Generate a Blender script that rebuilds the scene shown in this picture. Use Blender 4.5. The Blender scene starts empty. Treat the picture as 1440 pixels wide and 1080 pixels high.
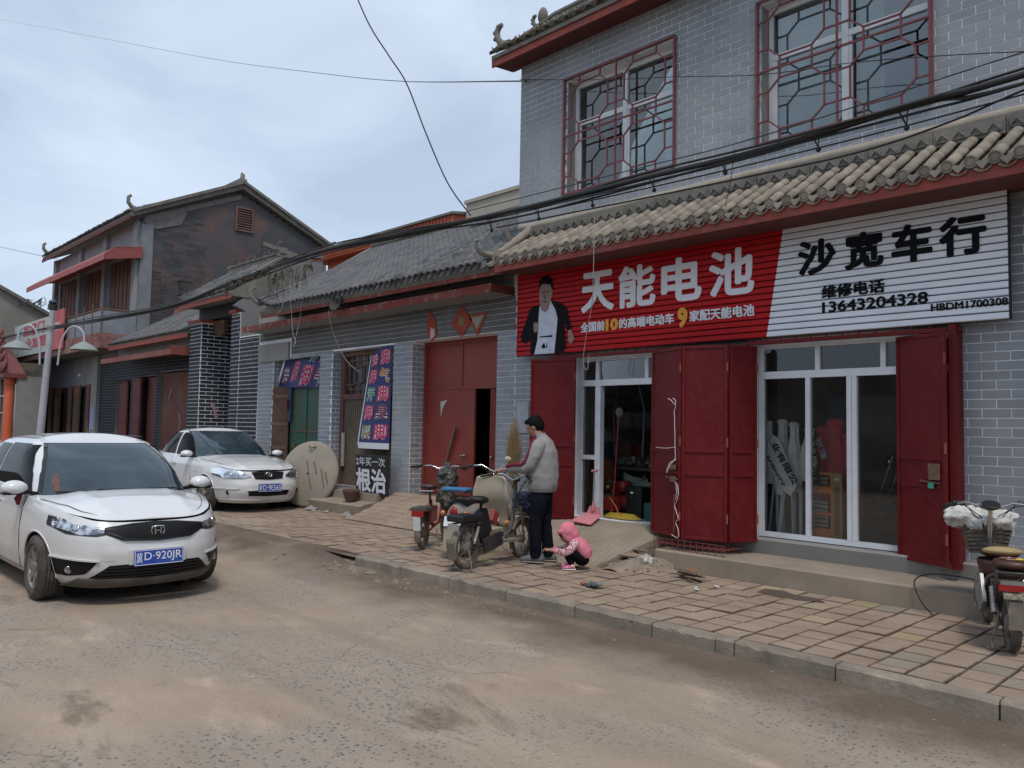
import bpy, math, random
from math import sin, cos, pi, radians, sqrt, atan2, hypot
from mathutils import Vector, Matrix, noise
random.seed(7)
rnd = random.uniform
SC = bpy.context.scene
COL = SC.collection

# ------------------------------------------------------------------ camera
YAW, PITCH, ROLL, FPX = radians(44.063), radians(3.355), radians(1.072), 1120.0
CAM = Vector((0, 0, 1.65))
_f = Vector((-cos(YAW)*cos(PITCH), sin(YAW)*cos(PITCH), sin(PITCH)))
_r = Vector((sin(YAW), cos(YAW), 0)); _u = _r.cross(_f)
CR = _r*cos(ROLL) + _u*sin(ROLL); CU = -_r*sin(ROLL) + _u*cos(ROLL); CF = _f
cd = bpy.data.cameras.new('camera'); cam = bpy.data.objects.new('camera', cd); COL.objects.link(cam)
cd.sensor_width = 36; cd.lens = FPX/1440*36; cd.clip_end = 3000; cd.clip_start = 0.05
cam.matrix_world = Matrix(((CR.x, CU.x, -CF.x, CAM.x), (CR.y, CU.y, -CF.y, CAM.y), (CR.z, CU.z, -CF.z, CAM.z), (0, 0, 0, 1)))
SC.camera = cam

# ------------------------------------------------------------------ light
SUN_EL, SUN_AZ = radians(62), radians(-38)      # azimuth measured from +X towards +Y; high sun veiled by cloud
w = bpy.data.worlds.new("World"); SC.world = w; w.use_nodes = True
nt = w.node_tree; nt.nodes.clear()
out = nt.nodes.new('ShaderNodeOutputWorld'); bg = nt.nodes.new('ShaderNodeBackground'); nt.links.new(bg.outputs[0], out.inputs[0])
sky = nt.nodes.new('ShaderNodeTexSky'); sky.sky_type = 'NISHITA'; sky.sun_disc = False
sky.sun_elevation = SUN_EL; sky.sun_rotation = pi/2 - SUN_AZ
sky.air_density = 1.0; sky.dust_density = 2.0; sky.ozone_density = 1.5
tc = nt.nodes.new('ShaderNodeTexCoord')
mp = nt.nodes.new('ShaderNodeMapping'); mp.inputs['Scale'].default_value = (1.0, 1.0, 2.6)
nt.links.new(tc.outputs['Generated'], mp.inputs[0])
n1 = nt.nodes.new('ShaderNodeTexNoise'); n1.inputs['Scale'].default_value = 2.3; n1.inputs['Detail'].default_value = 7; n1.inputs['Roughness'].default_value = .52
n1.inputs['Distortion'].default_value = .5
nt.links.new(mp.outputs[0], n1.inputs['Vector'])
rp = nt.nodes.new('ShaderNodeValToRGB'); rp.color_ramp.elements[0].position = .36; rp.color_ramp.elements[1].position = .64
rp.color_ramp.elements[0].color = (.60, .60, .60, 1); rp.color_ramp.elements[1].color = (1, 1, 1, 1)
nt.links.new(n1.outputs[0], rp.inputs[0])
mx = nt.nodes.new('ShaderNodeMixRGB'); mx.inputs[2].default_value = (6.15, 7.25, 8.75, 1)
nt.links.new(rp.outputs[0], mx.inputs[0]); nt.links.new(sky.outputs[0], mx.inputs[1])
nt.links.new(mx.outputs[0], bg.inputs[0]); bg.inputs[1].default_value = 0.085
sd = bpy.data.lights.new('sun', 'SUN'); sd.energy = 1.5; sd.angle = radians(13); sd.color = (1, .94, .86)
so = bpy.data.objects.new('sun', sd); COL.objects.link(so)
sv = Vector((cos(SUN_EL)*cos(SUN_AZ), cos(SUN_EL)*sin(SUN_AZ), sin(SUN_EL)))
so.rotation_euler = sv.to_track_quat('Z', 'Y').to_euler(); so.location = (0, 0, 30)
SC.view_settings.view_transform = 'Standard'; SC.view_settings.look = 'None'
SC.view_settings.gamma = 1; SC.view_settings.exposure = 0.42

# ------------------------------------------------------------------ helpers
def ray(x, y): return CF + CR*((x-720)/FPX) - CU*((y-540)/FPX)
def onY(x, y, Y): d = ray(x, y); return CAM + d*(Y/d.y)
def onX(x, y, X): d = ray(x, y); return CAM + d*(X/d.x)
def onZ(x, y, Z): d = ray(x, y); return CAM + d*((Z-CAM.z)/d.z)
def pix(p):
    v = Vector(p)-CAM; z = v.dot(CF)
    return (720+FPX*v.dot(CR)/z, 540-FPX*v.dot(CU)/z, z) if z > .1 else (-9999, -9999, .1)

def spline(pts, sub=6):
    P = [Vector(p) for p in pts]; Q = []
    for i in range(len(P)-1):
        p0, p1, p2, p3 = P[max(i-1,0)], P[i], P[i+1], P[min(i+2,len(P)-1)]
        for k in range(sub):
            t = k/sub; Q.append(.5*((2*p1)+(p2-p0)*t+(2*p0-5*p1+4*p2-p3)*t*t+(3*p1-p0-3*p2+p3)*t**3))
    return Q+[P[-1]]
class MB:
    def __init__(s): s.v = []; s.f = []; s.sm = []
    def add(s, vs, fs, smooth=False):
        n = len(s.v); s.v += [tuple(v) for v in vs]; s.f += [tuple(i+n for i in f) for f in fs]; s.sm += [smooth]*len(fs); return s
    def box(s, x0, x1, y0, y1, z0, z1):
        return s.add([(x0,y0,z0),(x1,y0,z0),(x1,y1,z0),(x0,y1,z0),(x0,y0,z1),(x1,y0,z1),(x1,y1,z1),(x0,y1,z1)],
                     [(0,3,2,1),(4,5,6,7),(0,1,5,4),(1,2,6,5),(2,3,7,6),(3,0,4,7)])
    def obox(s, c, ax, ay, az):           # centre and three half-axis vectors
        c, ax, ay, az = Vector(c), Vector(ax), Vector(ay), Vector(az); vs = []
        for k in (-1, 1):
            for i, j in ((-1,-1),(1,-1),(1,1),(-1,1)): vs.append(c+ax*i+ay*j+az*k)
        return s.add(vs, [(0,3,2,1),(4,5,6,7),(0,1,5,4),(1,2,6,5),(2,3,7,6),(3,0,4,7)])
    def bar(s, a, b, w, h=None, up=(0,0,1)):
        a, b = Vector(a), Vector(b); d = (b-a); L = d.length
        if L < 1e-6: return s
        d /= L; up = Vector(up)
        if abs(d.dot(up)) > .98: up = Vector((0,1,0))
        sx = d.cross(up).normalized(); uz = sx.cross(d)
        return s.obox((a+b)/2, sx*w/2, d*L/2, uz*(h or w)/2)
    def tube(s, pts, r, n=8, cap=True, smooth=True):
        pts = [Vector(p) for p in pts]; m = len(pts)
        rs = r if isinstance(r, (list, tuple)) else [r]*m
        ref = None; vs = []
        for i, p in enumerate(pts):
            d = (pts[min(i+1, m-1)]-pts[max(i-1, 0)]).normalized()
            if ref is None:
                ref = d.orthogonal().normalized()
            else:
                ref = (ref - d*ref.dot(d))
                ref = ref.normalized() if ref.length > 1e-6 else d.orthogonal().normalized()
            b = d.cross(ref)
            for k in range(n): a = 2*pi*k/n; vs.append(p+(ref*cos(a)+b*sin(a))*rs[i])
        fs = [(i*n+k, i*n+(k+1)%n, (i+1)*n+(k+1)%n, (i+1)*n+k) for i in range(m-1) for k in range(n)]
        s.add(vs, fs, smooth)
        if cap: s.add(vs[:n], [tuple(range(n-1, -1, -1))]); s.add(vs[-n:], [tuple(range(n))])
        return s
    def cyl(s, a, b, r, n=12, r2=None, smooth=True): return s.tube([a, b], [r, r if r2 is None else r2], n, True, smooth)
    def lathe(s, c, axis, prof, n=20, smooth=True, closed=False):   # prof: (distance along axis, radius)
        c = Vector(c); ax = Vector(axis).normalized(); e1 = ax.orthogonal().normalized(); e2 = ax.cross(e1); vs = []
        for t, r in prof:
            for k in range(n): a = 2*pi*k/n; vs.append(c+ax*t+(e1*cos(a)+e2*sin(a))*r)
        m = len(prof)
        fs = [(i*n+k, i*n+(k+1)%n, (i+1)*n+(k+1)%n, (i+1)*n+k) for i in range(m-1) for k in range(n)]
        if closed: fs += [((m-1)*n+k, (m-1)*n+(k+1)%n, (k+1)%n, k) for k in range(n)]
        return s.add(vs, fs, smooth)
    def prism(s, poly, d):                # planar polygon pts extruded along vector d
        n = len(poly); d = Vector(d); a = [Vector(p) for p in poly]; b = [p+d for p in a]
        return s.add(a+b, [tuple(range(n-1, -1, -1)), tuple(range(n, 2*n))]+[(i, (i+1)%n, n+(i+1)%n, n+i) for i in range(n)])
    def quad(s, a, b, c, d): return s.add([a, b, c, d], [(0,1,2,3)])
    def grid(s, fn, nu, nv, smooth=True):
        vs = [fn(i/nu, j/nv) for j in range(nv+1) for i in range(nu+1)]
        return s.add(vs, [(j*(nu+1)+i, j*(nu+1)+i+1, (j+1)*(nu+1)+i+1, (j+1)*(nu+1)+i) for j in range(nv) for i in range(nu)], smooth)
    def ball(s, c, rx, ry=None, rz=None, n=12, m=8):
        ry = ry or rx; rz = rz or rx; c = Vector(c); vs = [c+Vector((0,0,rz))]
        for j in range(1, m):
            t = pi*j/m
            for k in range(n): a = 2*pi*k/n; vs.append(c+Vector((rx*sin(t)*cos(a), ry*sin(t)*sin(a), rz*cos(t))))
        vs.append(c-Vector((0,0,rz))); fs = []
        for k in range(n):
            fs.append((0, 1+k, 1+(k+1)%n)); b = 1+(m-2)*n; fs.append((b+(k+1)%n, b+k, b+n))
        for j in range(m-2):
            for k in range(n): fs.append((1+j*n+k, 1+(j+1)*n+k, 1+(j+1)*n+(k+1)%n, 1+j*n+(k+1)%n))
        return s.add(vs, fs, True)
    def mesh(s, name):
        me = bpy.data.meshes.new(name); me.from_pydata(s.v, [], s.f)
        if any(s.sm): me.polygons.foreach_set('use_smooth', s.sm)
        me.update(); return me

def link(name, me, m=None, parent=None, world=True):
    if m is not None and not me.materials: me.materials.append(m)
    o = bpy.data.objects.new(name, me); COL.objects.link(o)
    if parent is not None:
        o.parent = parent
        if world: o.matrix_parent_inverse = wm(parent).inverted()
    return o
def wm(o):
    m = Matrix.LocRotScale(o.location, o.rotation_euler, o.scale)
    return (wm(o.parent) @ o.matrix_parent_inverse @ m) if o.parent else m
def part(name, mb, m, parent=None, world=True, kind=None, label=None):
    o = link(name, mb.mesh(name), m, parent, world)
    if kind: o['kind'] = kind
    if label: o['label'] = label
    return o
def tag(o, label, cat, group=None, kind=None):
    if label: o['label'] = label
    if cat: o['category'] = cat
    if group: o['group'] = group
    if kind: o['kind'] = kind
    return o
def thing(name, label, cat, loc=(0,0,0), rz=0, group=None):
    o = bpy.data.objects.new(name, None); COL.objects.link(o); o.location = loc; o.rotation_euler = (0, 0, rz)
    o.empty_display_size = .1
    return tag(o, label, cat, group)
def struct(name, mb, m):
    o = part(name, mb, m); o['kind'] = 'structure'; return o
def bevel(o, w, seg=2, angle=40):
    b = o.modifiers.new('bevel', 'BEVEL'); b.width = w; b.segments = seg; b.limit_method = 'ANGLE'; b.angle_limit = radians(angle); return o
def copy_tree(o, parent=None):
    c = o.copy(); COL.objects.link(c)
    if parent is not None: c.parent = parent
    for ch in list(o.children): copy_tree(ch, c)
    return c

# ------------------------------------------------------------------ materials
def mat(name, col, rough=.75, col2=None, scale=3.0, lo=.35, hi=.65, inst=0.0, bump=0.0, bscale=40, metal=0.0, spec=.5, ior=1.5, coat=0.0,
        dust=0.0, dcol=(.30,.235,.17), dscale=1.2, dheight=None, detail=6, emit=0, stretch=None, fine=0.0, fscale=120, alpha=None):
    m = bpy.data.materials.new(name); m.use_nodes = True; t = m.node_tree; N = t.nodes; L = t.links
    b = N['Principled BSDF']; b.inputs['Roughness'].default_value = rough; b.inputs['Metallic'].default_value = metal
    b.inputs['Specular IOR Level'].default_value = spec; b.inputs['Coat Weight'].default_value = coat
    b.inputs['Coat Roughness'].default_value = .06; b.inputs['IOR'].default_value = ior
    geo = N.new('ShaderNodeNewGeometry'); vec = geo.outputs['Position']
    if stretch:
        mpn = N.new('ShaderNodeMapping'); mpn.inputs['Scale'].default_value = stretch; L.new(vec, mpn.inputs[0]); vec = mpn.outputs[0]
    c = None
    rgb = N.new('ShaderNodeRGB'); rgb.outputs[0].default_value = (*col, 1); c = rgb.outputs[0]
    def noise_(sc, det=6, r=.6):
        n = N.new('ShaderNodeTexNoise'); n.inputs['Scale'].default_value = sc; n.inputs['Detail'].default_value = det
        n.inputs['Roughness'].default_value = r; L.new(vec, n.inputs['Vector']); return n.outputs[0]
    def ramp(i, a, z):
        r = N.new('ShaderNodeMapRange'); r.inputs['From Min'].default_value = a; r.inputs['From Max'].default_value = z; L.new(i, r.inputs[0]); return r.outputs[0]
    def mixc(f, a, bb, mode='MIX'):
        x = N.new('ShaderNodeMixRGB'); x.blend_type = mode
        if isinstance(f, float): x.inputs[0].default_value = f
        else: L.new(f, x.inputs[0])
        L.new(a, x.inputs[1])
        if isinstance(bb, tuple): x.inputs[2].default_value = (*bb, 1)
        else: L.new(bb, x.inputs[2])
        return x.outputs[0]
    if col2 is not None: c = mixc(ramp(noise_(scale, detail), lo, hi), c, tuple(col2))
    if fine > 0:
        f = N.new('ShaderNodeMapRange'); f.inputs['From Min'].default_value = .3; f.inputs['From Max'].default_value = .7
        f.inputs['To Min'].default_value = 1-fine; f.inputs['To Max'].default_value = 1+fine; L.new(noise_(fscale, 3), f.inputs[0])
        c = mixc(1.0, c, f.outputs[0], 'MULTIPLY')
    if inst > 0:
        oi = N.new('ShaderNodeObjectInfo'); r = N.new('ShaderNodeMapRange'); r.inputs['To Min'].default_value = 1-inst; r.inputs['To Max'].default_value = 1+inst
        L.new(oi.outputs['Random'], r.inputs[0]); c = mixc(1.0, c, r.outputs[0], 'MULTIPLY')
    if dust > 0:
        f = ramp(noise_(dscale, 8, .65), .42, .72)
        if dheight:
            sp = N.new('ShaderNodeSeparateXYZ'); L.new(geo.outputs['Position'], sp.inputs[0])
            h = N.new('ShaderNodeMapRange'); h.inputs['From Min'].default_value = dheight[0]; h.inputs['From Max'].default_value = dheight[1]
            h.inputs['To Min'].default_value = 1; h.inputs['To Max'].default_value = 0; L.new(sp.outputs['Z'], h.inputs[0])
            a = N.new('ShaderNodeMath'); a.operation = 'ADD'; L.new(f, a.inputs[0]); a.inputs[1].default_value = .35
            mm = N.new('ShaderNodeMath'); mm.operation = 'MULTIPLY'; mm.use_clamp = True; L.new(a.outputs[0], mm.inputs[0]); L.new(h.outputs[0], mm.inputs[1]); f = mm.outputs[0]
        k = N.new('ShaderNodeMath'); k.operation = 'MULTIPLY'; L.new(f, k.inputs[0]); k.inputs[1].default_value = dust
        c = mixc(k.outputs[0], c, tuple(dcol))
        rr = N.new('ShaderNodeMapRange'); rr.inputs['To Min'].default_value = rough; rr.inputs['To Max'].default_value = max(rough, .85); L.new(k.outputs[0], rr.inputs[0])
        L.new(rr.outputs[0], b.inputs['Roughness'])
    L.new(c, b.inputs['Base Color'])
    if bump > 0:
        bn = N.new('ShaderNodeBump'); bn.inputs['Strength'].default_value = min(1, bump); bn.inputs['Distance'].default_value = .01
        L.new(noise_(bscale, 5), bn.inputs['Height']); L.new(bn.outputs[0], b.inputs['Normal'])
    if emit: b.inputs['Emission Color'].default_value = (*col, 1); b.inputs['Emission Strength'].default_value = emit
    return m

def glass_mat(name, tint=(.75,.82,.84), refl=.09, dirt=.06, rough=.0):
    m = bpy.data.materials.new(name); m.use_nodes = True; t = m.node_tree; N = t.nodes; L = t.links; N.clear()
    o = N.new('ShaderNodeOutputMaterial'); tr = N.new('ShaderNodeBsdfTransparent'); tr.inputs[0].default_value = (*tint, 1)
    gl = N.new('ShaderNodeBsdfGlossy'); gl.inputs['Roughness'].default_value = rough; gl.inputs['Color'].default_value = (.95, .97, 1, 1)
    lw = N.new('ShaderNodeFresnel'); lw.inputs[0].default_value = 1.5
    mr = N.new('ShaderNodeMapRange'); mr.inputs['To Min'].default_value = refl; mr.inputs['To Max'].default_value = 1.0; L.new(lw.outputs[0], mr.inputs[0])
    m1 = N.new('ShaderNodeMixShader'); L.new(mr.outputs[0], m1.inputs[0]); L.new(tr.outputs[0], m1.inputs[1]); L.new(gl.outputs[0], m1.inputs[2])
    df = N.new('ShaderNodeBsdfDiffuse'); df.inputs[0].default_value = (.42, .40, .36, 1)
    g = N.new('ShaderNodeNewGeometry'); n = N.new('ShaderNodeTexNoise'); n.inputs['Scale'].default_value = 2.5; n.inputs['Detail'].default_value = 8; L.new(g.outputs['Position'], n.inputs['Vector'])
    r = N.new('ShaderNodeMapRange'); r.inputs['From Min'].default_value = .35; r.inputs['From Max'].default_value = .75; r.inputs['To Max'].default_value = dirt*2; L.new(n.outputs[0], r.inputs[0])
    m2 = N.new('ShaderNodeMixShader'); L.new(r.outputs[0], m2.inputs[0]); L.new(m1.outputs[0], m2.inputs[1]); L.new(df.outputs[0], m2.inputs[2]); L.new(m2.outputs[0], o.inputs[0])
    return m

# ------------------------------------------------------------------ text
FONT_S = {}
def glyph_mesh(ch, bold, extrude):
    key = (ch, bold, extrude)
    if key in FONT_S: return FONT_S[key]
    cu = bpy.data.curves.new('text', 'FONT'); cu.body = ch; cu.size = 1; cu.extrude = extrude; cu.resolution_u = 3
    ob = bpy.data.objects.new('text', cu); COL.objects.link(ob)
    dg = bpy.context.evaluated_depsgraph_get(); me = bpy.data.meshes.new_from_object(ob.evaluated_get(dg), depsgraph=dg)
    v0 = [v.co.copy() for v in me.vertices]; f0 = [tuple(p.vertices) for p in me.polygons]
    bpy.data.objects.remove(ob); bpy.data.meshes.remove(me); vs = []; fs = []
    # bold weight: shifted copies, each a hair behind the one before
    sh = [(0, 0)]+([(bold*cos(pi*k/4), bold*sin(pi*k/4)) for k in range(8)] if bold > 0 else [])
    for i, (dx, dy) in enumerate(sh):
        n = len(vs); vs += [Vector((v.x+dx, v.y+dy, v.z-(.004 if not extrude else .015)*i)) for v in v0]; fs += [tuple(a+n for a in f) for f in f0]
    FONT_S[key] = (vs, fs); return vs, fs
def text_mb(mb, s, o, R, U, w, h, bold=.02, depth=.0, fit=None):
    """each line of text stretched to exactly w x h metres, lower-left at o; R,U unit vectors"""
    o, R, U = Vector(o), Vector(R).normalized(), Vector(U).normalized(); Nn = R.cross(U)
    vs, fs = glyph_mesh(s, bold, 0.5 if depth else 0)
    if not vs: return mb
    x0 = min(v.x for v in vs); x1 = max(v.x for v in vs); y0 = min(v.y for v in vs); y1 = max(v.y for v in vs)
    sx = w/max(1e-6, x1-x0); sy = h/max(1e-6, y1-y0)
    mb.add([o+R*((v.x-x0)*sx)+U*((v.y-y0)*sy)+Nn*((v.z+.5)*depth if depth else v.z*.02) for v in vs], fs)
    return mb
# ------------------------------------------------------------------ shared materials
m_brick = mat('grey_brick', (.240,.262,.295), .85, (.305,.318,.335), 2.2, .35, .7, spec=.25, inst=.09, stretch=(1,1,.32), bump=.25, bscale=90, dust=.22, dcol=(.30,.27,.24), dscale=.8, dheight=(.5,3.2), fine=.06)
m_joint = mat('white_mortar', (.86,.88,.91), .9, (.40,.42,.46), 1.3, .40, .75)
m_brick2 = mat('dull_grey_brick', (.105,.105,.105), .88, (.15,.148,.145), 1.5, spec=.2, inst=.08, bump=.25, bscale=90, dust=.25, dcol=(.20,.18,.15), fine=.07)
m_joint2 = mat('pale_mortar', (.36,.37,.38), .9, (.20,.21,.22), 2.2, .3, .6)
m_red = mat('maroon_paint', (.105,.005,.008), .5, (.135,.008,.010), 1.3, spec=.22, bump=.25, bscale=4, dust=.14, dcol=(.19,.08,.06), dscale=11, fine=.04)
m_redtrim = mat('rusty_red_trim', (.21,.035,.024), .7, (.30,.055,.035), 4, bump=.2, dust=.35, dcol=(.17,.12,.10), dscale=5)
m_tile = mat('tan_clay_tile', (.205,.175,.14), .9, (.31,.265,.21), 5, inst=.16, bump=.35, bscale=70, fine=.10, dust=.3, dcol=(.17,.16,.15), dscale=6)
m_tileg = mat('grey_clay_tile', (.062,.066,.077), .9, (.115,.115,.12), 4, inst=.5, bump=.35, bscale=70, fine=.1, dust=.4, dcol=(.22,.20,.17), dscale=2.2)
m_ridge = mat('grey_ridge_block', (.12,.115,.105), .92, (.19,.175,.15), 5, inst=.08, bump=.5, bscale=45, fine=.12)
m_conc = mat('dusty_concrete', (.225,.18,.135), .92, (.30,.245,.19), 2.2, bump=.3, bscale=60, dust=.5, dcol=(.27,.215,.165), dscale=1.5, fine=.06)
m_concg = mat('grey_concrete', (.22,.215,.205), .92, (.29,.28,.265), 2.5, bump=.3, bscale=50, fine=.07, dust=.3, dcol=(.14,.135,.125), dscale=2.5)
m_white = mat('white_plastic_frame', (.74,.76,.79), .35, (.66,.68,.71), 6, dust=.15)
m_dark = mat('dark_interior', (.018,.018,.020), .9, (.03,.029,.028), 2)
m_room = mat('dim_shop_wall', (.20,.195,.18), .9, (.14,.14,.135), 1.5)
m_black = mat('black_plastic', (.012,.012,.013), .5, bump=.0)
m_steel = mat('worn_steel', (.42,.41,.39), .38, (.25,.22,.19), 9, metal=.9, dust=.25)
m_chrome = mat('chrome', (.62,.62,.62), .12, metal=1.0)
m_rust = mat('rusty_steel', (.12,.075,.05), .8, (.20,.12,.08), 20)
m_glass = glass_mat('shop_glass', (.88,.90,.90), .0, .02)
m_wglass = glass_mat('upper_window_glass', (.70,.78,.78), .08, .06)
m_curtain = mat('pale_curtain', (.40,.47,.45), .9, (.48,.54,.52), 3)
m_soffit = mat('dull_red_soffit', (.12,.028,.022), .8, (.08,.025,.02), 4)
m_blackw = mat('letter_black', (.006,.007,.009), .6, spec=.1)
m_whitel = mat('letter_white', (.72,.74,.78), .5, dust=.08)
m_cloth_w = mat('white_cloth', (.60,.60,.58), .85, (.47,.46,.43), 6, bump=.5, bscale=18)

# ------------------------------------------------------------------ ground
def PZ(x, y):
    z = .13
    if x > -7.6:
        if x < -5.5 and y > 7.05: z = .13 + min(1, (y-7.05)/1.05)*.36
    elif x > -11.6:
        t = min(1, max(0, (y-7.3)/1.0)); z = .13 + t*.44
        if x < -11.3: z = .13 + (z-.13)*max(0, (x+11.6)/.3)
    return z
big = struct('ground', MB().quad((-900,-900,-.06),(900,-900,-.06),(900,900,-.06),(-900,900,-.06)), mat('bare_earth', (.22,.18,.14), .95, (.28,.23,.18), .2))

def road_mat():
    m = bpy.data.materials.new('dusty_road'); m.use_nodes = True; t = m.node_tree; N = t.nodes; L = t.links; b = N['Principled BSDF']
    b.inputs['Roughness'].default_value = .93; b.inputs['Specular IOR Level'].default_value = .3
    g = N.new('ShaderNodeNewGeometry'); P = g.outputs['Position']
    def nz(sc, det=8, r=.6, dist=0, v=P):
        n = N.new('ShaderNodeTexNoise'); n.inputs['Scale'].default_value = sc; n.inputs['Detail'].default_value = det; n.inputs['Roughness'].default_value = r; n.inputs['Distortion'].default_value = dist; L.new(v, n.inputs['Vector']); return n.outputs[0]
    def mr(i, a, z, c=0, d=1):
        r = N.new('ShaderNodeMapRange'); r.inputs['From Min'].default_value = a; r.inputs['From Max'].default_value = z; r.inputs['To Min'].default_value = c; r.inputs['To Max'].default_value = d; L.new(i, r.inputs[0]); return r.outputs[0]
    def mth(op, a, b_):
        x = N.new('ShaderNodeMath'); x.operation = op; x.use_clamp = op != 'SUBTRACT'
        for i, q in enumerate((a, b_)):
            if isinstance(q, (int, float)): x.inputs[i].default_value = q
            else: L.new(q, x.inputs[i])
        return x.outputs[0]
    def mix(f, a, c, mode='MIX'):
        x = N.new('ShaderNodeMixRGB'); x.blend_type = mode
        if isinstance(f, float): x.inputs[0].default_value = f
        else: L.new(f, x.inputs[0])
        for i, q in ((1, a), (2, c)):
            if isinstance(q, tuple): x.inputs[i].default_value = (*q, 1)
            else: L.new(q, x.inputs[i])
        return x.outputs[0]
    st = N.new('ShaderNodeMapping'); st.inputs['Scale'].default_value = (.55, 1.3, 1); L.new(P, st.inputs[0]); S = st.outputs[0]
    c = mix(mr(nz(.9, 8, .62, .3, S), .35, .68), (.27,.207,.152), (.365,.288,.215))
    c = mix(mr(nz(2.3, 8, .6, .4, S), .56, .74), c, (.44,.345,.255))
    patch = mr(nz(.55, 5, .6, .5), .42, .57); c = mix(mth('MULTIPLY', patch, .5), c, (.255,.222,.195))
    v = N.new('ShaderNodeTexVoronoi'); v.inputs['Scale'].default_value = 33; L.new(P, v.inputs['Vector'])
    dist = mth('ADD', v.outputs['Distance'], mr(nz(130, 2), .3, .7, 0, .16))
    stone = mr(dist, .36, .43, 1, 0)
    sep = N.new('ShaderNodeSeparateColor'); L.new(v.outputs['Color'], sep.inputs[0])
    pick = mth('GREATER_THAN', sep.outputs[0], .40)
    sc_ = mix(mr(sep.outputs[1], 0, 1), (.050,.056,.068), (.19,.18,.17))
    f = mth('MULTIPLY', mth('MULTIPLY', stone, pick), patch)
    c = mix(mth('MULTIPLY', f, .85), c, sc_)
    # earthy wet-looking stains and the gutter dirt
    c = mix(mth('MULTIPLY', mr(nz(.85, 9, .66, .6, S), .575, .67), .70), c, (.125,.088,.063))
    sp = N.new('ShaderNodeSeparateXYZ'); L.new(P, sp.inputs[0])
    yy = mth('ADD', mr(sp.outputs['Y'], 4.2, 5.3, 0, .75), mr(nz(1.6, 8, .6), .3, .7, -.35, .35))
    x2 = N.new('ShaderNodeMath'); x2.operation = 'ADD'; L.new(mr(sp.outputs['Y'], 4.2, 5.15, -.25, .95), x2.inputs[0]); L.new(mr(nz(1.3, 8, .62), .3, .7, -.35, .4), x2.inputs[1]); x2.use_clamp = True
    c = mix(mth('MULTIPLY', x2.outputs[0], .92), c, (.105,.076,.056))
    c = mix(1.0, c, mr(nz(70, 4, .7), .25, .75, .82, 1.18), 'MULTIPLY')
    vc = N.new('ShaderNodeTexVoronoi'); vc.feature = 'DISTANCE_TO_EDGE'; vc.inputs['Scale'].default_value = .42
    nv = N.new('ShaderNodeTexNoise'); nv.inputs['Scale'].default_value = 2.2; nv.inputs['Detail'].default_value = 8; L.new(P, nv.inputs['Vector'])
    va = N.new('ShaderNodeMixRGB'); va.blend_type = 'ADD'; va.inputs[0].default_value = .55; L.new(P, va.inputs[1]); L.new(nv.outputs['Color'], va.inputs[2]); L.new(va.outputs[0], vc.inputs['Vector'])
    ck = mth('MULTIPLY', mr(vc.outputs['Distance'], .0015, .006, 1, 0), mr(nz(.5, 3), .48, .56)); c = mix(mth('MULTIPLY', ck, .38), c, (.10,.08,.065))
    tk = N.new('ShaderNodeMapping'); tk.inputs['Scale'].default_value = (.12, 2.6, 1); L.new(P, tk.inputs[0]); c = mix(mth('MULTIPLY', mr(nz(1.0, 7, .65, 0, tk.outputs[0]), .54, .66), .35), c, (.21,.165,.125))
    L.new(c, b.inputs['Base Color'])
    bn = N.new('ShaderNodeBump'); bn.inputs['Strength'].default_value = .8; bn.inputs['Distance'].default_value = .006
    h = mth('ADD', mth('MULTIPLY', f, .5), mth('MULTIPLY', nz(35, 6, .65), .6)); L.new(h, bn.inputs['Height']); L.new(bn.outputs[0], b.inputs['Normal'])
    return m
m_road = road_mat()
def road_z(x, y):
    z = .018*noise.noise(Vector((x*.5, y*.7, 3))) + .006*noise.noise(Vector((x*2.5, y*2.5, 1)))
    if x < -8.0 and y > 4.3:                       # packed earth banked up to the pavement where the kerb is buried
        t = min(1, (y-4.62-.22*noise.noise(Vector((x*1.3, 0, 9))))/.62); k = min(1, (-8.0-x)/1.0); t = max(0, t); z = z*(1-t*k)+t*t*(3-2*t)*.124*k
    elif y > 5.1: z += .02*max(0, min(1, (y-5.1)/.25))*(1+noise.noise(Vector((x*2, 5, 2))))
    return z
rb = MB()
xs = [-120, -90, -70, -50] + [-40+.5*i for i in range(40)] + [-20+.14*i for i in range(179)] + [6, 10, 25, 60]
ys = [-30, -14, -8, -4, -2] + [-1+.13*i for i in range(51)]
xs = sorted(set(round(x, 3) for x in xs))
rb.add([(x, min(y, 5.56), road_z(x, y)) for y in ys for x in xs], [(j*len(xs)+i, j*len(xs)+i+1, (j+1)*len(xs)+i+1, (j+1)*len(xs)+i) for j in range(len(ys)-1) for i in range(len(xs)-1)], True)
road = struct('road', rb, m_road)

# loose stones and clods on the road and by the gutter
def pebble(mb, p, r):
    vs = []
    for k in range(5): a = k*2*pi/5+rnd(0, 1); vs.append((p[0]+cos(a)*r*rnd(.6, 1.1), p[1]+sin(a)*r*rnd(.6, 1.1), p[2]+rnd(0, .15)*r))
    vs.append((p[0]+rnd(-.3, .3)*r, p[1]+rnd(-.3, .3)*r, p[2]+r*rnd(.45, .8))); mb.add(vs, [(k, (k+1)%5, 5) for k in range(5)])
pb = MB()
for i in range(2600):
    d = rnd(1.5, 12)**1.0; a = radians(rnd(90, 182)); x, y = cos(a)*d, sin(a)*d*1.0
    y = abs(y)
    if y > 5.2 or noise.noise(Vector((x*.45, y*.45, 0))) < -.25: continue
    pebble(pb, (x, y, road_z(x, y)-.001), rnd(.003, .009))
tag(part('road_gravel', pb, mat('blue_grey_stone', (.13,.135,.145), .9, (.24,.21,.18), 30)), 'small loose bluish gravel scattered over the dusty road', 'gravel', kind='stuff')
cb = MB()
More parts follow.
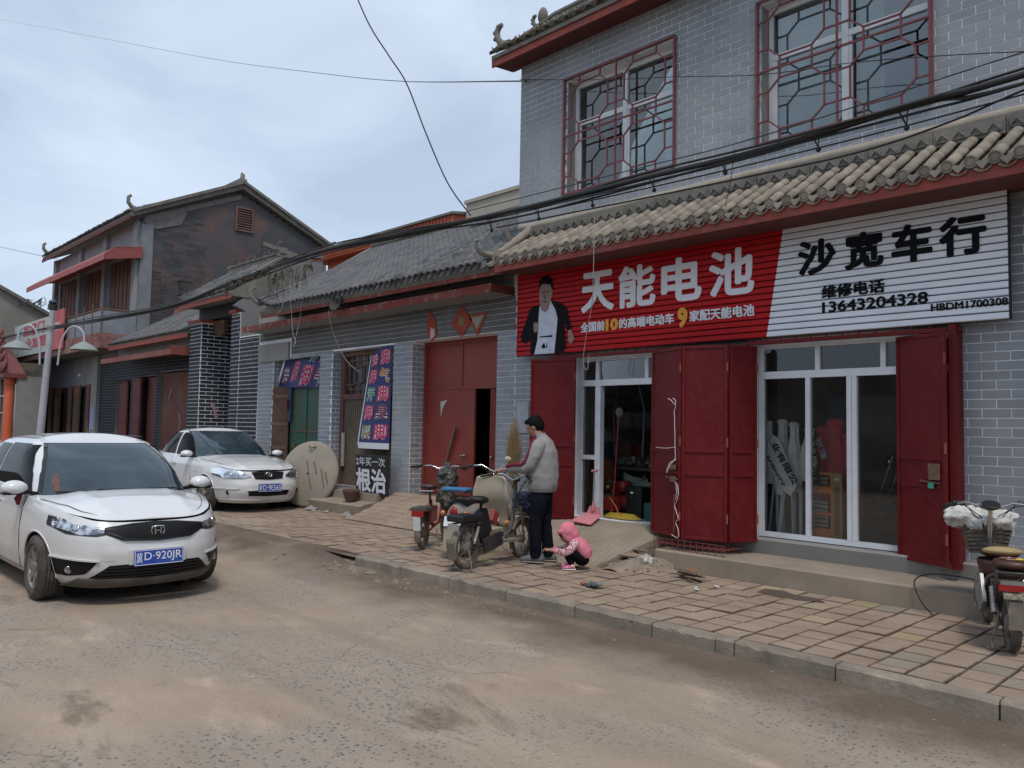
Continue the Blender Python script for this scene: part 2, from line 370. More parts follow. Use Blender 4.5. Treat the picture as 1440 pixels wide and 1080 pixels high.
for i in range(330):
    x = rnd(-9.8, -5.0) if i < 250 else rnd(-9, 0); y = rnd(5.0, 5.3)-(.25*random.random() if x < -7.5 else 0)
    r = rnd(.006, .022) if random.random() < .93 else rnd(.03, .065)
    if x > -7: r = min(r, .02)
    pebble(cb, (x, y, road_z(x, y)-.004), r)
for i in range(520):
    d = rnd(2.0, 11); a = radians(rnd(92, 182)); x, y = cos(a)*d, abs(sin(a)*d)
    if y < 5.25: pebble(cb, (x, y, road_z(x, y)-.003), rnd(.005, .011) if random.random() < .93 else rnd(.012,.022))
for x, y, r in ((-7.75,5.12,.11),(-7.95,5.2,.085),(-7.6,5.22,.09),(-8.1,5.05,.06),(-6.9,5.2,.045),(-6.3,5.22,.05),(-8.35,5.2,.05)): pebble(cb, (x, y, road_z(x, y)-.01), r)
tag(part('rubble', cb, mat('dirt_clods', (.17,.135,.105), .95, (.25,.21,.17), 12, bump=.4)), 'crumbled earth clods and rubble lying in the gutter along the kerb', 'rubble', kind='stuff')

# pavement
pv = MB()
pxs = [3-.35*i for i in range(60)] + [-18.2-.9*i for i in range(35)]
pys = [5.36, 5.8, 6.2, 6.6, 6.95, 7.05, 7.3, 7.6, 7.9, 8.1, 8.35, 9.4]
pv.add([(x, y, PZ(x, y)-.022) for y in pys for x in pxs], [(j*len(pxs)+i, (j+1)*len(pxs)+i, (j+1)*len(pxs)+i+1, j*len(pxs)+i+1) for j in range(len(pys)-1) for i in range(len(pxs)-1)])
pave = struct('pavement', pv, mat('joint_dirt', (.075,.055,.042), .95, (.15,.115,.09), 3, bump=.3))
m_paver = mat('dusty_paver', (.235,.165,.122), .9, (.31,.235,.175), 1.6, .35, .65, inst=.09, bump=.35, bscale=45, dust=.5, dcol=(.33,.26,.19), dscale=1.1, fine=.09)
m_paver2 = mat('yellowish_paver', (.28,.21,.125), .9, (.33,.26,.17), 2, inst=.08, bump=.35, bscale=45, dust=.35, dcol=(.33,.27,.21), fine=.09)
m_paver3 = mat('greyish_paver', (.19,.165,.13), .9, (.25,.21,.165), 2, inst=.08, bump=.35, bscale=45, dust=.35, dcol=(.32,.265,.21), fine=.09)
m_jd = mat('paver_edge_dirt', (.095,.066,.048), .95, (.17,.125,.09), 5)
def paver_unit(name, m):
    b = MB(); e = .030
    b.add([(-.5,-.5,-1),(.5,-.5,-1),(.5,.5,-1),(-.5,.5,-1),(-.5,-.5,-.25),(.5,-.5,-.25),(.5,.5,-.25),(-.5,.5,-.25),(-.5+e,-.5+e,0),(.5-e,-.5+e,0),(.5-e,.5-e,0),(-.5+e,.5-e,0)],
          [(0,1,5,4),(1,2,6,5),(2,3,7,6),(3,0,4,7),(4,5,9,8),(5,6,10,9),(6,7,11,10),(7,4,8,11),(8,9,10,11)])
    me = b.mesh(name); me.materials.append(m); me.materials.append(m_jd)
    for p_ in me.polygons: p_.material_index = 1 if p_.index < 8 else 0
    return me
pm = [paver_unit('paver', q) for q in (m_paver, m_paver2, m_paver3)]
cand = []
P = .236; x = 1.8; col_i = 0
while x > -24:
    off = random.choice((0, 0, .118, .06)); yend = 7.6 if x > -5.6 else (7.05 if x > -7.55 else 7.3 if x > -11.5 else 8.25)
    y = 5.475
    first = True
    while y < yend-.03:
        h = P if not first or off == 0 else P-off
        first = False
        h = min(h, yend-y)
        if h > .05: cand.append((x-P/2, y+h/2, P-rnd(.009,.015), h-rnd(.010,.017)))
        y += h
    x -= P; col_i += 1
def scr(c): q = pix((c[0], c[1], .13)); return (1/(q[2]**2)) if -60 < q[0] < 1500 and q[1] < 1140 else 0
cand.sort(key=scr, reverse=True)
rest = MB()
for i, (x, y, a, b) in enumerate(cand):
    z = PZ(x, y)+rnd(-.005, .005); t1, t2 = rnd(-.02, .02), rnd(-.02, .02)
    if i < 300:
        r = random.random(); o = bpy.data.objects.new('paver', pm[1 if r < .06 else 2 if r < .11 else 0]); COL.objects.link(o); o.parent = pave
        o.location = (x, y, z); o.rotation_euler = (t1, t2, rnd(-.012, .012)); o.scale = (a, b, .02)
    else:
        rest.add([(x-a/2,y-b/2,z-.015),(x+a/2,y-b/2,z-.015),(x+a/2,y+b/2,z-.015),(x-a/2,y+b/2,z-.015),(x-a/2,y-b/2,z-.0),(x+a/2,y-b/2,z),(x+a/2,y+b/2,z),(x-a/2,y+b/2,z)],
                 [(4,5,6,7),(0,1,5,4),(1,2,6,5),(2,3,7,6),(3,0,4,7)])
# small pavers on the slope to the gate
q = .118
for i in range(int(3.9/q)):
    for j in range(int(1.05/q)):
        x, y = -7.65-i*q-.06*(j % 2), 7.33+j*q; z0, z1 = PZ(x, y), PZ(x, y+q-.008); e = rnd(-.002, .002)
        rest.add([(x-q+.008,y,z0+e-.01),(x,y,z0+e-.01),(x,y+q-.008,z1+e-.01),(x-q+.008,y+q-.008,z1+e-.01),(x-q+.008,y,z0+e),(x,y,z0+e),(x,y+q-.008,z1+e),(x-q+.008,y+q-.008,z1+e)], [(4,5,6,7),(0,1,5,4),(1,2,6,5),(2,3,7,6),(3,0,4,7)])
part('paver_field', rest, m_paver, pave, kind='stuff')
# kerb stones
kx = [2.4, 1.5, .6, -.45, -1.404, -2.368, -3.127, -3.28, -3.866, -4.686, -5.55, -6.4, -7.25, -8.15, -9.0]
m_kerb = mat('kerb_concrete', (.20,.165,.13), .92, (.285,.235,.18), 4, inst=.10, bump=.6, bscale=30, dust=.7, dcol=(.095,.09,.085), dscale=3.0, fine=.1)
for a, b in zip(kx[:-1], kx[1:]):
    mb = MB(); n = 12; zt = .132+rnd(-.004, .004); y0 = 5.35+rnd(-.006, .006); vs = []
    for i in range(n+1):
        x = a-.006+(b+.006-a+.006)*i/n; e = .02*noise.noise(Vector((x*6, 0, 0))); c = .016+.03*abs(noise.noise(Vector((x*8, 3, 0)))) ; s = -.07 if b < -8.2 else 0
        vs += [(x, y0-.01+e, -.08), (x, y0+e, zt-c+s), (x, y0+c, zt+s-.002), (x, y0+.115, zt+s), (x, y0+.115, -.08)]
    mb.add(vs, [(i*5+k, i*5+k+1, i*5+k+6, i*5+k+5) for i in range(n) for k in range(4)]+[(4,3,2,1,0), tuple(n*5+k for k in range(5))])
    part('kerb_stone', mb, m_kerb, pave)
# concrete ramp up to the left shop door
def ramp_pt(u, v):
    x = -5.55-.32*(1-v)-u*(2.0-.1*(1-v)); y = 7.0+v*1.2; z = .125+.385*v
    z += .003*sin(x*70+y*9) + .006*noise.noise(Vector((x*2, y*2, 0))); return (x, y, z)
rm = MB().grid(ramp_pt, 90, 24, False)
rm.add([ramp_pt(0, v/6) for v in range(7)]+[(ramp_pt(0, v/6)[0], ramp_pt(0, v/6)[1], .05) for v in range(7)], [(i, i+7, i+8, i+1) for i in range(6)])
struct('entrance_ramp', rm, m_conc)
db = MB()
def heap(u, v):
    x = -5.9+u*1.0; y = 6.98+v*.95; d = ((u-.30-.35*v)/.30)**2+((v-.45)/.52)**2
    z = .118+max(0, (1-d))*.13+.02*noise.noise(Vector((x*9, y*9, 0)))*max(0, 1.2-d); return (x, y, z)
db.grid(heap, 26, 22)
for i in range(90):
    u, v = rnd(.05, .75), rnd(.05, .9); p = heap(u, v)
    if p[2] > .135: pebble(db, p, rnd(.008, .03))
tag(part('dirt_heap', db, mat('loose_dirt', (.20,.155,.12), .95, (.28,.225,.175), 9, bump=.6, bscale=60)), 'small heap of crumbled dirt beside the ramp and the step', 'dirt', kind='stuff')
# steps of the right hand shop
stp = MB().prism([(2.5,7.6,.05),(2.5,7.6,.318),(2.5,7.63,.335),(2.5,8.26,.34),(2.5,8.26,.05)], (-7.95,0,0))
stp2 = MB().prism([(2.5,8.24,.3),(2.5,8.20,.495),(2.5,8.215,.51),(2.5,8.5,.51),(2.5,8.5,.3)], (-7.95,0,0))
s_ = part('shop_step', stp, m_conc); tag(s_, None, None, kind='structure')
s2 = part('upper_tread', stp2, m_concg, s_)
st3 = MB().prism([(-11.62,7.72,.05),(-11.62,7.70,.30),(-11.62,7.76,.33),(-11.62,8.02,.36),(-11.62,8.03,.50),(-11.62,8.6,.52),(-11.62,8.6,.05)], (-2.7,0,0))
tag(part('door_step', st3, m_conc), None, None, kind='structure')

# ------------------------------------------------------------------ wall builders
def fill_rects(x0, x1, z0, z1, holes):
    xs = sorted({x0, x1, *[h[0] for h in holes], *[h[1] for h in holes]}); xs = [x for x in xs if x0 <= x <= x1]
    zs = sorted({z0, z1, *[h[2] for h in holes], *[h[3] for h in holes]}); zs = [z for z in zs if z0 <= z <= z1]
    out_ = []
    for a, b in zip(xs[:-1], xs[1:]):
        run = None
        for c, d in zip(zs[:-1], zs[1:]):
            mx_, mz = (a+b)/2, (c+d)/2
            if any(h[0] < mx_ < h[1] and h[2] < mz < h[3] for h in holes):
                if run: out_.append(run); run = None
            else: run = (a, b, run[2], d) if run else (a, b, c, d)
        if run: out_.append(run)
    return out_
class Bricks:
    """collects bricks (centre, half axes) for one thing, then builds the largest on screen as objects, the rest as one stuff part"""
    def __init__(s): s.b = []
    def face(s, o, U, Nn, x0, x1, z0, z1, holes=(), L=.24, H=.088, j=.0092, proud=.004, off=0, taper=None):
        o, U, Nn = Vector(o), Vector(U), Vector(Nn); r = int(z0//H)
        while r*H < z1:
            za, zb = max(r*H, z0), min((r+1)*H, z1)
            if zb-za < .015: r += 1; continue
            sh = (L/2 if r % 2 else 0)+off; k = int((x0-sh)//L)
            while k*L+sh < x1:
                segs = [(max(k*L+sh, x0), min((k+1)*L+sh, x1))]
                for h in holes:
                    if h[2] < (za+zb)/2 < h[3]:
                        ns = []
                        for a, b in segs:
                            if b <= h[0] or a >= h[1]: ns.append((a, b)); continue
                            if a < h[0]: ns.append((a, h[0]))
                            if b > h[1]: ns.append((h[1], b))
                        segs = ns
                for a, b in segs:
                    if b-a > .03: s.b.append((o+U*((a+b)/2)+Vector((0,0,(za+zb)/2))+Nn*(proud-.0065+rnd(-.0005,.0005)), U*((b-a-j)/2), Nn*.003, Vector((0,0,(zb-za-j)/2))))
                k += 1
            r += 1
    def build(s, parent, m, maxn=300, name='brick'):
        def area(b):
            q = pix(b[0])
            if not(-20 < q[0] < 1460 and -20 < q[1] < 1100): return 0
            u = pix(b[0]+b[1]); v = pix(b[0]+b[3]); return abs((u[0]-q[0])*(v[1]-q[1])-(u[1]-q[1])*(v[0]-q[0]))
        L = sorted(s.b, key=area, reverse=True)
        um = MB().box(-1,1,-1,1,-1,1).mesh(name); um.materials.append(m); inv = wm(parent).inverted() if parent else Matrix()
        restb = MB()
        for i, (c, ax, ay, az) in enumerate(L):
            if i < maxn and area(L[i]) > 0:
                o = bpy.data.objects.new(name, um); COL.objects.link(o); o.parent = parent
                M3 = Matrix((ax.normalized(), ay.normalized(), az.normalized())).transposed()
                if M3.determinant() < 0: M3 = Matrix((-ax.normalized(), ay.normalized(), az.normalized())).transposed()
                mw = Matrix.Translation(c) @ M3.to_4x4() @ Matrix.Diagonal((ax.length, ay.length, az.length, 1))
                o.matrix_local = inv @ mw
            else: restb.obox(c, ax, ay, az)
        if restb.v: part(name+'work', restb, m, parent, kind='stuff')

# ------------------------------------------------------------------ roofs
def arc_tile(name, m, r0, r1, L, up, n=6, th=.010, ang=pi*.96):
    """tile along -Y (towards eave), convex up (barrel) or concave (pan)"""
    b = MB(); vs = []
    for y, r in ((0, r0), (-L, r1)):
        for k in range(n+1):
            a = -ang/2+ang*k/n
            for q in (0, 1):
                rr = r-q*th; vs.append((rr*sin(a), y, (rr*cos(a)-r*cos(ang/2)) if up else (r*cos(ang/2)*-1+0)-(rr*cos(a))+r))
    S = 2*(n+1); fs = []
    for k in range(n):
        a = 2*k; fs += [(a, a+2, S+a+2, S+a), (S+a+1, S+a+3, a+3, a+1), (S+a, S+a+2, S+a+3, S+a+1)]
    fs += [(0, S, S+1, 1), (2*n, 2*n+1, S+2*n+1, S+2*n)]
    b.add(vs, fs, True); me = b.mesh(name); me.materials.append(m); return me
def place_tiles(items, parent, maxn=300, name=None):
    """items: list of (mesh, matrix world)"""
    inv = wm(parent).inverted()
    def area(it):
        q = pix(it[1].translation); return (1/q[2]**2) if -30 < q[0] < 1470 and -30 < q[1] < 1100 else 0
    items.sort(key=area, reverse=True); restd = {}
    for i, (me, mw) in enumerate(items):
        if i < maxn and area(items[i]) > 0:
            o = bpy.data.objects.new(me.name.split('.')[0], me); COL.objects.link(o); o.parent = parent; o.matrix_local = inv @ mw
        else: restd.setdefault(me.materials[0].name, (me.materials[0], MB()))[1].add([mw @ v.co for v in me.vertices], [tuple(p.vertices) for p in me.polygons], True)
    for k, (m, mb) in restd.items(): part(name or 'roof_tiles', mb, m, parent, kind='stuff')
def disc_mesh(name, m, r, th=.02, n=12):
    b = MB(); b.lathe((0,0,0), (0,1,0), [(-th, .0001), (-th, r*.55), (-th*.6, r*.62), (-th*.6, r*.8), (-th, r*.86), (-th, r), (0, r)], n, False)
    me = b.mesh(name); me.materials.append(m); return me
def hook(mb, p, dx, s=1.0, w=.05):
    """upturned finial: curls up and back; dx = -1 points to -X"""
    p = Vector(p); pts = [(0,0,0),(.10,0,.02),(.2,0,.08),(.27,0,.18),(.28,0,.28),(.24,0,.35),(.17,0,.36)]
    mb.tube([p+Vector((q[0]*dx*s, 0, q[2]*s)) for q in pts], [w*s*1.1, w*s, w*s*.95, w*s*.85, w*s*.75, w*s*.8, w*s*.55], 8)
    for k in (3, 4): mb.obox(p+Vector((pts[k][0]*dx*s+dx*.045*s, 0, pts[k][2]*s)), (.02*s,0,.01*s), (0,w*s*.5,0), (0,0,.02*s))
    return mb
# ================================================================== main two-storey shop building
Y0 = 8.3
shop = thing('shop_building', 'two storey grey brick shop with tiled canopy, lattice windows and maroon doors', 'shop building', (-3.0, 9.5, 0))
OA, OB = (-7.30,-5.20,.5,2.70), (-4.58,-2.5,.5,2.70)
W1, W2, W3 = (-7.54,-5.72,5.05,6.67), (-4.52,-2.70,5.02,6.65), (-1.35,.45,5.0,6.62)
low = MB()
for a,b,c,d in fill_rects(-8.5, 2.6, 0, 7.35, [OA, OB, W1, W2, W3]): low.box(a, b, Y0+.004, Y0+.26, c, d)
low.box(-8.5,-8.26,Y0+.26,13.5,0,7.35).box(2.36,2.6,Y0+.26,13.5,0,7.35).box(-8.5,2.6,13.4,13.64,0,7.35)
part('wall', low, m_joint, shop)
part('flat_roof', MB().box(-8.5,2.6,8.56,13.5,7.3,7.42), m_concg, shop)
bk = Bricks()
bk.face((0,Y0,0), (1,0,0), (0,-1,0), -8.5, 2.6, 0.5, 4.0, [OA, OB, (-8.3,-2.02,2.78,3.95)])
bk.face((0,Y0,0), (1,0,0), (0,-1,0), -8.5, 2.6, 4.62, 7.2, [W1, W2, W3])
bk.face((-8.5,0,0), (0,1,0), (-1,0,0), 8.3, 13, 4.0, 7.2)
bk.build(shop, m_brick)
part('plinth', MB().box(-8.5,-7.35,Y0-.03,Y0+.003,.1,.5).box(-5.15,-4.62,Y0-.012,Y0+.003,.5,2.7).box(-2.46,2.6,Y0-.012,Y0+.003,.33,.52), m_concg, shop)
# painted white reveal beside the right opening
part('door_reveal', MB().box(-4.64,-4.575,Y0-.02,Y0+.2,.5,2.70), mat('white_plaster', (.62,.62,.60), .85, (.5,.5,.48), 4), shop)
# rooms
room = MB()
room.box(-8.2,2.3,8.56,13.3,.46,.502)
part('shop_floor', room, mat('cement_floor', (.24,.23,.21), .7, (.11,.105,.10), 3), shop)
part('back_partition', MB().box(-8.2,2.3,11.6,11.7,.5,4.2), m_room, shop)
part('inner_partition', MB().box(-5.05,-4.95,8.56,11.6,.5,4.2), m_room, shop)
part('upper_floor_slab', MB().box(-8.25,2.35,8.57,13.3,4.2,4.35), m_room, shop)
part('upper_partition', MB().box(-8.25,2.35,10.6,10.7,4.36,7.28), mat('bedroom_wall', (.20,.23,.235), .9), shop)
# second-floor windows
def sash_window(Wd, curtain):
    x0,x1,z0,z1 = Wd; yf = Y0+.17; f = MB(); zt = z0+(z1-z0)*.64; xm = (x0+x1)/2
    f.box(x0,x0+.06,yf,yf+.06,z0,z1).box(x1-.06,x1,yf,yf+.06,z0,z1).box(x0+.06,x1-.06,yf,yf+.06,z1-.06,z1).box(x0+.06,x1-.06,yf,yf+.06,z0,z0+.06)
    f.box(x0+.06,x1-.06,yf+.002,yf+.058,zt-.035,zt+.035).box(xm-.035,xm+.035,yf-.004,yf+.064,z0+.06,z1-.06)
    f.box(x0+.06,x0+.11,yf+.01,yf+.05,z0+.06,zt-.035).box(xm+.035,xm+.07,yf+.01,yf+.05,z0+.06,zt-.035)
    fr = part('window_frame', f, m_white, shop)
    for a, b in ((x0+.06, xm-.035), (xm+.035, x1-.06)):
        for c, d in ((z0+.06, zt-.035), (zt+.035, z1-.06)):
            part('pane', MB().box(a-.01, b+.01, yf+.028, yf+.032, c-.01, d+.01), m_wglass, fr)
    part('window_reveal', MB().box(x0-.0,x0+.012,Y0+.01,yf-.001,z0,z1).box(x1-.012,x1,Y0+.01,yf-.001,z0,z1).box(x0,x1,Y0+.0,yf+.1,z0-.03,z0+.0), m_concg, shop)
    c = MB()
    for a, b in curtain:
        c.grid(lambda u, v: (x0+(x1-x0)*(a+(b-a)*u), yf+.16+.022*sin(u*(b-a)*75)+.01*sin(u*31), z0-.05+(z1-z0+.1)*v), int(90*(b-a)), 2)
    part('curtain', c, m_curtain, shop)
    # red steel lattice
    g = MB(); yg = Y0-.035; R = .011
    def seg(p, q, r=R): g.bar((p[0], yg, p[1]), (q[0], yg, q[1]), 2*r, 2*r, up=(0,1,0))
    for p, q in (((x0-.03,z0-.03),(x1+.03,z0-.03)),((x0-.03,z1+.03),(x1+.03,z1+.03)),((x0-.03,z0-.03),(x0-.03,z1+.03)),((x1+.03,z0-.03),(x1+.03,z1+.03))): seg(p, q, .015)
    X0,X1,Z0,Z1 = x0-.03, x1+.03, z0-.03, z1+.03; cw, ch = (X1-X0)/2, (Z1-Z0)/2
    seg((X0+cw, Z0), (X0+cw, Z1)); seg((X0, Z0+ch), (X1, Z0+ch))
    for i in (0, 1):
        for j in (0, 1):
            f_ = lambda u, v: (X0+cw*(i+u), Z0+ch*(j+v))
            a,b,c_,d = .15,.30,.70,.85; oct_ = [(b,a),(c_,a),(d,b),(d,c_),(c_,d),(b,d),(a,c_),(a,b)]
            for k in range(8): seg(f_(*oct_[k]), f_(*oct_[(k+1)%8]), .009)
            for (u, v), (u2, v2) in (((b,a),(b,0)),((c_,a),(c_,0)),((d,b),(1,b)),((d,c_),(1,c_)),((c_,d),(c_,1)),((b,d),(b,1)),((a,c_),(0,c_)),((a,b),(0,b))): seg(f_(u, v), f_(u2, v2), .009)
    for zz in (z0+.2, z1-.2):
        for xx in (x0-.03, x1+.03): g.bar((xx, yg, zz), (xx, Y0+.01, zz), .014)
    part('window_lattice', g, m_latt, shop)
m_latt = mat('red_lattice_paint', (.17,.035,.04), .5, (.13,.03,.03), 8)
sash_window(W1, ((.08,.22),(.80,.98)))
sash_window(W2, ((.04,.52),(.55,.70)))
sash_window(W3, ((.1,.4),))
# upper eave
ue = MB()
ue.prism([(-8.72,7.93,7.16),(-8.72,7.93,7.28),(-8.72,8.32,7.36),(-8.72,8.32,7.20)], (11.7,0,0))
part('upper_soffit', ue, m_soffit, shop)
part('upper_fascia', MB().box(-8.74,2.9,7.905,7.935,7.14,7.30), m_redtrim, shop)
items = []
m_tileu = mat('brown_grey_tile', (.12,.11,.095), .92, (.19,.17,.14), 6, inst=.22, bump=.4, bscale=60, fine=.1)
tb = arc_tile('barrel_tile', m_tileu, .058, .052, .17, True, 5); tp = arc_tile('drip_tile', m_tileu, .07, .07, .09, False, 4)
n = 62; sl = Vector((0,.42,.26)); 
for i in range(n):
    x = -8.70+i*.19; lift = 0
    for k in range(3):
        t = (k+.9)/3; mw = Matrix.Translation(Vector((x, 7.88, 7.335+lift))+sl*t) @ Matrix.Rotation(atan2(sl.z, sl.y), 4, 'X') @ Matrix.Rotation(rnd(-.03,.03), 4, 'Z')
        items.append((tb, mw))
    items.append((tp, Matrix.Translation((x+.095, 7.90, 7.325+lift)) @ Matrix.Rotation(-.35, 4, 'X')))
place_tiles(items, shop, 150)
rb2 = MB()
for i in range(60):
    x0_, x1_ = -8.72+i*.195, -8.72+(i+1)*.195; l0 = l1 = 0
    rb2.add([(x0_,7.88,7.30+l0*.9),(x1_,7.88,7.30+l1*.9),(x1_,8.34,7.60+l1),(x0_,8.34,7.60+l0),(x0_,8.34,7.2),(x1_,8.34,7.2),(x0_,7.88,7.24),(x1_,7.88,7.24)], [(0,1,2,3),(3,2,5,4),(6,7,1,0)])
part('upper_tile_bed', rb2, m_ridge, shop)
rg = MB()
pts = [(-8.72,8.34,7.62),(-8.5,8.34,7.64),(-8.2,8.34,7.69),(-7.8,8.34,7.76),(2.8,8.34,7.76)]
for a, b in zip(pts[:-1], pts[1:]):
    rg.add([(a[0],8.27,7.5),(b[0],8.27,7.5),(b[0],8.27,b[2]),(a[0],8.27,a[2]),(a[0],8.41,7.5),(b[0],8.41,7.5),(b[0],8.41,b[2]),(a[0],8.41,a[2])], [(0,1,2,3),(3,2,6,7),(7,6,5,4)])
    rg.bar((a[0],8.34,a[2]+.015), (b[0],8.34,b[2]+.015), .17, .04)
part('upper_ridge', rg, m_ridge, shop)
part('finial', hook(MB(), (-8.62,8.15,7.56), -1, 1.0, .06), m_ridge, shop)
f2 = MB(); hook(f2, (-8.15,8.34,7.74), -1, .55, .07); part('finial', MB().ball((-8.1,8.34,7.88), .09, .06, .13), m_ridge, shop)
part('finial', f2, m_ridge, shop)

# canopy over the ground floor
cp = MB(); CX0, CX1 = -8.1, 2.4
cp.prism([(CX0,7.49,3.86),(CX0,7.49,3.97),(CX0,8.3,4.44),(CX0,8.3,3.92)], (CX1-CX0,0,0))
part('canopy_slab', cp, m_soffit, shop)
part('canopy_fascia', MB().box(CX0,CX1,7.465,7.489,3.85,3.965), m_redtrim, shop)
part('pan_bed', MB().prism([(CX0,7.46,3.966),(CX0,7.46,3.985),(CX0,8.27,4.46),(CX0,8.27,4.44)], (CX1-CX0,0,0)), m_tileu, shop)
items = []
tb = arc_tile('barrel_tile', m_tile, .062, .054, .225, True, 8); tp = arc_tile('pan_tile', m_tile, .085, .085, .19, False, 4, ang=1.9)
dc = disc_mesh('end_disc', m_tile, .055); 
dm = MB(); dm.add([(-.07,0,.045),(-.045,0,.0),(0,-.006,-.055),(.045,0,.0),(.07,0,.045),(0,0,.02),(-.07,.014,.045),(-.045,.014,0),(0,.01,-.055),(.045,.014,0),(.07,.014,.045),(0,.014,.02)], [(0,1,5),(1,2,5),(2,3,5),(3,4,5),(1,0,6,7),(2,1,7,8),(3,2,8,9),(4,3,9,10)])
dt = dm.mesh('drip_tile'); dt.materials.append(m_tile)
sl = Vector((0,.80,.47)); an = atan2(sl.z, sl.y); x = CX0+.08
while x < CX1-.05:
    for k in range(4):
        t = .05+(k+1)*.95/4; items.append((tb, Matrix.Translation(Vector((x+rnd(-.007,.007), 7.41, 3.995+rnd(-.003,.003)))+sl*t) @ Matrix.Rotation(an+rnd(-.02,.02), 4, 'X') @ Matrix.Rotation(rnd(-.035,.035), 4, 'Z')))
    items.append((dc, Matrix.Translation((x, 7.445, 4.018)) @ Matrix.Rotation(.25, 4, 'X')))
    items.append((dt, Matrix.Translation((x+.0925, 7.425, 3.985)) @ Matrix.Rotation(-.2+rnd(-.08,.08), 4, 'X')))
    x += .185
pan = MB(); x = CX0+.17
while x < CX1-.05:
    for k in range(5):
        mw = Matrix.Translation(Vector((x, 7.42, 3.965))+sl*((k+1)/5)) @ Matrix.Rotation(an+.05, 4, 'X'); pan.add([mw @ v.co for v in tp.vertices], [tuple(p.vertices) for p in tp.polygons], True)
    x += .185
part('pan_tiles', pan, m_tile, shop, kind='stuff')
place_tiles(items, shop, 290)
cr_ = MB(); xx = CX0-.1
while xx < CX1:
    x2_ = min(xx+.62, CX1)
    q_ = MB(); q_.box(xx+.004,x2_-.004,8.13,8.296,4.44,4.60); q_.box(xx+.03,x2_-.03,8.115,8.13,4.475,4.57)
    for k in range(4):
        cx_ = xx+.09+k*.145
        if cx_ < x2_-.05: q_.tube([(cx_-.05,8.112,4.49),(cx_,8.10,4.55),(cx_+.05,8.112,4.49)], .009, 4)
    part('ridge_block', q_, m_ridge, shop); xx += .62
part('ridge_cap', MB().tube([(CX0-.25,8.2,4.60+.06),(CX0,8.2,4.635),(CX0+.5,8.2,4.63),(CX1,8.2,4.63)], .062, 10), mat('tan_mortar', (.27,.235,.19), .95, (.33,.29,.24), 6, bump=.5), shop)
# left end descending ridge with upturned hook
er = MB(); er.tube([(-8.12,8.22,4.62),(-8.16,7.95,4.40),(-8.2,7.7,4.20),(-8.23,7.52,4.12),(-8.27,7.42,4.13)], [.07,.065,.06,.05,.04], 8)
er.box(-8.2,-8.08,7.5,8.25,3.98,4.18)
part('end_ridge', er, m_tile, shop)
fb = MB(); fb.tube([(-8.26,7.44,4.12),(-8.30,7.36,4.15),(-8.33,7.31,4.22),(-8.34,7.31,4.29),(-8.33,7.35,4.32)], [.045,.04,.03,.025,.018], 8)
part('finial', MB().tube([(-8.2,7.85,4.35),(-8.21,7.78,4.50),(-8.21,7.80,4.60)], [.05,.035,.02], 6), m_ridge, shop)
part('finial', fb, m_ridge, shop)

# ------------------------------------------------------------------ shop glazing
def glazing(x0, x1, mull, name, split=None, rails=()):
    g = MB(); y = Y0+.05; zt = 2.33; T = .055
    g.box(x0,x0+T,y,y+.07,.52,2.68).box(x1-T,x1,y,y+.07,.52,2.68).box(x0+T,x1-T,y,y+.07,2.625,2.68).box(x0+T,x1-T,y,y+.07,.52,.575)
    g.box(x0+T,x1-T,y-.006,y+.076,zt-.04,zt+.04)
    for xm in mull: g.box(xm-.025,xm+.025,y-.003,y+.073,.575,zt-.04)
    tops = [x0+(x1-x0)*k/3 for k in (1, 2)]
    for xm in tops: g.box(xm-.025,xm+.025,y-.003,y+.073,zt+.04,2.625)
    for a,b,z in rails: g.box(a,b,y+.002,y+.068,z-.025,z+.025)
    fr = part('glazed_front', g, m_white, shop)
    e = [x0+T]+list(mull)+[x1-T]
    for a, b in zip(e[:-1], e[1:]): part('pane', MB().box(a, b, y+.033, y+.037, .57, zt-.03), m_glass, fr)
    e = [x0+T]+tops+[x1-T]
    for a, b in zip(e[:-1], e[1:]): part('pane', MB().box(a, b, y+.033, y+.037, zt+.03, 2.63), m_glass, fr)
    return fr
glazing(-4.57, -2.5, (-3.99, -3.54, -3.485), 'right')
# left shop: side light, then an open sliding gap
g = MB(); y = Y0+.05
g.box(-7.29,-7.23,y,y+.07,.5,2.68).box(-7.23,-5.21,y,y+.07,2.62,2.68).box(-7.23,-5.21,y-.006,y+.076,2.28,2.36).box(-6.99,-6.90,y-.004,y+.08,.5,2.28)
g.box(-6.17,-6.12,y,y+.07,2.36,2.62).box(-6.99,-6.94,y,y+.07,2.36,2.62).box(-7.23,-6.99,y,y+.07,1.28,1.34).box(-6.10,-6.04,y+.08,y+.13,.52,2.28).box(-7.23,-6.99,y,y+.07,.5,.55)
fr = part('glazed_front', g, m_white, shop)
part('pane', MB().box(-7.23,-6.99,y+.033,y+.037,.55,2.28), m_glass, fr)
part('pane', MB().box(-7.23,-5.21,y+.033,y+.037,2.36,2.62), m_glass, fr)
part('pane', MB().box(-6.04,-5.21,y+.103,y+.107,.55,2.28), m_glass, fr)
# red rail with spikes over both openings
for a, b in ((-7.6,-5.6),(-4.62,-2.40)):
    r = MB(); r.box(a,b,8.13,8.165,2.66,2.70)
    x = a+.08
    while x < b: r.box(x-.008,x+.008,8.14,8.157,2.70,2.77); x += .17
    part('spiked_rail', r, m_red, shop)
r = MB().box(-2.5,-2.43,8.10,8.28,.45,2.72); part('door_post', r, m_red, shop)

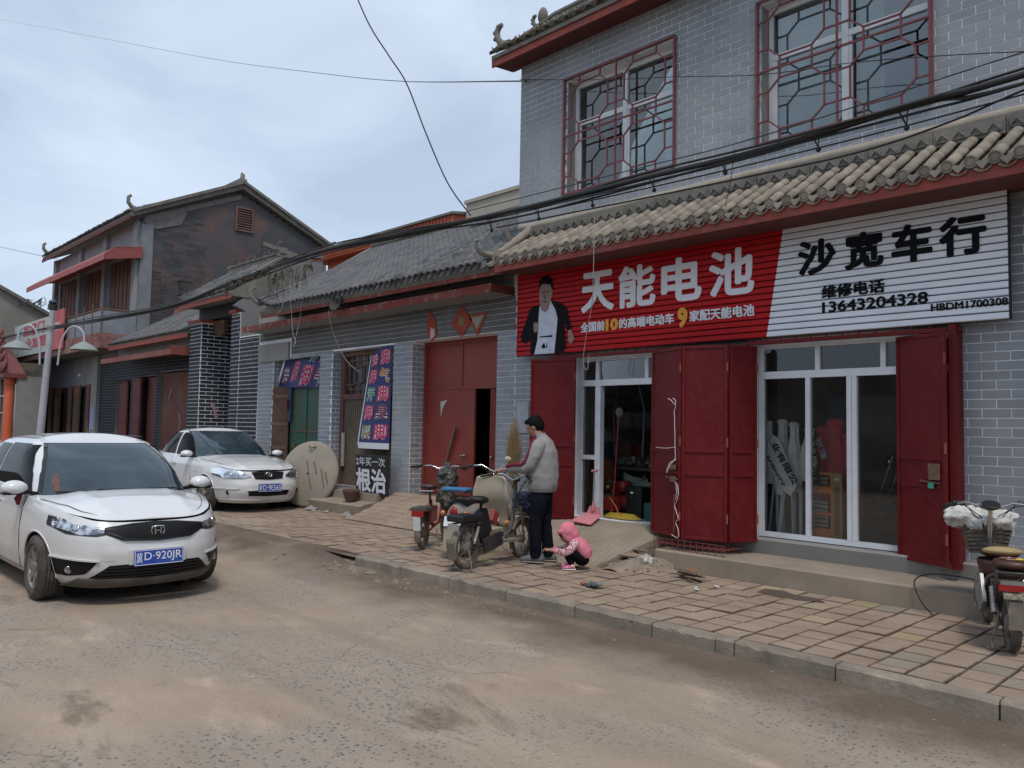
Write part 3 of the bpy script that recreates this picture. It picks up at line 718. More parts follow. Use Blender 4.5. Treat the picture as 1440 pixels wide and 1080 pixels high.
# ------------------------------------------------------------------ maroon folding doors
m_lock = mat('brass_lock', (.30,.22,.10), .4, metal=.7)
def leaf(parent, a, b, z0=.47, z1=2.65, bars=(1.46, 1.20), th=.03):
    a, b = Vector((*a, 0)), Vector((*b, 0)); d = (b-a).normalized(); nrm = Vector((d.y, -d.x, 0))
    if nrm.dot(Vector((CAM.x, CAM.y, 0))-a) < 0: nrm = -nrm
    mb = MB(); W = (b-a).length
    def bx(u0, u1, v0, v1, w0, w1): mb.obox(a+d*((u0+u1)/2)+nrm*((w0+w1)/2)+Vector((0,0,(v0+v1)/2)), d*((u1-u0)/2), nrm*((w1-w0)/2), Vector((0,0,(v1-v0)/2)))
    bx(.012, W-.012, z0+.01, z1-.01, 0, .008)
    bx(0, .035, z0, z1, -.015, .022); bx(W-.035, W, z0, z1, -.015, .022); bx(.035, W-.035, z0, z0+.035, -.015, .021); bx(.035, W-.035, z1-.035, z1, -.015, .021)
    for z in bars: bx(.04, W-.04, z-.018, z+.018, .008, .020)
    o = part('door_leaf', mb, m_red, parent); bevel(o, .003, 1)
    hb = MB()
    for z in (z0+.25, (z0+z1)/2, z1-.25): p = a+nrm*.02+Vector((0,0,z)); hb.cyl(p-Vector((0,0,.05)), p+Vector((0,0,.05)), .012, 8)
    part('hinge', hb, m_redtrim, o)
    return o, a, d, nrm, W
dl = thing('folding_door', 'maroon steel door leaf swung open left of the shop entrance, behind the standing man', 'door', (-7.45,8.05,.47))
leaf(dl, (-7.15,8.12), (-7.80,7.92))
dmid = thing('folding_door', 'three panel maroon folding door standing open between the two shop fronts, hung with white string', 'door', (-5.1,7.9,.47))
leaf(dmid, (-4.52,8.2), (-4.66,7.86)); leaf(dmid, (-4.67,7.85), (-5.16,7.70)); o3, a3, d3, n3, w3 = leaf(dmid, (-5.17,7.70), (-5.77,7.98))
part('bolt', MB().bar(a3+d3*.1+n3*.03+Vector((0,0,.52)), a3+d3*.1+n3*.03+Vector((0,0,.95)), .012), m_redtrim, o3)
st_ = MB(); p0 = a3+d3*.10+n3*.035
def curl(pts, r, amp=.012):
    P_ = [Vector(p) for p in pts]; Q_ = []
    for i in range(len(P_)-1):
        q0, q1, q2, q3 = P_[max(i-1,0)], P_[i], P_[i+1], P_[min(i+2,len(P_)-1)]
        for k in range(5):
            t = k/5; Q_.append(.5*((2*q1)+(q2-q0)*t+(2*q0-5*q1+4*q2-q3)*t*t+(3*q1-q0-3*q2+q3)*t**3)+Vector((rnd(-1,1), 0, rnd(-1,1)))*amp*.4)
    Q_.append(P_[-1]); st_.tube(Q_, r, 5)
def pz(u, z, n_=0): return p0+d3*u+n3*n_+Vector((0,0,z))
curl([pz(.02,2.06,.01), pz(-.03,2.02), pz(-.02,1.97), pz(0,1.9), pz(-.012,1.72), pz(-.02,1.52), pz(-.03,1.36)], .0042)
curl([pz(-.02,1.98), pz(.05,2.03,.01), pz(.11,2.06,.02)], .0042)
curl([pz(-.03,1.36), pz(.04,1.30,.02), pz(.13,1.20,.02)], .008, .004); curl([pz(-.03,1.35), pz(.06,1.31,.02), pz(.12,1.21,.025)], .006, .004)
curl([pz(-.05,1.10), pz(-.10,.99), pz(-.07,.90), pz(-.02,.84), pz(-.06,.76), pz(-.10,.70), pz(-.05,.64), pz(-.09,.58), pz(-.11,.50), pz(-.06,.475), pz(.0,.49), pz(.05,.50)], .0042)
curl([pz(-.02,1.12), pz(-.06,1.0), pz(-.04,.9)], .0036)
curl([pz(.42,1.485), pz(.2,1.48), pz(0,1.495), pz(-.03,1.50)], .0036, .003)
tag(part('plastic_string', st_, mat('white_string', (.66,.62,.62), .7)), 'knotted white plastic string dangling from the latch of the middle folding door', 'string')
lk = MB(); p1 = a3+d3*.12+n3*.04
lk.obox(p1+Vector((0,0,1.13)), d3*.045, n3*.014, Vector((0,0,.03))); lk.obox(p1+Vector((0,0,1.27)), d3*.05, n3*.012, Vector((0,0,.025))); lk.bar(p1-d3*.1+Vector((0,0,1.135)), p1+d3*.16+Vector((0,0,1.15)), .014)
part('latch', lk, m_rust, o3)
dr = thing('folding_door', 'maroon steel door leaf with rusty latch and green padlock at the right jamb', 'door', (-2.7,8.2,.47))
o4, a4, d4, n4, w4 = leaf(dr, (-2.50,8.03), (-3.02,8.27))
lk = MB(); p1 = a4+d4*.12+n4*.03; lk.obox(p1+Vector((0,0,1.34)), d4*.055, n4*.015, Vector((0,0,.075))); lk.bar(p1-d4*.06+Vector((0,0,1.235)), p1+d4*.16+Vector((0,0,1.25)), .014)
part('latch', lk, m_rust, o4)
part('padlock', MB().obox(p1+d4*.02+n4*.02+Vector((0,0,1.21)), d4*.022, n4*.012, Vector((0,0,.025))), mat('green_tape', (.05,.30,.22), .6), o4)
# wire rack under the folding door
wr = MB()
for i in range(12): wr.bar((-5.5+i*.08,7.66,.335), (-5.5+i*.08,7.66,.46), .006)
for i in range(12): wr.bar((-5.5+i*.08,7.66,.40), (-5.5+i*.08,8.0,.40), .006)
for z in (.345,.40,.455): wr.bar((-5.52,7.66,z), (-4.58,7.66,z), .006); wr.bar((-5.52,8.0,z), (-4.58,8.0,z), .006)
for yy in (7.75,7.84,7.93): wr.bar((-5.52,yy,.40), (-4.58,yy,.40), .006)
tag(part('wire_rack', wr, mat('red_wire', (.22,.05,.05), .6)), 'low red wire rack pushed under the middle folding door on the step', 'rack')

# ------------------------------------------------------------------ slatted shop sign
sign = thing('shop_sign', 'long slatted shop sign, red on the left and white on the right, above both entrances', 'sign', (-5.2,8.15,2.75))
SX0, SX1, SZ0, SZ1, SY = -8.30, -2.0, 2.735, 3.93, 8.12
m_sred = mat('sign_red', (.46,.005,.008), .5, (.42,.006,.01), 2, spec=.2, dust=.06, dcol=(.2,.06,.05), dscale=3)
m_swht = mat('sign_white', (.78,.82,.88), .5, (.72,.76,.83), 2, dust=.08, dscale=3)
NS = 17; hs = (SZ1-SZ0)/NS
def xs_split(z): return -4.35+.20*(z-SZ0)/(SZ1-SZ0)
for k in range(NS):
    z0, z1 = SZ0+k*hs+.006, SZ0+(k+1)*hs-.007; zm = (z0+z1)/2
    for (xa, xb, xc, xd, m) in ((SX0, xs_split(z0), xs_split(z1), SX0, m_sred), (xs_split(z0)+.001, SX1, SX1, xs_split(z1)+.001, m_swht)):
        mb = MB().add([(xa,SY,z0),(xb,SY,z0),(xc,SY,z1),(xd,SY,z1),(xa,SY-.006,z0+.006),(xb,SY-.006,z0+.006),(xc,SY-.006,z1-.004),(xd,SY-.006,z1-.004),(xa,SY+.02,z0-.002),(xb,SY+.02,z0-.002),(xc,SY+.02,z1+.002),(xd,SY+.02,z1+.002)],
                      [(4,5,6,7),(0,1,5,4),(7,6,2,3),(8,9,1,0),(3,2,10,11),(0,4,7,3),(1,2,6,5),(0,3,11,8),(1,9,10,2)])
        part('slat', mb, m, sign)
fm = MB().box(SX0,SX1,SY+.024,SY+.05,SZ0,SZ1).box(SX0-.006,SX0,SY-.004,SY+.05,SZ0,SZ1).box(SX1,SX1+.012,SY-.008,SY+.05,SZ0-.004,SZ1)
part('sign_frame', fm, mat('sign_backing', (.02,.02,.022), .7), sign)
for x in (-8.0,-6,-4.2,-2.2): part('sign_bracket', MB().box(x-.02,x+.02,SY+.05,Y0+.01,SZ0+.1,SZ1-.1), m_rust, sign)
TY = SY-.010
def tpx(mb, s, xl, yl, xr, yr, bold=.02, depth=.012, z=None, ZX=None):
    a = onY(xl, yl, TY); b = onY(xr, yr, TY)
    z0, z1 = z if z else (a.z, b.z)
    text_mb(mb, s, (a.x, TY+.004, z0), (1,0,0), (0,0,1), b.x-a.x, z1-z0, bold, -depth if False else depth)
za = onY(818, 441, TY).z; zb = onY(1060, 353, TY).z
L1 = MB()
zb += .07
for ch, xl, xr in (('天',818,864),('能',870,922),('电',930,987),('池',997,1061)): tpx(L1, ch, xl, 400, xr, 400, .030, z=(za, zb))
part('lettering', L1, m_whitel, sign)
L2 = MB(); z2 = (onY(817,468,TY).z, onY(1061,427,TY).z)
for s, xl, xr in (('全国前',817,850.5),('的高端电动车',871,948),('家配天能电池',970,1061)): tpx(L2, s, xl, 450, xr, 450, .028, z=z2)
part('lettering', L2, m_whitel, sign)
L3 = MB(); tpx(L3, '10', 852, 462, 869.5, 450, .05, z=(z2[0]-.01, z2[1]+.01)); tpx(L3, '9', 953, 455, 967, 436, .05, z=(z2[0]-.06, z2[1]+.05))
part('lettering', L3, mat('letter_orange', (.75,.32,.02), .5), sign)
zz = (onY(1060+235/3.789, 230+605/3.789, TY).z, onY(1060+1240/3.789, 230+255/3.789, TY).z)
L4 = MB()
for ch, a, b in (('沙',235,437),('宽',485,692),('车',735,952),('行',990,1242)): tpx(L4, ch, 1060+a/3.789, 400, 1060+b/3.789, 350, .036, z=zz)
part('lettering', L4, m_blackw, sign)
L5 = MB(); tpx(L5, '维修电话', 1060+362/3.789, 230+725/3.789, 1060+697/3.789, 230+612/3.789, .03, z=(onY(1155.5,230+722/3.789,TY).z, onY(1243,230+612/3.789,TY).z))
tpx(L5, '13643204328', 1060+365/3.789, 230+797/3.789, 1060+928/3.789, 230+680/3.789, .02)
tpx(L5, 'HBDM1700308', 1060+945/3.789, 230+788/3.789, 1060+1355/3.789, 230+710/3.789, .02)
part('lettering', L5, m_blackw, sign)
# printed figure of a young man in an open dark jacket (flat print)
def flat(mb, poly, y):
    pts = [onY(720+a/7.71, 370+b/7.71, TY) for a, b in poly]; mb.prism([(p.x, y, p.z) for p in pts], (0, .002, 0))
fj = MB(); flat(fj, [(300,450),(250,470),(195,500),(150,640),(95,790),(110,860),(150,875),(205,830),(195,985),(240,990),(270,860),(290,560)], TY-.002)
flat(fj, [(420,400),(500,420),(560,450),(600,500),(640,720),(600,730),(560,600),(585,900),(560,970),(460,975),(495,600),(470,500),(430,430)], TY-.002)
flat(fj, [(600,500),(560,450),(520,470),(555,600),(600,730),(645,715)], TY-.003)
part('printed_jacket', fj, mat('print_black', (.006,.006,.009), .6, spec=.1), sign)
fs = MB(); flat(fs, [(290,520),(300,470),(420,400),(480,500),(497,600),(480,750),(460,975),(240,990),(275,840),(285,700)], TY-.0)
part('printed_shirt', fs, mat('print_white', (.62,.66,.74), .5, (.45,.5,.6), 9), sign)
fh = MB(); flat(fh, [(300,260),(310,230),(420,220),(445,260),(440,330),(420,400),(395,500),(365,530),(330,520),(300,440),(298,350)], TY-.003)
flat(fh, [(240,645),(290,645),(285,740),(245,755),(235,700)], TY-.006); flat(fh, [(610,730),(645,720),(680,820),(640,880),(615,850)], TY-.006)
part('printed_skin', fh, mat('print_skin', (.30,.19,.15), .5, (.24,.15,.12), 12), sign)
fk = MB(); flat(fk, [(295,300),(300,190),(340,140),(400,140),(440,180),(448,270),(438,300),(420,235),(350,225),(315,240)], TY-.005)
for a, b in ((322,315),(372,305)): flat(fk, [(a,b),(a+38,b-6),(a+38,b+2),(a,b+8)], TY-.005)
flat(fk, [(340,415),(380,410),(378,420),(345,424)], TY-.005); flat(fk, [(345,365),(350,320),(356,372),(372,380),(350,384)], TY-.0045)
flat(fk, [(300,795),(440,780),(440,800),(300,805)], TY-.004); flat(fk, [(320,905),(350,860),(365,915),(385,865),(380,915),(330,925)], TY-.004)
part('printed_hair', fk, mat('print_hair', (.006,.006,.006), .6, spec=.1), sign)
# ================================================================== low courtyard house left of the shop
hs1 = thing('courtyard_house', 'low grey brick house with sagging grey tiled roof and tall red gate', 'house', (-12.5, 9.5, 0))
GO, BO, GR = (-11.08,-8.92,.4,3.16), (-13.65,-11.62,.5,3.14), (-16.05,-14.12,.4,3.10)
HX0, HX1 = -16.74, -8.505
wb = MB()
for a,b,c,d in fill_rects(HX0, HX1, .1, 4.25, [GO, BO, GR]): wb.box(a, b, Y0+.004, Y0+.32, c, d)
wb.box(HX0,HX0+.24,Y0+.32,12.8,0,4.2).box(HX0,HX1,12.8,13.04,0,4.2)
part('wall', wb, m_joint, hs1)
hb_ = Bricks(); hb_.face((0,Y0,0), (1,0,0), (0,-1,0), HX0, HX1, .45, 3.168, [GO, BO, GR, (-16.74,-15.3,3.05,3.5)])
hb2_ = Bricks(); hb2_.face((0,Y0,0), (1,0,0), (0,-1,0), HX0, HX1, 3.168, 3.70, [(-16.74,-15.3,3.05,3.5)], j=.006); hb2_.build(hs1, m_brick2, 40)  # darker brick band: shade under the slab plus dirt put into the colour
for X, yb in ((GO[0], 8.58), (BO[0], 8.6), (GR[0], 8.6)):
    hb_.face((X,0,0), (0,1,0), (1,0,0), Y0+.01, yb, .5, 3.12)
hb_.build(hs1, m_brick, 260)
part('lintel_beam', MB().box(-16.70,-15.35,Y0-.05,Y0+.02,3.06,3.44), m_concg, hs1)
part('upper_band', MB().box(HX0,-8.58,8.26,8.30,3.80,4.08), m_concg, hs1)
# slab with peeling red edge, then the tiled eave above
m_peel = mat('peeling_red_paint', (.17,.028,.02), .85, (.20,.155,.125), 7, .52, .66, bump=.3, dust=.2, detail=8)
part('slab', MB().box(-16.6,-8.58,7.84,8.3,3.70,3.80), m_concg, hs1)
part('slab_edge', MB().box(-16.62,-8.56,7.815,7.838,3.685,3.81).box(-8.575,-8.555,7.84,8.3,3.685,3.81), m_peel, hs1)
part('eave_fascia', MB().box(-15.6,-8.25,7.74,7.765,3.90,4.02), m_peel, hs1)
part('roof_bed', MB().prism([(-15.6,7.70,4.02),(-15.6,7.70,4.05),(-15.6,9.2,4.90),(-15.6,10.45,5.76),(-15.6,10.45,5.4),(-15.6,8.3,4.0),(-15.6,7.75,3.95)], (7.09,0,0)).prism([(-15.6,10.46,5.4),(-15.6,10.46,5.76),(-15.6,13.1,4.3),(-15.6,13.1,4.1)], (7.09,0,0)), m_ridge, hs1)
part('eave_bed', MB().prism([(-8.52,7.70,4.02),(-8.52,7.70,4.05),(-8.52,8.28,4.38),(-8.52,8.28,4.1)], (.36,0,0)), m_ridge, hs1)
tb = arc_tile('roof_tile', m_tileg, .072, .064, .15, True, 5); items = []
def rz(t):           # slightly sagging slope
    return (7.66+2.75*t, 4.085+1.69*t-.06*sin(pi*t))
nr = 44
for i in range(nr):
    x = -15.52+i*.158
    for k in range(23):
        t = (k+1)/23; y, z = rz(t)
        if x > -8.6 and y > 8.22: continue
        lift = .20*max(0, 1-(x+15.55)/.7)**2*(1-t)+.012*noise.noise(Vector((x*1.3, y*1.5, 0)))
        items.append((tb, Matrix.Translation((x+rnd(-.007,.007), y, z+lift)) @ Matrix.Rotation(.55+rnd(-.04,.04), 4, 'X') @ Matrix.Rotation(rnd(-.07,.07), 4, 'Z')))
place_tiles(items, hs1, 300)
dtm = MB().add([(-.055,0,.05),(-.05,0,-.01),(0,-.005,-.05),(.05,0,-.01),(.055,0,.05),(0,0,.06),(0,.01,0)], [(0,1,2,3,4,5)]).mesh('drip_tile'); dtm.materials.append(m_tileg)
for i in range(45):
    o = link('drip_tile', dtm, None, hs1); o.location = (-15.52+i*.158, 7.675, 4.06+.18*max(0, 1-(i*.158)/.7)**2); o.rotation_euler = (rnd(-.3,0), 0, rnd(-.1,.1))
rg = MB(); 
for i in range(14):
    xa, xb = -15.55+i*.505, -15.55+(i+1)*.505-.006; dz = -.03*sin(pi*i/14)
    q_ = MB().box(xa, xb, 10.38, 10.54, 5.66+dz, 5.88+dz); q_.bar((xa,10.46,5.91+dz), (xb,10.46,5.91+dz), .20, .05)
    for j in range(3): q_.box(xa+.03+j*.16, xa+.16+j*.16, 10.368, 10.38, 5.72+dz, 5.84+dz)
    part('ridge_block', q_, m_ridge, hs1)
vg = MB(); vg.tube([(-15.62,7.66,4.20),(-15.62,8.2,4.40),(-15.62,9.3,5.06),(-15.62,10.5,5.84)], [.055,.07,.08,.08], 8); part('verge', vg, m_ridge, hs1)
fh_ = MB(); fh_.tube([(-15.62,7.70,4.22),(-15.64,7.60,4.26),(-15.66,7.52,4.36),(-15.66,7.52,4.48),(-15.66,7.58,4.52)], [.05,.045,.035,.03,.025], 8); fh_.ball((-15.66,7.6,4.54), .035)
part('finial', fh_, m_ridge, hs1)
part('finial', hook(MB(), (-15.45,10.46,5.9), -1, .35, .07), m_ridge, hs1)
# dark interior behind the openings
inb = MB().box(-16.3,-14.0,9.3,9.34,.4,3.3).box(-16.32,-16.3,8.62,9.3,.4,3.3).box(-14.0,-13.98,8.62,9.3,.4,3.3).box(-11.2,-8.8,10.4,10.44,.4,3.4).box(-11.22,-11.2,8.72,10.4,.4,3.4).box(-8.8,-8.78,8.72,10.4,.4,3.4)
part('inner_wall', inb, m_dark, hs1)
part('house_floor', MB().box(-16.5,-8.52,8.35,12.7,.4,.545), m_concg, hs1)
# red gate
m_gate = mat('red_gate_paint', (.245,.026,.016), .5, (.20,.022,.015), 1.5, bump=.15, bscale=6, dust=.30, dcol=(.22,.10,.07), dscale=2, fine=.05)
gate = part('gate', MB().box(-11.08,-8.92,8.60,8.64,2.34,3.16), m_gate, hs1)
def wx(px_, Y=8.6): return onY(px_, 560, Y).x
gxm = -9.72
g = MB().box(-11.08,-11.0,8.575,8.66,.55,3.16).box(-9.0,-8.92,8.575,8.66,.55,3.16).box(-11.0,-9.0,8.58,8.65,3.08,3.16).box(-11.0,-9.0,8.578,8.655,2.32,2.38).box(-10.08,-10.06,8.585,8.60,2.38,3.08)
part('gate_frame', g, m_gate, gate)
lf = part('gate_leaf', MB().box(-11.0,-9.74,8.59,8.63,.56,2.32).box(-10.995,-9.745,8.583,8.59,.57,.62), m_gate, gate)
pb_ = MB(); pb_.bar((-10.42,8.55,1.02), (-10.17,8.55,1.68), .035, .035); pb_.cyl((-10.38,8.55,1.12),(-10.38,8.59,1.12),.02).cyl((-10.21,8.55,1.56),(-10.21,8.59,1.56),.02)
part('pull_bar', pb_, m_rust, lf)
part('knob', MB().lathe((-9.98,8.59,1.22), (0,-1,0), [(0,.03),(.02,.03),(.025,.012),(.05,.012),(.055,.028),(.08,.022),(.085,.001)], 12), m_steel, lf)
pp = MB().add([(-10.62,8.586,2.12),(-10.44,8.586,2.15),(-10.55,8.584,2.02),(-10.60,8.586,1.86)], [(0,3,2,1)]); part('paper_scrap', pp, mat('old_paper', (.5,.48,.46), .9), lf)
lf2 = part('gate_leaf', MB().obox((-9.19,8.74,1.44), (.19,.13,0), (-.012,.016,0), (0,0,.88)), m_gate, gate)
part('knob', MB().ball((-9.33,8.60,1.22), .028), m_steel, lf2)
# green door
gd = part('green_door', MB().box(-15.60,-15.56,8.50,8.56,.5,2.5).box(-15.56,-14.98,8.52,8.54,.5,2.5).box(-14.95,-14.16,8.52,8.54,.5,2.5).box(-14.99,-14.94,8.50,8.56,.5,2.5), mat('green_paint', (.018,.10,.062), .55, (.05,.075,.05), 3, bump=.2, dust=.45, dcol=(.12,.10,.07), dscale=4), hs1)
for z in (1.05,1.55): part('door_rail', MB().box(-15.56,-14.16,8.508,8.52,z-.012,z+.012), m_rust, gd)
part('latch', MB().box(-15.5,-15.38,8.49,8.52,1.2,1.3), m_rust, gd)
bd = MB().obox((-16.0+.19,8.38,1.5), (.17,.10,0), (-.01,.018,0), (0,0,1.0))
od = part('brown_door', bd, mat('brown_wood', (.11,.05,.03), .75, (.07,.04,.03), 6, bump=.3, bscale=25, dust=.3), hs1)
for z in (.7,1.2,1.7,2.3): part('door_rail', MB().obox((-15.82,8.355,z), (.165,.097,0), (-.006,.011,0), (0,0,.03)), m_rust, od)
# banner door: wooden frame, lattice transom, ribbed shutter
m_oldred = mat('old_red_wood', (.15,.055,.045), .8, (.10,.06,.05), 8, bump=.3, dust=.3)
f = MB().box(-13.64,-13.54,8.50,8.60,.52,3.12).box(-11.72,-11.63,8.50,8.60,.52,3.12).box(-13.54,-11.72,8.505,8.595,2.20,2.30).box(-13.54,-11.72,8.505,8.595,3.04,3.12).box(-12.63,-12.55,8.50,8.59,2.3,3.04)
fo = part('door_frame', f, m_oldred, hs1)
for x0_, x1_ in ((-13.54,-12.63),(-12.55,-11.72)):
    la = MB(); cx_, cz = (x0_+x1_)/2, 2.67; w_, h_ = (x1_-x0_)/2, .37
    for s1, s2 in ((.30,.42),(.68,.75)):
        la.box(cx_-w_*s1,cx_+w_*s1,8.53,8.55,cz+h_*s2-.012,cz+h_*s2+.012).box(cx_-w_*s1,cx_+w_*s1,8.53,8.55,cz-h_*s2-.012,cz-h_*s2+.012)
        la.box(cx_-w_*s1-.012,cx_-w_*s1+.012,8.53,8.55,cz-h_*s2,cz+h_*s2).box(cx_+w_*s1-.012,cx_+w_*s1+.012,8.53,8.55,cz-h_*s2,cz+h_*s2)
    for t in (-.5, 0, .5): la.box(cx_+w_*t-.01,cx_+w_*t+.01,8.532,8.548,cz-h_,cz-h_*.42).box(cx_+w_*t-.01,cx_+w_*t+.01,8.532,8.548,cz+h_*.42,cz+h_)
    for t in (-.5, .5): la.box(cx_-w_,cx_-w_*.3,8.532,8.548,cz+h_*t-.01,cz+h_*t+.01).box(cx_+w_*.3,cx_+w_,8.532,8.548,cz+h_*t-.01,cz+h_*t+.01)
    part('lattice', la, m_oldred, fo)
    part('dark_pane', MB().box(x0_,x1_,8.57,8.575,2.3,3.04), mat('dim_pane', (.035,.035,.035), .25), fo)
m_shut = mat('ribbed_shutter', (.155,.115,.085), .7, (.10,.08,.065), 3, bump=.2, dust=.4)
x = -13.53; k = 0; rp_ = MB()
while x < -11.74:
    part('shutter_rib', MB().prism([(x,8.56,.55),(x+.012,8.53,.55),(x+.04,8.53,.55),(x+.052,8.56,.55)], (0,0,1.65)), m_shut, fo); x += .066
part('shutter_back', MB().box(-13.54,-11.72,8.561,8.57,.52,2.2), m_shut, fo)
part('cream_strip', MB().box(-13.52,-13.44,8.47,8.50,.9,1.55), mat('cream_paper', (.45,.36,.30), .9), fo)

# things around the house front
m_paperr = mat('faded_red_paper', (.34,.03,.018), .9, (.28,.07,.04), 12)
def charm(px_, py_, label, shape):
    c = onY(px_, py_, 8.285); mb = MB()
    if shape == 0: mb.prism([(c.x-.13,8.285,c.z-.05),(c.x-.05,8.285,c.z+.33),(c.x+.12,8.285,c.z+.12),(c.x+.16,8.285,c.z-.12),(c.x+.02,8.285,c.z-.24)], (0,.004,0))
    if shape == 1: mb.prism([(c.x-.26,8.285,c.z),(c.x,8.285,c.z+.26),(c.x+.26,8.285,c.z),(c.x,8.285,c.z-.26)], (0,.004,0))
    if shape == 2: mb.prism([(c.x-.22,8.285,c.z+.12),(c.x+.24,8.285,c.z+.14),(c.x,8.285,c.z-.24)], (0,.004,0))
    o = tag(part('paper_charm', mb, m_paperr), label, 'paper decoration', 'new year papers pasted over the gate')
    gld = mat('worn_gold', (.20,.15,.05), .8)
    if shape == 1: part('printed_motif', MB().prism([(c.x-.1,8.281,c.z-.02),(c.x-.03,8.281,c.z+.1),(c.x+.09,8.281,c.z+.04),(c.x+.05,8.281,c.z-.1)], (0,.003,0)), gld, o)
    if shape == 2: part('bare_patch', MB().prism([(c.x-.15,8.281,c.z+.075),(c.x+.16,8.281,c.z+.09),(c.x,8.281,c.z-.13)], (0,.003,0)), mat('bare_glue', (.30,.27,.22), .9), o)
    if shape == 0: part('bare_patch', MB().prism([(c.x-.02,8.281,c.z-.20),(c.x+.0,8.281,c.z+.02),(c.x+.1,8.281,c.z-.03),(c.x+.11,8.281,c.z-.13)], (0,.003,0)), mat('bare_glue', (.45,.42,.36), .9), o)
charm(606, 462, 'torn red paper charm, leftmost above the tall red gate', 0)
charm(649, 452, 'whole red diamond paper charm, middle one above the tall red gate', 1)
charm(671, 452, 'torn red triangle paper charm, rightmost above the tall red gate', 2)
# blue advertising banner on the ribbed door
m_blue = mat('banner_blue', (.018,.028,.125), .6, (.022,.034,.14), 5, bump=.2, bscale=9)
m_pink = mat('banner_pink', (.50,.03,.10), .6); m_wt = mat('banner_white', (.62,.62,.68), .6); m_org = mat('banner_orange', (.45,.16,.05), .6); m_grn = mat('banner_green', (.05,.30,.12), .6); m_drk = mat('banner_dark_red', (.16,.02,.05), .6); m_olv = mat('banner_olive', (.25,.20,.09), .6)
bn = thing('advertising_banner', 'tall curled blue banner with pink characters hanging on the ribbed door', 'banner', (-11.9,8.3,1.33))
def bpt(u, v):     # u 0..1 left-right, v 0..1 bottom-top
    xl = -12.66+.50*max(v, 0)**1.3; xr = -11.68+.02*v
    return Vector((xl+(xr-xl)*u, 8.30-.05*sin(pi*u)*(1-v*.4)-.10*(1-u)*max(v,0)**3, 1.33+1.80*v-.16*(1-u)**2*v**6))
cl = MB().grid(bpt, 12, 24); part('cloth', cl, m_blue, bn)
eg = MB(); eg.grid(lambda u, v: bpt(-.03+.05*u, v)-Vector((0,.004,0)), 1, 20); eg.grid(lambda u, v: bpt(u, -.03+.06*v)-Vector((0,.004,0)), 12, 1); part('hem', eg, m_wt, bn)
def on_banner(ch, u0, u1, v0, v1, m, bp=bpt, par=bn):
    for b, mm, dy in ((.075, m_wt, .004), (.02, m, .0075)):
        vs, fs = glyph_mesh(ch, b, 0); x0 = min(v.x for v in vs); x1 = max(v.x for v in vs); y0 = min(v.y for v in vs); y1 = max(v.y for v in vs)
        mb = MB().add([bp(u0+(u1-u0)*(v.x-x0)/(x1-x0), v0+(v1-v0)*(v.y-y0)/(y1-y0))-Vector((0,dy,0)) for v in vs], fs); part('lettering', mb, mm, par)
rows = [(.815,.975),(.63,.79),(.445,.605),(.26,.42),(.06,.22)]
for (v0, v1), ch, m in zip(rows, '脚气脚臭脚', (m_pink, m_org, m_pink, m_drk, m_pink)): on_banner(ch, .54, .95, v0, v1, m)
for (v0, v1), ch, m in zip(rows, '治脚汗脚裂', (m_pink, m_pink, m_grn, m_pink, m_olv)): on_banner(ch, .08, .46, v0, v1-.01, m)
# second banner, hung sideways above the green door
b2 = thing('advertising_banner', 'crumpled blue banner hanging sideways above the green metal door', 'banner', (-15.1,8.5,2.1))
def b2pt(u, v): return Vector((-15.95+1.75*u+.28*(v-1)*-0+.30*(v-.5), 8.44+.03*sin(u*9), 2.50-.05*u+.60*v))
part('cloth', MB().grid(b2pt, 14, 6), m_blue, b2)
part('cloth', MB().grid(lambda u, v: Vector((-15.88+.35*u-.25*(1-v)*0, 8.46, 1.75+.8*v)), 3, 6), m_blue, b2)
part('hem', MB().grid(lambda u, v: b2pt(-.03+.04*u, v)-Vector((0,.004,0)), 1, 5).grid(lambda u, v: b2pt(.98+.03*u, v)-Vector((0,.004,0)), 1, 5), m_wt, b2)
for ch, u0, u1, v0, v1, m in (('治',.04,.18,.15,.75,m_drk),('脚',.24,.44,.2,.95,m_pink),('脚',.52,.74,.05,.8,m_pink),('气',.78,.95,.0,.7,m_drk),('汗',.6,.76,.86,1.2,m_grn),('脚',.8,.97,.84,1.2,m_pink)): on_banner(ch, u0, u1, v0, v1, m, b2pt, b2)
for ch, v0 in (('脚',1.95),): on_banner(ch, .2, .8, .3, .62, m_pink, lambda u, v: Vector((-15.88+.35*u, 8.45, 1.75+.8*v)), b2)
# black board
sb = thing('notice_board', 'small black board with white hand painted characters below the tall blue banner', 'board', (-11.85,8.1,.5))
part('board', MB().obox((-11.87,8.08,.82), (.49,0,0), (0,.012,.002), (0,-.02,.345)), mat('board_black', (.012,.013,.015), .6), sb)
lt = MB(); text_mb(lt, '2年买一次', (-12.33,8.050,.98), (1,0,0), (0,-.06,1), .9, .155, -.005, .003); text_mb(lt, '根治', (-12.33,8.076,.51), (1,0,0), (0,-.06,1), .92, .43, .03, .003)
part('lettering', lt, m_wt, sb)
# plant pot below
pt = MB().lathe((-12.15,7.85,.36), (0,0,1), [(0,.10),(.16,.15),(.20,.16),(.20,.14),(.15,.13),(.15,.001)], 16)
tag(part('flower_pot', pt, mat('dark_clay', (.09,.045,.035), .85, bump=.3)), 'small dark clay pot on the step below the black board', 'pot')
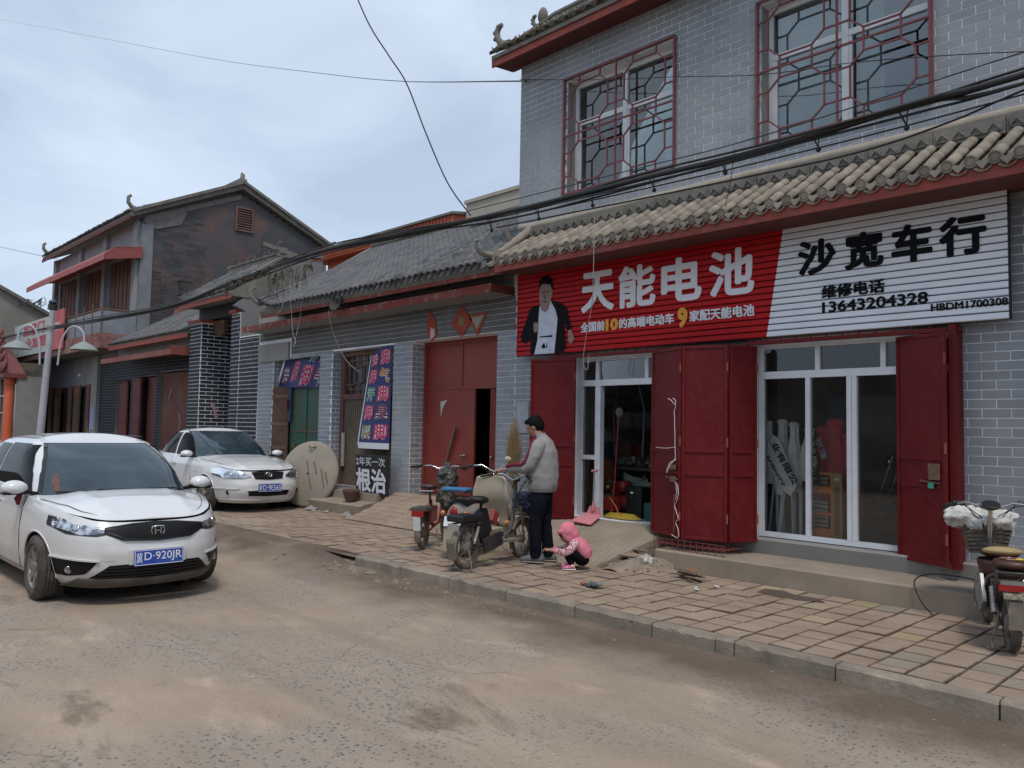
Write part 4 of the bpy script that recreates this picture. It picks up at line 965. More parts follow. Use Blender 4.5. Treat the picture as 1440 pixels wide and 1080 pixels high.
# big round cover leaning on the pier
n_ = Vector((.42,-.88,.20)).normalized(); ce = Vector((-13.52,7.80,.76)); dd = MB()
e1 = n_.cross(Vector((0,0,1))).normalized(); e2 = e1.cross(n_)
prof = [(-.06,.02),(-.06,.57),(-.04,.62),(0,.635),(.04,.62),(.055,.58),(.05,.3),(.06,.02)]
dd.lathe(ce, n_, prof, 40)
dsk = tag(part('round_cover', dd, mat('dusty_canvas', (.30,.265,.215), .92, (.22,.195,.16), 2.4, bump=.3, bscale=22, dust=.4, dcol=(.34,.30,.25), fine=.07)), 'large round dusty canvas covered disc leaning on the pier beside the green door', 'round cover')
mk = MB()
def dp(a, b): return ce+n_*.066+e1*a*1.0+e2*b
for (a0, b0), (a1, b1) in (((-.28,.10),(-.40,-.25)),((-.10,.24),(-.20,-.0)),((.06,.25),(-.12,-.28)),((-.38,.05),(-.47,-.18))): mk.bar(dp(a0,b0), dp(a1,b1), .016, .006, up=n_)
part('painted_mark', mk, m_rust, dsk)
part('handle', MB().tube([dp(-.10,.52), dp(-.02,.48)+n_*.04, dp(.04,.52)+n_*.03], .012, 6), m_rust, dsk)
# rubble stones by the step
rbm = MB()
for x, y, r in ((-13.1,7.6,.16),(-12.6,7.62,.10),(-11.9,7.6,.12),(-11.75,7.55,.07),(-12.9,7.55,.08)): pebble(rbm, (x, y, .13), r)
tag(part('loose_stones', rbm, m_concg), 'few loose grey stones lying at the foot of the old door step', 'stones', kind='stuff')
# satellite dish under the eave
sp_ = onY(475, 426, 7.72); dn = Vector((.10,-1,.2)).normalized(); dm_ = MB().lathe(sp_, dn, [(0,.01),(-.0,.0),(.01,.06),(.035,.13),(.06,.16),(.066,.17),(.05,.16),(.02,.12),(-.01,.02)], 20)
sd_ = tag(part('satellite_dish', dm_, mat('dish_grey', (.035,.035,.033), .8, (.05,.045,.04), 9)), 'small dark satellite dish on the peeling red eave of the low house', 'satellite dish')
part('dish_arm', MB().bar(sp_, (sp_.x-.02,7.83,3.78), .02), m_rust, sd_)
# broom
br = MB(); bx_, by_ = -7.98, 7.78
for i in range(420):
    a = rnd(0, 2*pi); r = rnd(0, 1)**.6; top = Vector((bx_+cos(a)*r*.17+rnd(-.02,.02), by_+sin(a)*r*.10, 1.86-r*r*.45+rnd(-.18,.05))); mid = Vector((bx_+cos(a)*r*.12, by_+sin(a)*r*.08, 1.25))
    br.tube([(bx_+cos(a)*.02, by_+sin(a)*.02, .85), mid, top], [.0025,.002,.001], 3, False)
bm_ = tag(part('broom', br, mat('dry_straw', (.30,.20,.095), .9, (.40,.29,.15), 20)), 'tall straw yard broom standing upside down between the gate and the shop door', 'broom')
part('broom_handle', MB().tube([(bx_+.02,by_-.25,.16),(bx_,by_,1.0)], .014, 8), mat('bamboo', (.25,.17,.08), .6), bm_)
# grey notice patch on the wall
tag(part('wall_poster', MB().box(-8.44,-8.20,8.280,8.29,1.62,2.08), mat('pale_paper', (.40,.43,.46), .9, (.32,.35,.38), 8)), 'blank pale sheet pasted on the grey wall beside the left maroon door', 'poster')

# ================================================================== dark brick gateway
gw = thing('gateway', 'narrow traditional gateway with dark brick piers and small tiled roof', 'gateway', (-19.2,8.8,0))
m_plast = mat('grey_plaster', (.145,.152,.17), .9, (.20,.185,.165), 1.1, .40, .60, bump=.3, bscale=20, dust=.4, dcol=(.25,.225,.19), dscale=.9)
m_bdark = mat('dark_glazed_brick', (.014,.018,.030), .6, (.026,.032,.047), 3, spec=.2, inst=.2, dust=.2, dcol=(.10,.10,.10))
m_jw = mat('bright_white_joint', (.80,.80,.80), .85, (.55,.55,.55), 5)
pr = MB().box(-20.64,-19.95,8.304,9.1,.1,4.25).box(-18.22,-17.75,8.304,9.1,.1,4.30).box(-17.75,-16.75,8.404,8.7,.1,3.72)
part('pier', MB().box(-20.64,-19.95,8.304,9.1,.1,4.25), m_jw, gw); part('pier', MB().box(-18.22,-17.75,8.304,9.1,.1,4.30), m_jw, gw); part('side_wall', MB().box(-17.749,-16.75,8.304,8.7,.1,3.72), m_jw, gw)
part('flank_render', MB().box(-17.749,-17.70,8.31,9.1,3.73,4.31).box(-17.70,-16.74,8.32,9.0,3.73,3.82), m_plast, gw)
kb = Bricks()
kb.face((0,8.3,0), (1,0,0), (0,-1,0), -20.64, -19.95, .3, 4.22, L=.32, H=.096, j=.016, proud=.006)
kb.face((-19.95,0,0), (0,1,0), (1,0,0), 8.31, 9.1, .3, 4.22, L=.32, H=.096, j=.016, proud=.006)
kb.face((0,8.3,0), (1,0,0), (0,-1,0), -18.22, -17.75, .3, 4.28, L=.32, H=.096, j=.016, proud=.006)
kb.face((0,8.3,0), (1,0,0), (0,-1,0), -17.74, -16.76, .3, 3.70, L=.34, H=.096, j=.016, proud=.006)
kb.face((-20.64,0,0), (0,1,0), (-1,0,0), 8.31, 9.1, .3, 4.22, L=.32, H=.096, j=.016, proud=.006)
kb.build(gw, m_bdark, 300)
part('pier_cap', MB().box(-20.68,-19.9,8.24,9.1,4.25,4.33), m_redtrim, gw); part('pier_cap', MB().box(-18.26,-17.9,8.24,9.1,4.30,4.38), m_redtrim, gw)
part('lintel', MB().box(-20.6,-17.9,8.5,8.8,4.34,4.66), mat('black_timber', (.02,.02,.022), .7), gw)
cor = MB()
for i in range(9): x = -20.0+i*.22; cor.box(x-.04, x+.04, 8.62, 8.8, 3.5+.02*i, 4.3)
part('carved_bracket', MB().prism([(-19.94,8.6,4.3),(-19.94,8.6,4.0),(-19.6,8.6,3.9),(-19.3,8.6,3.95),(-19.3,8.6,4.3)], (0,.1,0)), mat('old_brown_wood', (.12,.065,.03), .8, (.06,.03,.02), 9), gw)
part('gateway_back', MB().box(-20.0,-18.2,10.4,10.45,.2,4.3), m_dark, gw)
pl = MB().prism([(-17.9,8.15,4.45),(-17.9,9.4,5.72),(-17.9,10.42,5.86),(-17.9,10.45,3.5),(-17.9,8.42,3.5),(-17.9,8.42,4.35)], (.14,0,0))
part('gable_wall', pl, m_plast, gw)
part('low_parapet', MB().box(-17.75,-15.7,9.0,9.2,3.8,4.55), m_plast, gw)
part('gateway_fascia', MB().box(-20.72,-17.72,8.02,8.045,4.60,4.72), m_redtrim, gw)
part('gateway_roof_bed', MB().prism([(-20.72,8.0,4.72),(-20.72,8.0,4.75),(-20.72,9.35,5.72),(-20.72,10.5,4.9),(-20.72,10.5,4.7),(-20.72,8.1,4.66)], (2.98,0,0)), m_ridge, gw)
items = []; tb = arc_tile('roof_tile', m_tileg, .06, .054, .2, True, 5)
for i in range(18):
    for k in range(8):
        t = (k+1)/8; items.append((tb, Matrix.Translation((-20.66+i*.168, 7.98+1.32*t, 4.77+.95*t+.10*max(0,1-i/3)**2*(1-t))) @ Matrix.Rotation(.625+rnd(-.04,.04), 4, 'X') @ Matrix.Rotation(rnd(-.06,.06), 4, 'Z')))
place_tiles(items, gw, 144)
part('gateway_ridge', MB().box(-20.7,-17.8,9.28,9.42,5.66,5.86).bar((-20.75,9.35,5.9),(-17.75,9.35,5.9),.18,.06), m_ridge, gw)
part('finial', MB().box(-17.95,-17.78,9.25,9.45,5.8,6.02).tube([(-17.9,9.3,6.0),(-17.92,9.25,6.1),(-17.85,9.3,6.16)],.03,6), m_ridge, gw)
part('verge', MB().bar((-17.82,8.05,4.86),(-17.82,9.35,5.80),.2,.07).bar((-17.82,9.35,5.80),(-17.82,10.42,5.96),.2,.07), m_ridge, gw)
tg_ = MB(); 
tag(part('paper_strip', MB().prism([(-19.93,8.62,2.25),(-19.94,8.70,2.22),(-19.94,8.82,1.85),(-19.94,8.74,1.83)], (.008,0,0)), mat('pink_paper', (.40,.22,.22), .9)), 'faded pink paper strip stuck on the left dark brick pier', 'paper')
# dry vine
vn = MB(); random.seed(21)
for i in range(60):
    px_ = random.choice((379,383,390,397,404,412,420,428,436,318,300)) + rnd(-3, 3); base = onY(px_, 402-(px_-330)*.30+rnd(-3,3), 7.22)
    L_ = (rnd(.06, .55)**1.2)*(1 if 375 < px_ < 430 else .4); p = base; pts = [p.copy()]
    for k in range(5): p = p+Vector((rnd(-.03,.03), rnd(-.03,.03), -L_/5)); pts.append(p.copy())
    vn.tube(pts, .004, 3, False)
    for q_ in pts[1:]:
        if random.random() < .55:
            for j in range(2):
                c = q_+Vector((rnd(-.02,.02), rnd(-.02,.02), rnd(-.04,.04))); a = Vector((rnd(-.5,.5),rnd(-.5,.5),rnd(-1,1)))*.035; b = Vector((rnd(-1,1),rnd(-1,1),rnd(-.4,.4)))*.018; vn.add([c-a, c+b, c+a, c-b], [(0,1,2,3)])
for i in range(420):
    t = rnd(0, 1)**.8; c = Vector((-20.4+2.6*t, 9.3+rnd(-.15,.15), 5.9+rnd(0,.10))) if i < 160 else Vector((-16.6+2.4*t, 7.2+rnd(-.04,.04), 4.58+.08*t+rnd(-.06,.05)))
    a = Vector((rnd(-1,1),rnd(-1,1),rnd(-1,1)))*.045; b = Vector((rnd(-1,1),rnd(-1,1),rnd(-1,1)))*.022; vn.add([c-a, c+b, c+a, c-b], [(0,1,2,3)])
random.seed(5)
tag(part('dry_vine', vn, mat('withered_leaf', (.07,.055,.035), .9, (.12,.10,.06), 15)), 'withered brown vine hanging from the cables over the dark brick gateway', 'vine', kind='stuff')

# ================================================================== storehouse with maroon doors
sh = thing('storehouse', 'low dark brick storehouse with maroon doors under a rusty awning', 'storehouse', (-24,10,0))
DA, DB, DC = (-28.3,-26.95,.3,3.08), (-26.5,-24.75,.3,3.12), (-24.45,-22.3,.3,3.20)
w_ = MB()
for a,b,c,d in fill_rects(-30.2, -20.66, .1, 4.6, [DA, DB, DC]): w_.box(a, b, 9.004, 9.25, c, d)
part('wall', w_, mat('dim_joint', (.20,.20,.20), .9), sh)
kb = Bricks(); kb.face((0,9.0,0), (1,0,0), (0,-1,0), -30.2, -20.66, .2, 3.7, [DA, DB, DC], L=.30, H=.095, j=.014, proud=.006); kb.build(sh, m_bdark, 160)
part('upper_wall', MB().box(-27.0,-20.66,8.6,8.72,3.62,4.0), m_concg, sh)
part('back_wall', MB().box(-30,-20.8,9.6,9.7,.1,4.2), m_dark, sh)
m_mar2 = mat('storehouse_maroon', (.11,.016,.014), .55, (.14,.022,.018), 3, dust=.25, dcol=(.14,.09,.07))
def panel_door(x0, x1, z1, y=9.08, n=4, m=m_mar2):
    o = part('door', MB().box(x0, x1, y, y+.04, .3, z1), m, sh)
    for k in range(n):
        za, zb = .34+(z1-.38)*k/n, .34+(z1-.38)*(k+1)/n
        part('door_panel', MB().box(x0+.06, x1-.06, y-.012, y-.001, za+.05, zb-.05), m, o)
    for k in range(n+1): part('door_rail', MB().box(x0+.01, x1-.01, y-.024, y-.013, .34+(z1-.38)*k/n-.025, .34+(z1-.38)*k/n+.025), m, o)
    return o
panel_door(-28.25,-27.45,3.05); panel_door(-26.45,-25.75,3.08, 8.9); part('door', MB().box(-25.72,-24.8,9.1,9.14,.3,3.08), m_mar2, sh)
od = part('door', MB().box(-24.40,-22.35,9.06,9.10,.3,3.16), mat('rust_red_sheet', (.15,.035,.022), .7, (.10,.03,.02), 2, bump=.2, dust=.3), sh)
part('string_tie', MB().tube([(-23.0,9.03,1.95),(-22.85,9.02,1.7),(-22.95,9.02,1.5)], .012, 5).tube([(-23.6,9.03,2.7),(-23.8,9.03,2.4)], .014, 5), m_cloth_w, od)
aw = MB().prism([(-26.4,7.9,3.46),(-26.4,7.9,3.60),(-26.4,9.0,3.72),(-26.4,9.0,3.66),(-26.4,7.96,3.54),(-26.4,7.96,3.46)], (5.55,0,0)).box(-20.86,-20.84,7.9,9.0,3.46,3.70)
part('awning', aw, mat('rust_awning', (.17,.04,.03), .7, (.22,.07,.05), 4, dust=.2), sh)
part('storehouse_roof_bed', MB().prism([(-26.9,8.28,4.04),(-26.9,8.28,4.08),(-26.9,10.6,5.4),(-26.9,12,4.6),(-26.9,12,4.3),(-26.9,8.4,3.98)], (6.2,0,0)), mat('weathered_roof', (.12,.115,.095), .95, (.19,.175,.14), 2, bump=.5, bscale=15, stretch=(8,1,1)), sh)
part('storehouse_fascia', MB().box(-26.9,-20.7,8.25,8.275,3.93,4.05), m_redtrim, sh)
items = []; tb = arc_tile('roof_tile', m_tileg, .075, .068, .34, True, 5)
for i in range(36):
    for k in range(8): t = (k+1)/8; items.append((tb, Matrix.Translation((-26.82+i*.17, 8.24+2.36*t, 4.10+1.34*t)) @ Matrix.Rotation(.518+rnd(-.03,.03), 4, 'X') @ Matrix.Rotation(rnd(-.05,.05), 4, 'Z')))
place_tiles(items, sh, 200)
part('storehouse_ridge', MB().bar((-26.9,10.62,5.5),(-20.7,10.62,5.5),.2,.18), m_ridge, sh)

# ================================================================== tall gabled two-storey house
th = thing('gabled_house', 'tall two storey dark brick house with balcony, red awning and bare gable', 'house', (-31,12,0))
m_gab = mat('sooty_brick', (.046,.046,.053), .9, (.105,.052,.040), 1.6, .45, .70, inst=.4, bump=.3, dust=.25, dcol=(.10,.10,.105), dscale=.5, fine=.15, fscale=30)
m_gabj = mat('sooty_joint', (.11,.105,.10), .95, (.05,.05,.052), 2)
apY, apZ, eF, eB, zF, zB = 12.45, 9.94, 9.05, 16.1, 8.45, 8.45
GX = -27.0
gpoly = [(GX,9.15,.0),(GX,9.15,8.40),(GX,apY,apZ),(GX,16.0,8.45),(GX,16.0,.0)]
part('gable_wall', MB().prism(gpoly, (-.24,0,0)), m_gabj, th)
kb = Bricks()
for r in range(26, 94):
    za = r*.11
    if za > 8.4: a_ = 9.15+(za-8.4)/(apZ-8.4)*(apY-9.15); b_ = 16.0-(za-8.45)/(apZ-8.45)*(16.0-apY)
    else: a_, b_ = 9.16, 15.98
    if b_-a_ < .2: continue
    kb.face((GX,0,0), (0,1,0), (1,0,0), a_+.03, b_-.03, za, za+.11, [(12.28,12.95,8.58,9.45)] , L=.36, H=.11, j=.012, proud=.004, off=rnd(0,.36))
kb.build(th, m_gab, 300)
vt = part('gable_vent', MB().box(GX+.001,GX+.06,12.28,12.34,8.58,9.45).box(GX+.001,GX+.06,12.89,12.95,8.58,9.45).box(GX+.001,GX+.06,12.34,12.89,8.58,8.64).box(GX+.001,GX+.06,12.34,12.89,9.39,9.45), m_oldred, th)
for k in range(8): part('louvre', MB().obox((GX+.03,12.615,8.70+k*.09), (0,.272,0), (.022,0,-.02), (.004,0,.006)), m_oldred, vt)
m_dkpl = mat('dark_plaster_patch', (.045,.048,.055), .9, (.065,.065,.068), 2, bump=.2)
part('plaster_patch', MB().prism([(GX+.024,13.35,7.0),(GX+.024,13.35,8.6),(GX+.024,13.8,9.25),(GX+.024,15.5,8.62),(GX+.024,15.9,8.35),(GX+.024,15.9,5.5),(GX+.024,13.6,5.5)], (.012,0,0)), m_dkpl, th)
part('mortar_band', MB().prism([(GX+.04,13.35,8.22),(GX+.04,13.35,8.36),(GX+.04,14.9,8.10),(GX+.04,15.7,7.95),(GX+.04,15.95,8.2),(GX+.04,15.95,7.2),(GX+.04,15.75,7.2),(GX+.04,15.72,7.78),(GX+.04,14.8,7.95)], (.014,0,0)), mat('old_mortar', (.19,.17,.145), .95, (.14,.13,.12), 6), th)
part('mortar_band', MB().prism([(GX+.013,9.2,8.25),(GX+.013,9.2,8.45),(GX+.013,12.45,9.90),(GX+.013,12.45,9.72),(GX+.013,10.6,8.9),(GX+.013,10.4,8.4),(GX+.013,9.6,8.1)], (.014,0,0)), mat('old_mortar', (.16,.15,.135), .95, (.11,.105,.10), 4), th)
part('rendered_corner', MB().box(GX-.2,GX+.03,9.12,9.5,.0,8.2), mat('pale_render', (.19,.20,.22), .9, (.15,.155,.165), 3), th)
part('exposed_brickwork', MB().prism([(GX+.024,10.2,5.05),(GX+.024,10.3,5.5),(GX+.024,10.9,5.7),(GX+.024,11.3,5.6),(GX+.024,11.5,5.3)], (.01,0,0)), mat('raw_orange_brick', (.32,.11,.055), .9, (.25,.12,.07), 14, bump=.4), th)
# roof
rf = MB()
rf.prism([(GX+.22,8.70,8.30),(GX+.22,8.70,8.46),(GX+.22,apY,apZ+.30),(GX+.22,16.35,8.50),(GX+.22,16.35,8.34),(GX+.22,apY,apZ+.12)], (-10.4,0,0))
part('roof', rf, mat('dark_tile_roof', (.085,.082,.075), .92, (.14,.13,.11), 5, bump=.5, bscale=20), th)
part('eave_board', MB().box(GX-10.15,GX+.2,8.67,8.695,8.24,8.36), m_soffit, th)
items = []; tb = arc_tile('roof_tile', m_tileg, .085, .078, .45, True, 4)
for i in range(54):
    lift = .22*max(0, 1-(53-i)/6)**2*0
    for k in range(3): t = (k+1)*.12; items.append((tb, Matrix.Translation((GX-10.1+i*.192, 8.62+3.83*t, 8.47+1.75*t)) @ Matrix.Rotation(.43+rnd(-.04,.04), 4, 'X')))
place_tiles(items, th, 150)
part('verge', MB().bar((GX+.16,8.75,8.52),(GX+.16,apY,apZ+.36),.26,.10).bar((GX+.16,apY,apZ+.36),(GX+.16,16.3,8.56),.26,.10), m_ridge, th)
part('ridge', MB().bar((GX+.2,apY,apZ+.40),(GX-10.2,apY,apZ+.40),.26,.18), m_ridge, th)
part('finial', MB().tube([(GX+.1,apY,apZ+.42),(GX+.1,apY,apZ+.66),(GX+.02,apY,apZ+.74)], [.10,.08,.03], 8), m_ridge, th)
for x in (GX+.05, GX-9.95): 
    f_ = MB().tube([(x,8.95,8.6),(x,8.78,8.66),(x,8.66,8.80),(x,8.66,8.98),(x,8.74,9.04)], [.10,.08,.065,.055,.05], 8); part('finial', f_, m_ridge, th)
part('finial', MB().tube([(GX+.1,16.1,8.62),(GX+.1,16.2,8.80),(GX+.1,16.32,8.86)], [.09,.06,.03], 7), m_ridge, th)
# street front, upper storey
wins = [(-30.05,-27.6,5.15,7.3), (-33.0,-30.6,5.15,7.3), (-36.1,-33.5,5.15,7.3)]
w_ = MB()
for a,b,c,d in fill_rects(-36.9, GX-.2, 3.0, 8.35, wins): w_.box(a, b, 9.15, 9.35, c, d)
m_pal = mat('pale_grey_wall', (.23,.24,.26), .9, (.28,.28,.29), 1.5, bump=.2)
part('front_wall', w_, m_pal, th)
m_wood = mat('red_brown_shutter', (.13,.045,.03), .7, (.18,.08,.05), 6, bump=.3, dust=.2)
for a,b,c,d in wins:
    fo_ = part('window', MB().box(a,b,9.30,9.33,c,d), m_dark, th); n_p = 6
    for k in range(n_p):
        u0, u1 = a+(b-a)*k/n_p+.04, a+(b-a)*(k+1)/n_p-.04; part('shutter_leaf', MB().box(u0,u1,9.22,9.26,c+.05,d-.05), m_wood, fo_)
    part('sill', MB().box(a-.05,b+.05,9.08,9.2,c-.08,c), m_pal, fo_)
for x in (-30.35,-33.25,-36.6,-27.3): part('pilaster', MB().box(x-.17,x+.17,9.02,9.149,4.5,8.3), m_pal, th)
part('corbel_pier', MB().box(-30.6,-29.97,8.88,9.149,.0,3.98), m_concg, th)
# awning
aw = MB().prism([(-36.4,8.0,6.82),(-36.4,8.0,7.0),(-36.4,8.35,7.28),(-36.4,9.15,7.42),(-36.4,9.15,7.36),(-36.4,8.3,7.2),(-36.4,8.03,6.96),(-36.4,8.03,6.82)], (9.5,0,0))
part('awning', aw, mat('faded_red_awning', (.28,.055,.055), .65, (.34,.09,.085), 2.5, dust=.2), th)
part('awning_end', MB().add([(GX+.1,8.0,6.82),(GX+.1,8.0,7.0),(GX+.1,8.35,7.28),(GX+.1,9.15,7.4),(GX+.1,9.15,7.05)], [(0,1,2,3,4)]), mat('faded_red_awning', (.24,.05,.05), .65), th)
# balcony
part('balcony_slab', MB().box(-37.3,GX,8.02,9.12,4.05,4.40), mat('soffit_grey', (.16,.15,.14), .9), th)
m_crumb = mat('crumbling_red_edge', (.24,.10,.085), .9, (.13,.05,.04), 5, .45, .6, bump=.6, bscale=18, dust=.4, dcol=(.3,.26,.23))
part('balcony_edge', MB().box(-37.3,GX+.02,7.99,8.018,4.02,4.50).box(GX,GX+.02,8.02,9.1,4.02,4.50), m_crumb, th)
m_rail = mat('grey_sheet_rail', (.17,.185,.21), .6, (.21,.225,.25), 2, bump=.15)
for i in range(8):
    x1_ = GX-.05-i*.9; part('railing_panel', MB().box(x1_-.88,x1_,8.06,8.08,4.50,5.22), m_rail, th)
part('railing_panel', MB().box(GX-.05,GX-.03,8.1,9.1,4.50,5.22), m_rail, th)
rl = MB().bar((-37.2,8.06,5.28),(GX-.03,8.06,5.28),.03).bar((GX-.04,8.06,5.28),(GX-.04,9.1,5.28),.03)
for i in range(9): rl.bar((GX-.05-i*.9,8.05,4.45),(GX-.05-i*.9,8.05,5.5),.03)
part('handrail', rl, m_rust, th)
# ground floor doors
for a, b in ((-32.4,-31.0),(-34.9,-33.2),(-37.2,-35.8)):
    o = part('ground_door', MB().box(a,b,9.1,9.14,.3,3.0), m_dark, th)
    for u0, u1 in ((a-.35,a+.35),(b-.25,b+.1)):
        l_ = part('door_leaf', MB().box(u0,u1,8.92,8.97,.3,3.02), m_wood, o); part('door_glass', MB().box(u0+.12,u1-.12,8.912,8.919,1.1,2.6), mat('dusty_pane', (.10,.10,.09), .3), l_)
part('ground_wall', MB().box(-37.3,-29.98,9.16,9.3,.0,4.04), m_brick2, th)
part('blue_notice', MB().box(-30.5,-30.1,8.868,8.878,1.4,2.2), mat('blue_poster', (.10,.20,.45), .7, (.4,.45,.55), 14), th)
part('porch_lamp', MB().ball((-32.2,8.95,3.4), .07), m_white, th)
# sign on the balcony
fs_ = thing('balcony_sign', 'wide faded white and red shop sign fixed on the balcony rail', 'sign', (-34,7.9,4.2))
part('sign_face', MB().box(-37.4,-31.95,7.90,7.94,4.22,5.5), mat('faded_sign_white', (.42,.45,.42), .6, (.36,.42,.38), 1.5), fs_)
part('red_end', MB().box(-31.949,-30.6,7.90,7.94,4.22,5.62), mat('faded_sign_red', (.45,.06,.06), .6, (.5,.12,.12), 2), fs_)
lt = MB(); text_mb(lt, '如意门', (-36.0,7.896,4.95), (1,0,0), (0,0,1), 3.0, .48, .03, .003); text_mb(lt, '业加盟', (-35.6,7.896,4.45), (1,0,0), (0,0,1), 2.9, .42, .03, .003)
part('lettering', lt, mat('sign_text_red', (.42,.05,.09), .6), fs_)
lt = MB(); text_mb(lt, '门业', (-31.7,7.896,4.9), (1,0,0), (0,0,1), .8, .28, .02, .003); part('lettering', lt, m_whitel, fs_)
part('blue_figure', MB().prism([(-37.2,7.895,4.3),(-36.9,7.895,5.3),(-36.5,7.895,5.4),(-36.6,7.895,4.8),(-36.8,7.895,4.3)], (0,.004,0)), mat('print_pale_blue', (.25,.38,.52), .6, (.5,.55,.6), 8), fs_)

# ================================================================== far left buildings
pg = thing('plastered_house', 'grey plastered gable of a house beyond the balcony, far left', 'house', (-42,10,0))
part('gable_wall', MB().prism([(-40,6.2,0),(-40,6.2,6.6),(-40,7.3,7.62),(-40,9.8,6.35),(-40,11,5.8),(-40,11,0)], (-8,0,0)), mat('stained_plaster', (.26,.25,.225), .95, (.20,.19,.17), .6, bump=.2), pg)
part('verge', MB().bar((-39.95,7.3,7.68),(-39.95,11.1,5.75),.3,.14).bar((-39.95,7.3,7.68),(-39.95,6.1,6.6),.3,.14), m_ridge, pg)
part('stained_wall', MB().box(-38.4,-38.2,8.0,9.15,0,4.1), mat('sooty_stain', (.10,.105,.11), .9, (.23,.19,.13), .8, .42, .58), pg)
po = thing('red_porch', 'porch with orange column and small red tiled roof at the far left', 'porch', (-35,7,0))
m_or = mat('orange_paint', (.60,.12,.04), .6, (.50,.10,.04), 4, dust=.2)
part('column', MB().cyl((-33.5,7.0,0),(-33.5,7.0,3.35),.17,16).cyl((-33.5,7,3.0),(-33.5,7,3.05),.2,16), m_or, po)
part('wall', MB().box(-33.4,-33.2,7.2,8.0,0,3.3), m_concg, po)
A_, B_, T_, T2_, B2_ = (-33.2,7.45,3.35), (-33.2,6.75,3.35), (-37.5,7.45,5.2), (-44,7.45,5.2), (-44,6.75,3.35)
m_rt = mat('red_roof_tile', (.20,.05,.045), .6, (.13,.035,.035), 6, inst=.1)
part('roof_bed', MB().add([A_, B_, T_, T2_, B2_, (-44,7.45,3.35)], [(0,1,2), (1,4,3,2), (0,5,4,1), (0,2,3,5)]), mat('red_glazed_tile', (.17,.04,.035), .6, (.12,.03,.03), 4), po)
items = []; tb = arc_tile('roof_tile', m_rt, .10, .09, .45, True, 5)
for i in range(24):
    for k in range(5):
        x = -33.3-i*.28; t = (k+1)/5; zt_ = min(1, (-33.2-x)/4.3+.08)
        if t <= zt_+.1: items.append((tb, Matrix.Translation((x, 6.72+.70*t, 3.42+1.85*t)) @ Matrix.Rotation(1.2, 4, 'X')))
place_tiles(items, po, 60)
part('eave_edge', MB().box(-44,-33.15,6.70,6.74,3.22,3.38).box(-33.19,-33.15,6.74,7.45,3.22,3.38), m_rt, po)
part('hip_ridge', MB().tube([(-33.1,6.7,3.55),(-34.0,6.95,3.80),(-37.5,7.45,5.3)], [.03,.05,.06], 8), m_rt, po)
wf = MB().box(-38,-33.8,7.3,7.36,0,.9).box(-38,-33.8,7.3,7.36,2.6,2.66)
for x in (-36.6,-35.2,-33.85): wf.box(x-.03,x+.03,7.295,7.365,.9,3.3)
wf.box(-38,-33.8,7.298,7.362,1.95,2.0)
part('window_frame', wf, m_white, po); part('pane', MB().box(-38,-33.8,7.38,7.39,.9,3.3), mat('dark_glass', (.03,.035,.04), .08), po)
# orange house behind the low house
oh = thing('orange_house', 'orange painted house with balcony rising behind the low tiled roof', 'house', (-20,16,0))
OY = 15.0
part('roof_edge', MB().prism([(-25.6,14.6,7.58),(-25.6,14.6,7.9),(-25.6,17,8.3),(-25.6,17,7.6)], (7.9,0,0)), mat('orange_eave', (.52,.11,.05), .65, (.42,.09,.045), 3), oh)
part('roof', MB().prism([(-25.8,14.5,7.9),(-25.8,14.5,7.97),(-25.8,18,8.55),(-25.8,18,8.4)], (8.2,0,0)), m_ridge, oh)
x = -25.6
while x < -17.75: part('eave_slat', MB().box(x, x+.1, 14.57, 14.60, 7.66, 7.90), mat('orange_eave', (.46,.10,.05), .65) if x < -25.5 else bpy.data.materials['orange_eave.001'], oh); x += .16
part('beam', MB().box(-25.2,-17.4,15.0,15.3,7.0,7.58), m_or, oh)
part('column', MB().box(-25.15,-24.75,15.0,15.35,4.0,7.05), m_or, oh); part('column', MB().box(-21.4,-21.0,15.0,15.35,4.0,7.05), m_or, oh)
part('rear_wall', MB().box(-24.6,-17.5,17.2,17.4,3,8.0), m_pal, oh)
part('window_frame', MB().box(-23.9,-23.82,17.1,17.19,5.4,7.0).box(-23.0,-22.92,17.1,17.19,5.4,7.0).box(-23.82,-23.0,17.1,17.19,6.9,7.0), m_white, oh)
part('side_parapet', MB().box(-17.45,-9,14.9,15.1,4.0,8.22).box(-17.5,-9,14.85,15.15,8.22,8.32), mat('cream_render', (.40,.36,.30), .9, (.33,.30,.25), 1.2), oh)
# ================================================================== cars (x forward, y to the left, metres)
def lerp_tab(T, t):
    if t <= T[0][0]: return T[0][1]
    for (a, va), (b, vb) in zip(T[:-1], T[1:]):
        if t <= b:
            k = (t-a)/(b-a); k = k*k*(3-2*k)*.5+k*.5; return va+(vb-va)*k
    return T[-1][1]
m_tyre = mat('tyre_rubber', (.022,.021,.020), .85, (.06,.052,.045), 14, dust=.5, dcol=(.19,.155,.12), dscale=6)
m_rim = mat('alloy_rim', (.38,.37,.35), .38, (.24,.21,.18), 12, metal=.75, dust=.4, dcol=(.22,.18,.14), dscale=8)
m_carw = mat('white_car_paint', (.655,.665,.675), .22, (.62,.63,.64), 2, coat=.7, dust=.85, dcol=(.40,.345,.28), dscale=2.2, dheight=(.05,.72))
m_cglass = mat('car_window', (.014,.028,.040), .03, (.035,.058,.072), 1.6, spec=.7)
m_csglass = mat('tinted_side_window', (.003,.003,.004), .05, spec=.3, ior=1.18)
m_frit = mat('window_seal', (.008,.008,.009), .35)
m_blk = mat('black_trim', (.007,.007,.008), .42, spec=.2, dust=.05, dcol=(.14,.12,.10))
m_under = mat('underbody', (.008,.008,.008), .9)
m_lamp = mat('headlamp_chrome', (.70,.72,.74), .10, (.22,.23,.25), 16, .42, .58, metal=.85)
m_lens = glass_mat('headlamp_lens', (.88,.90,.92), .08, .02)
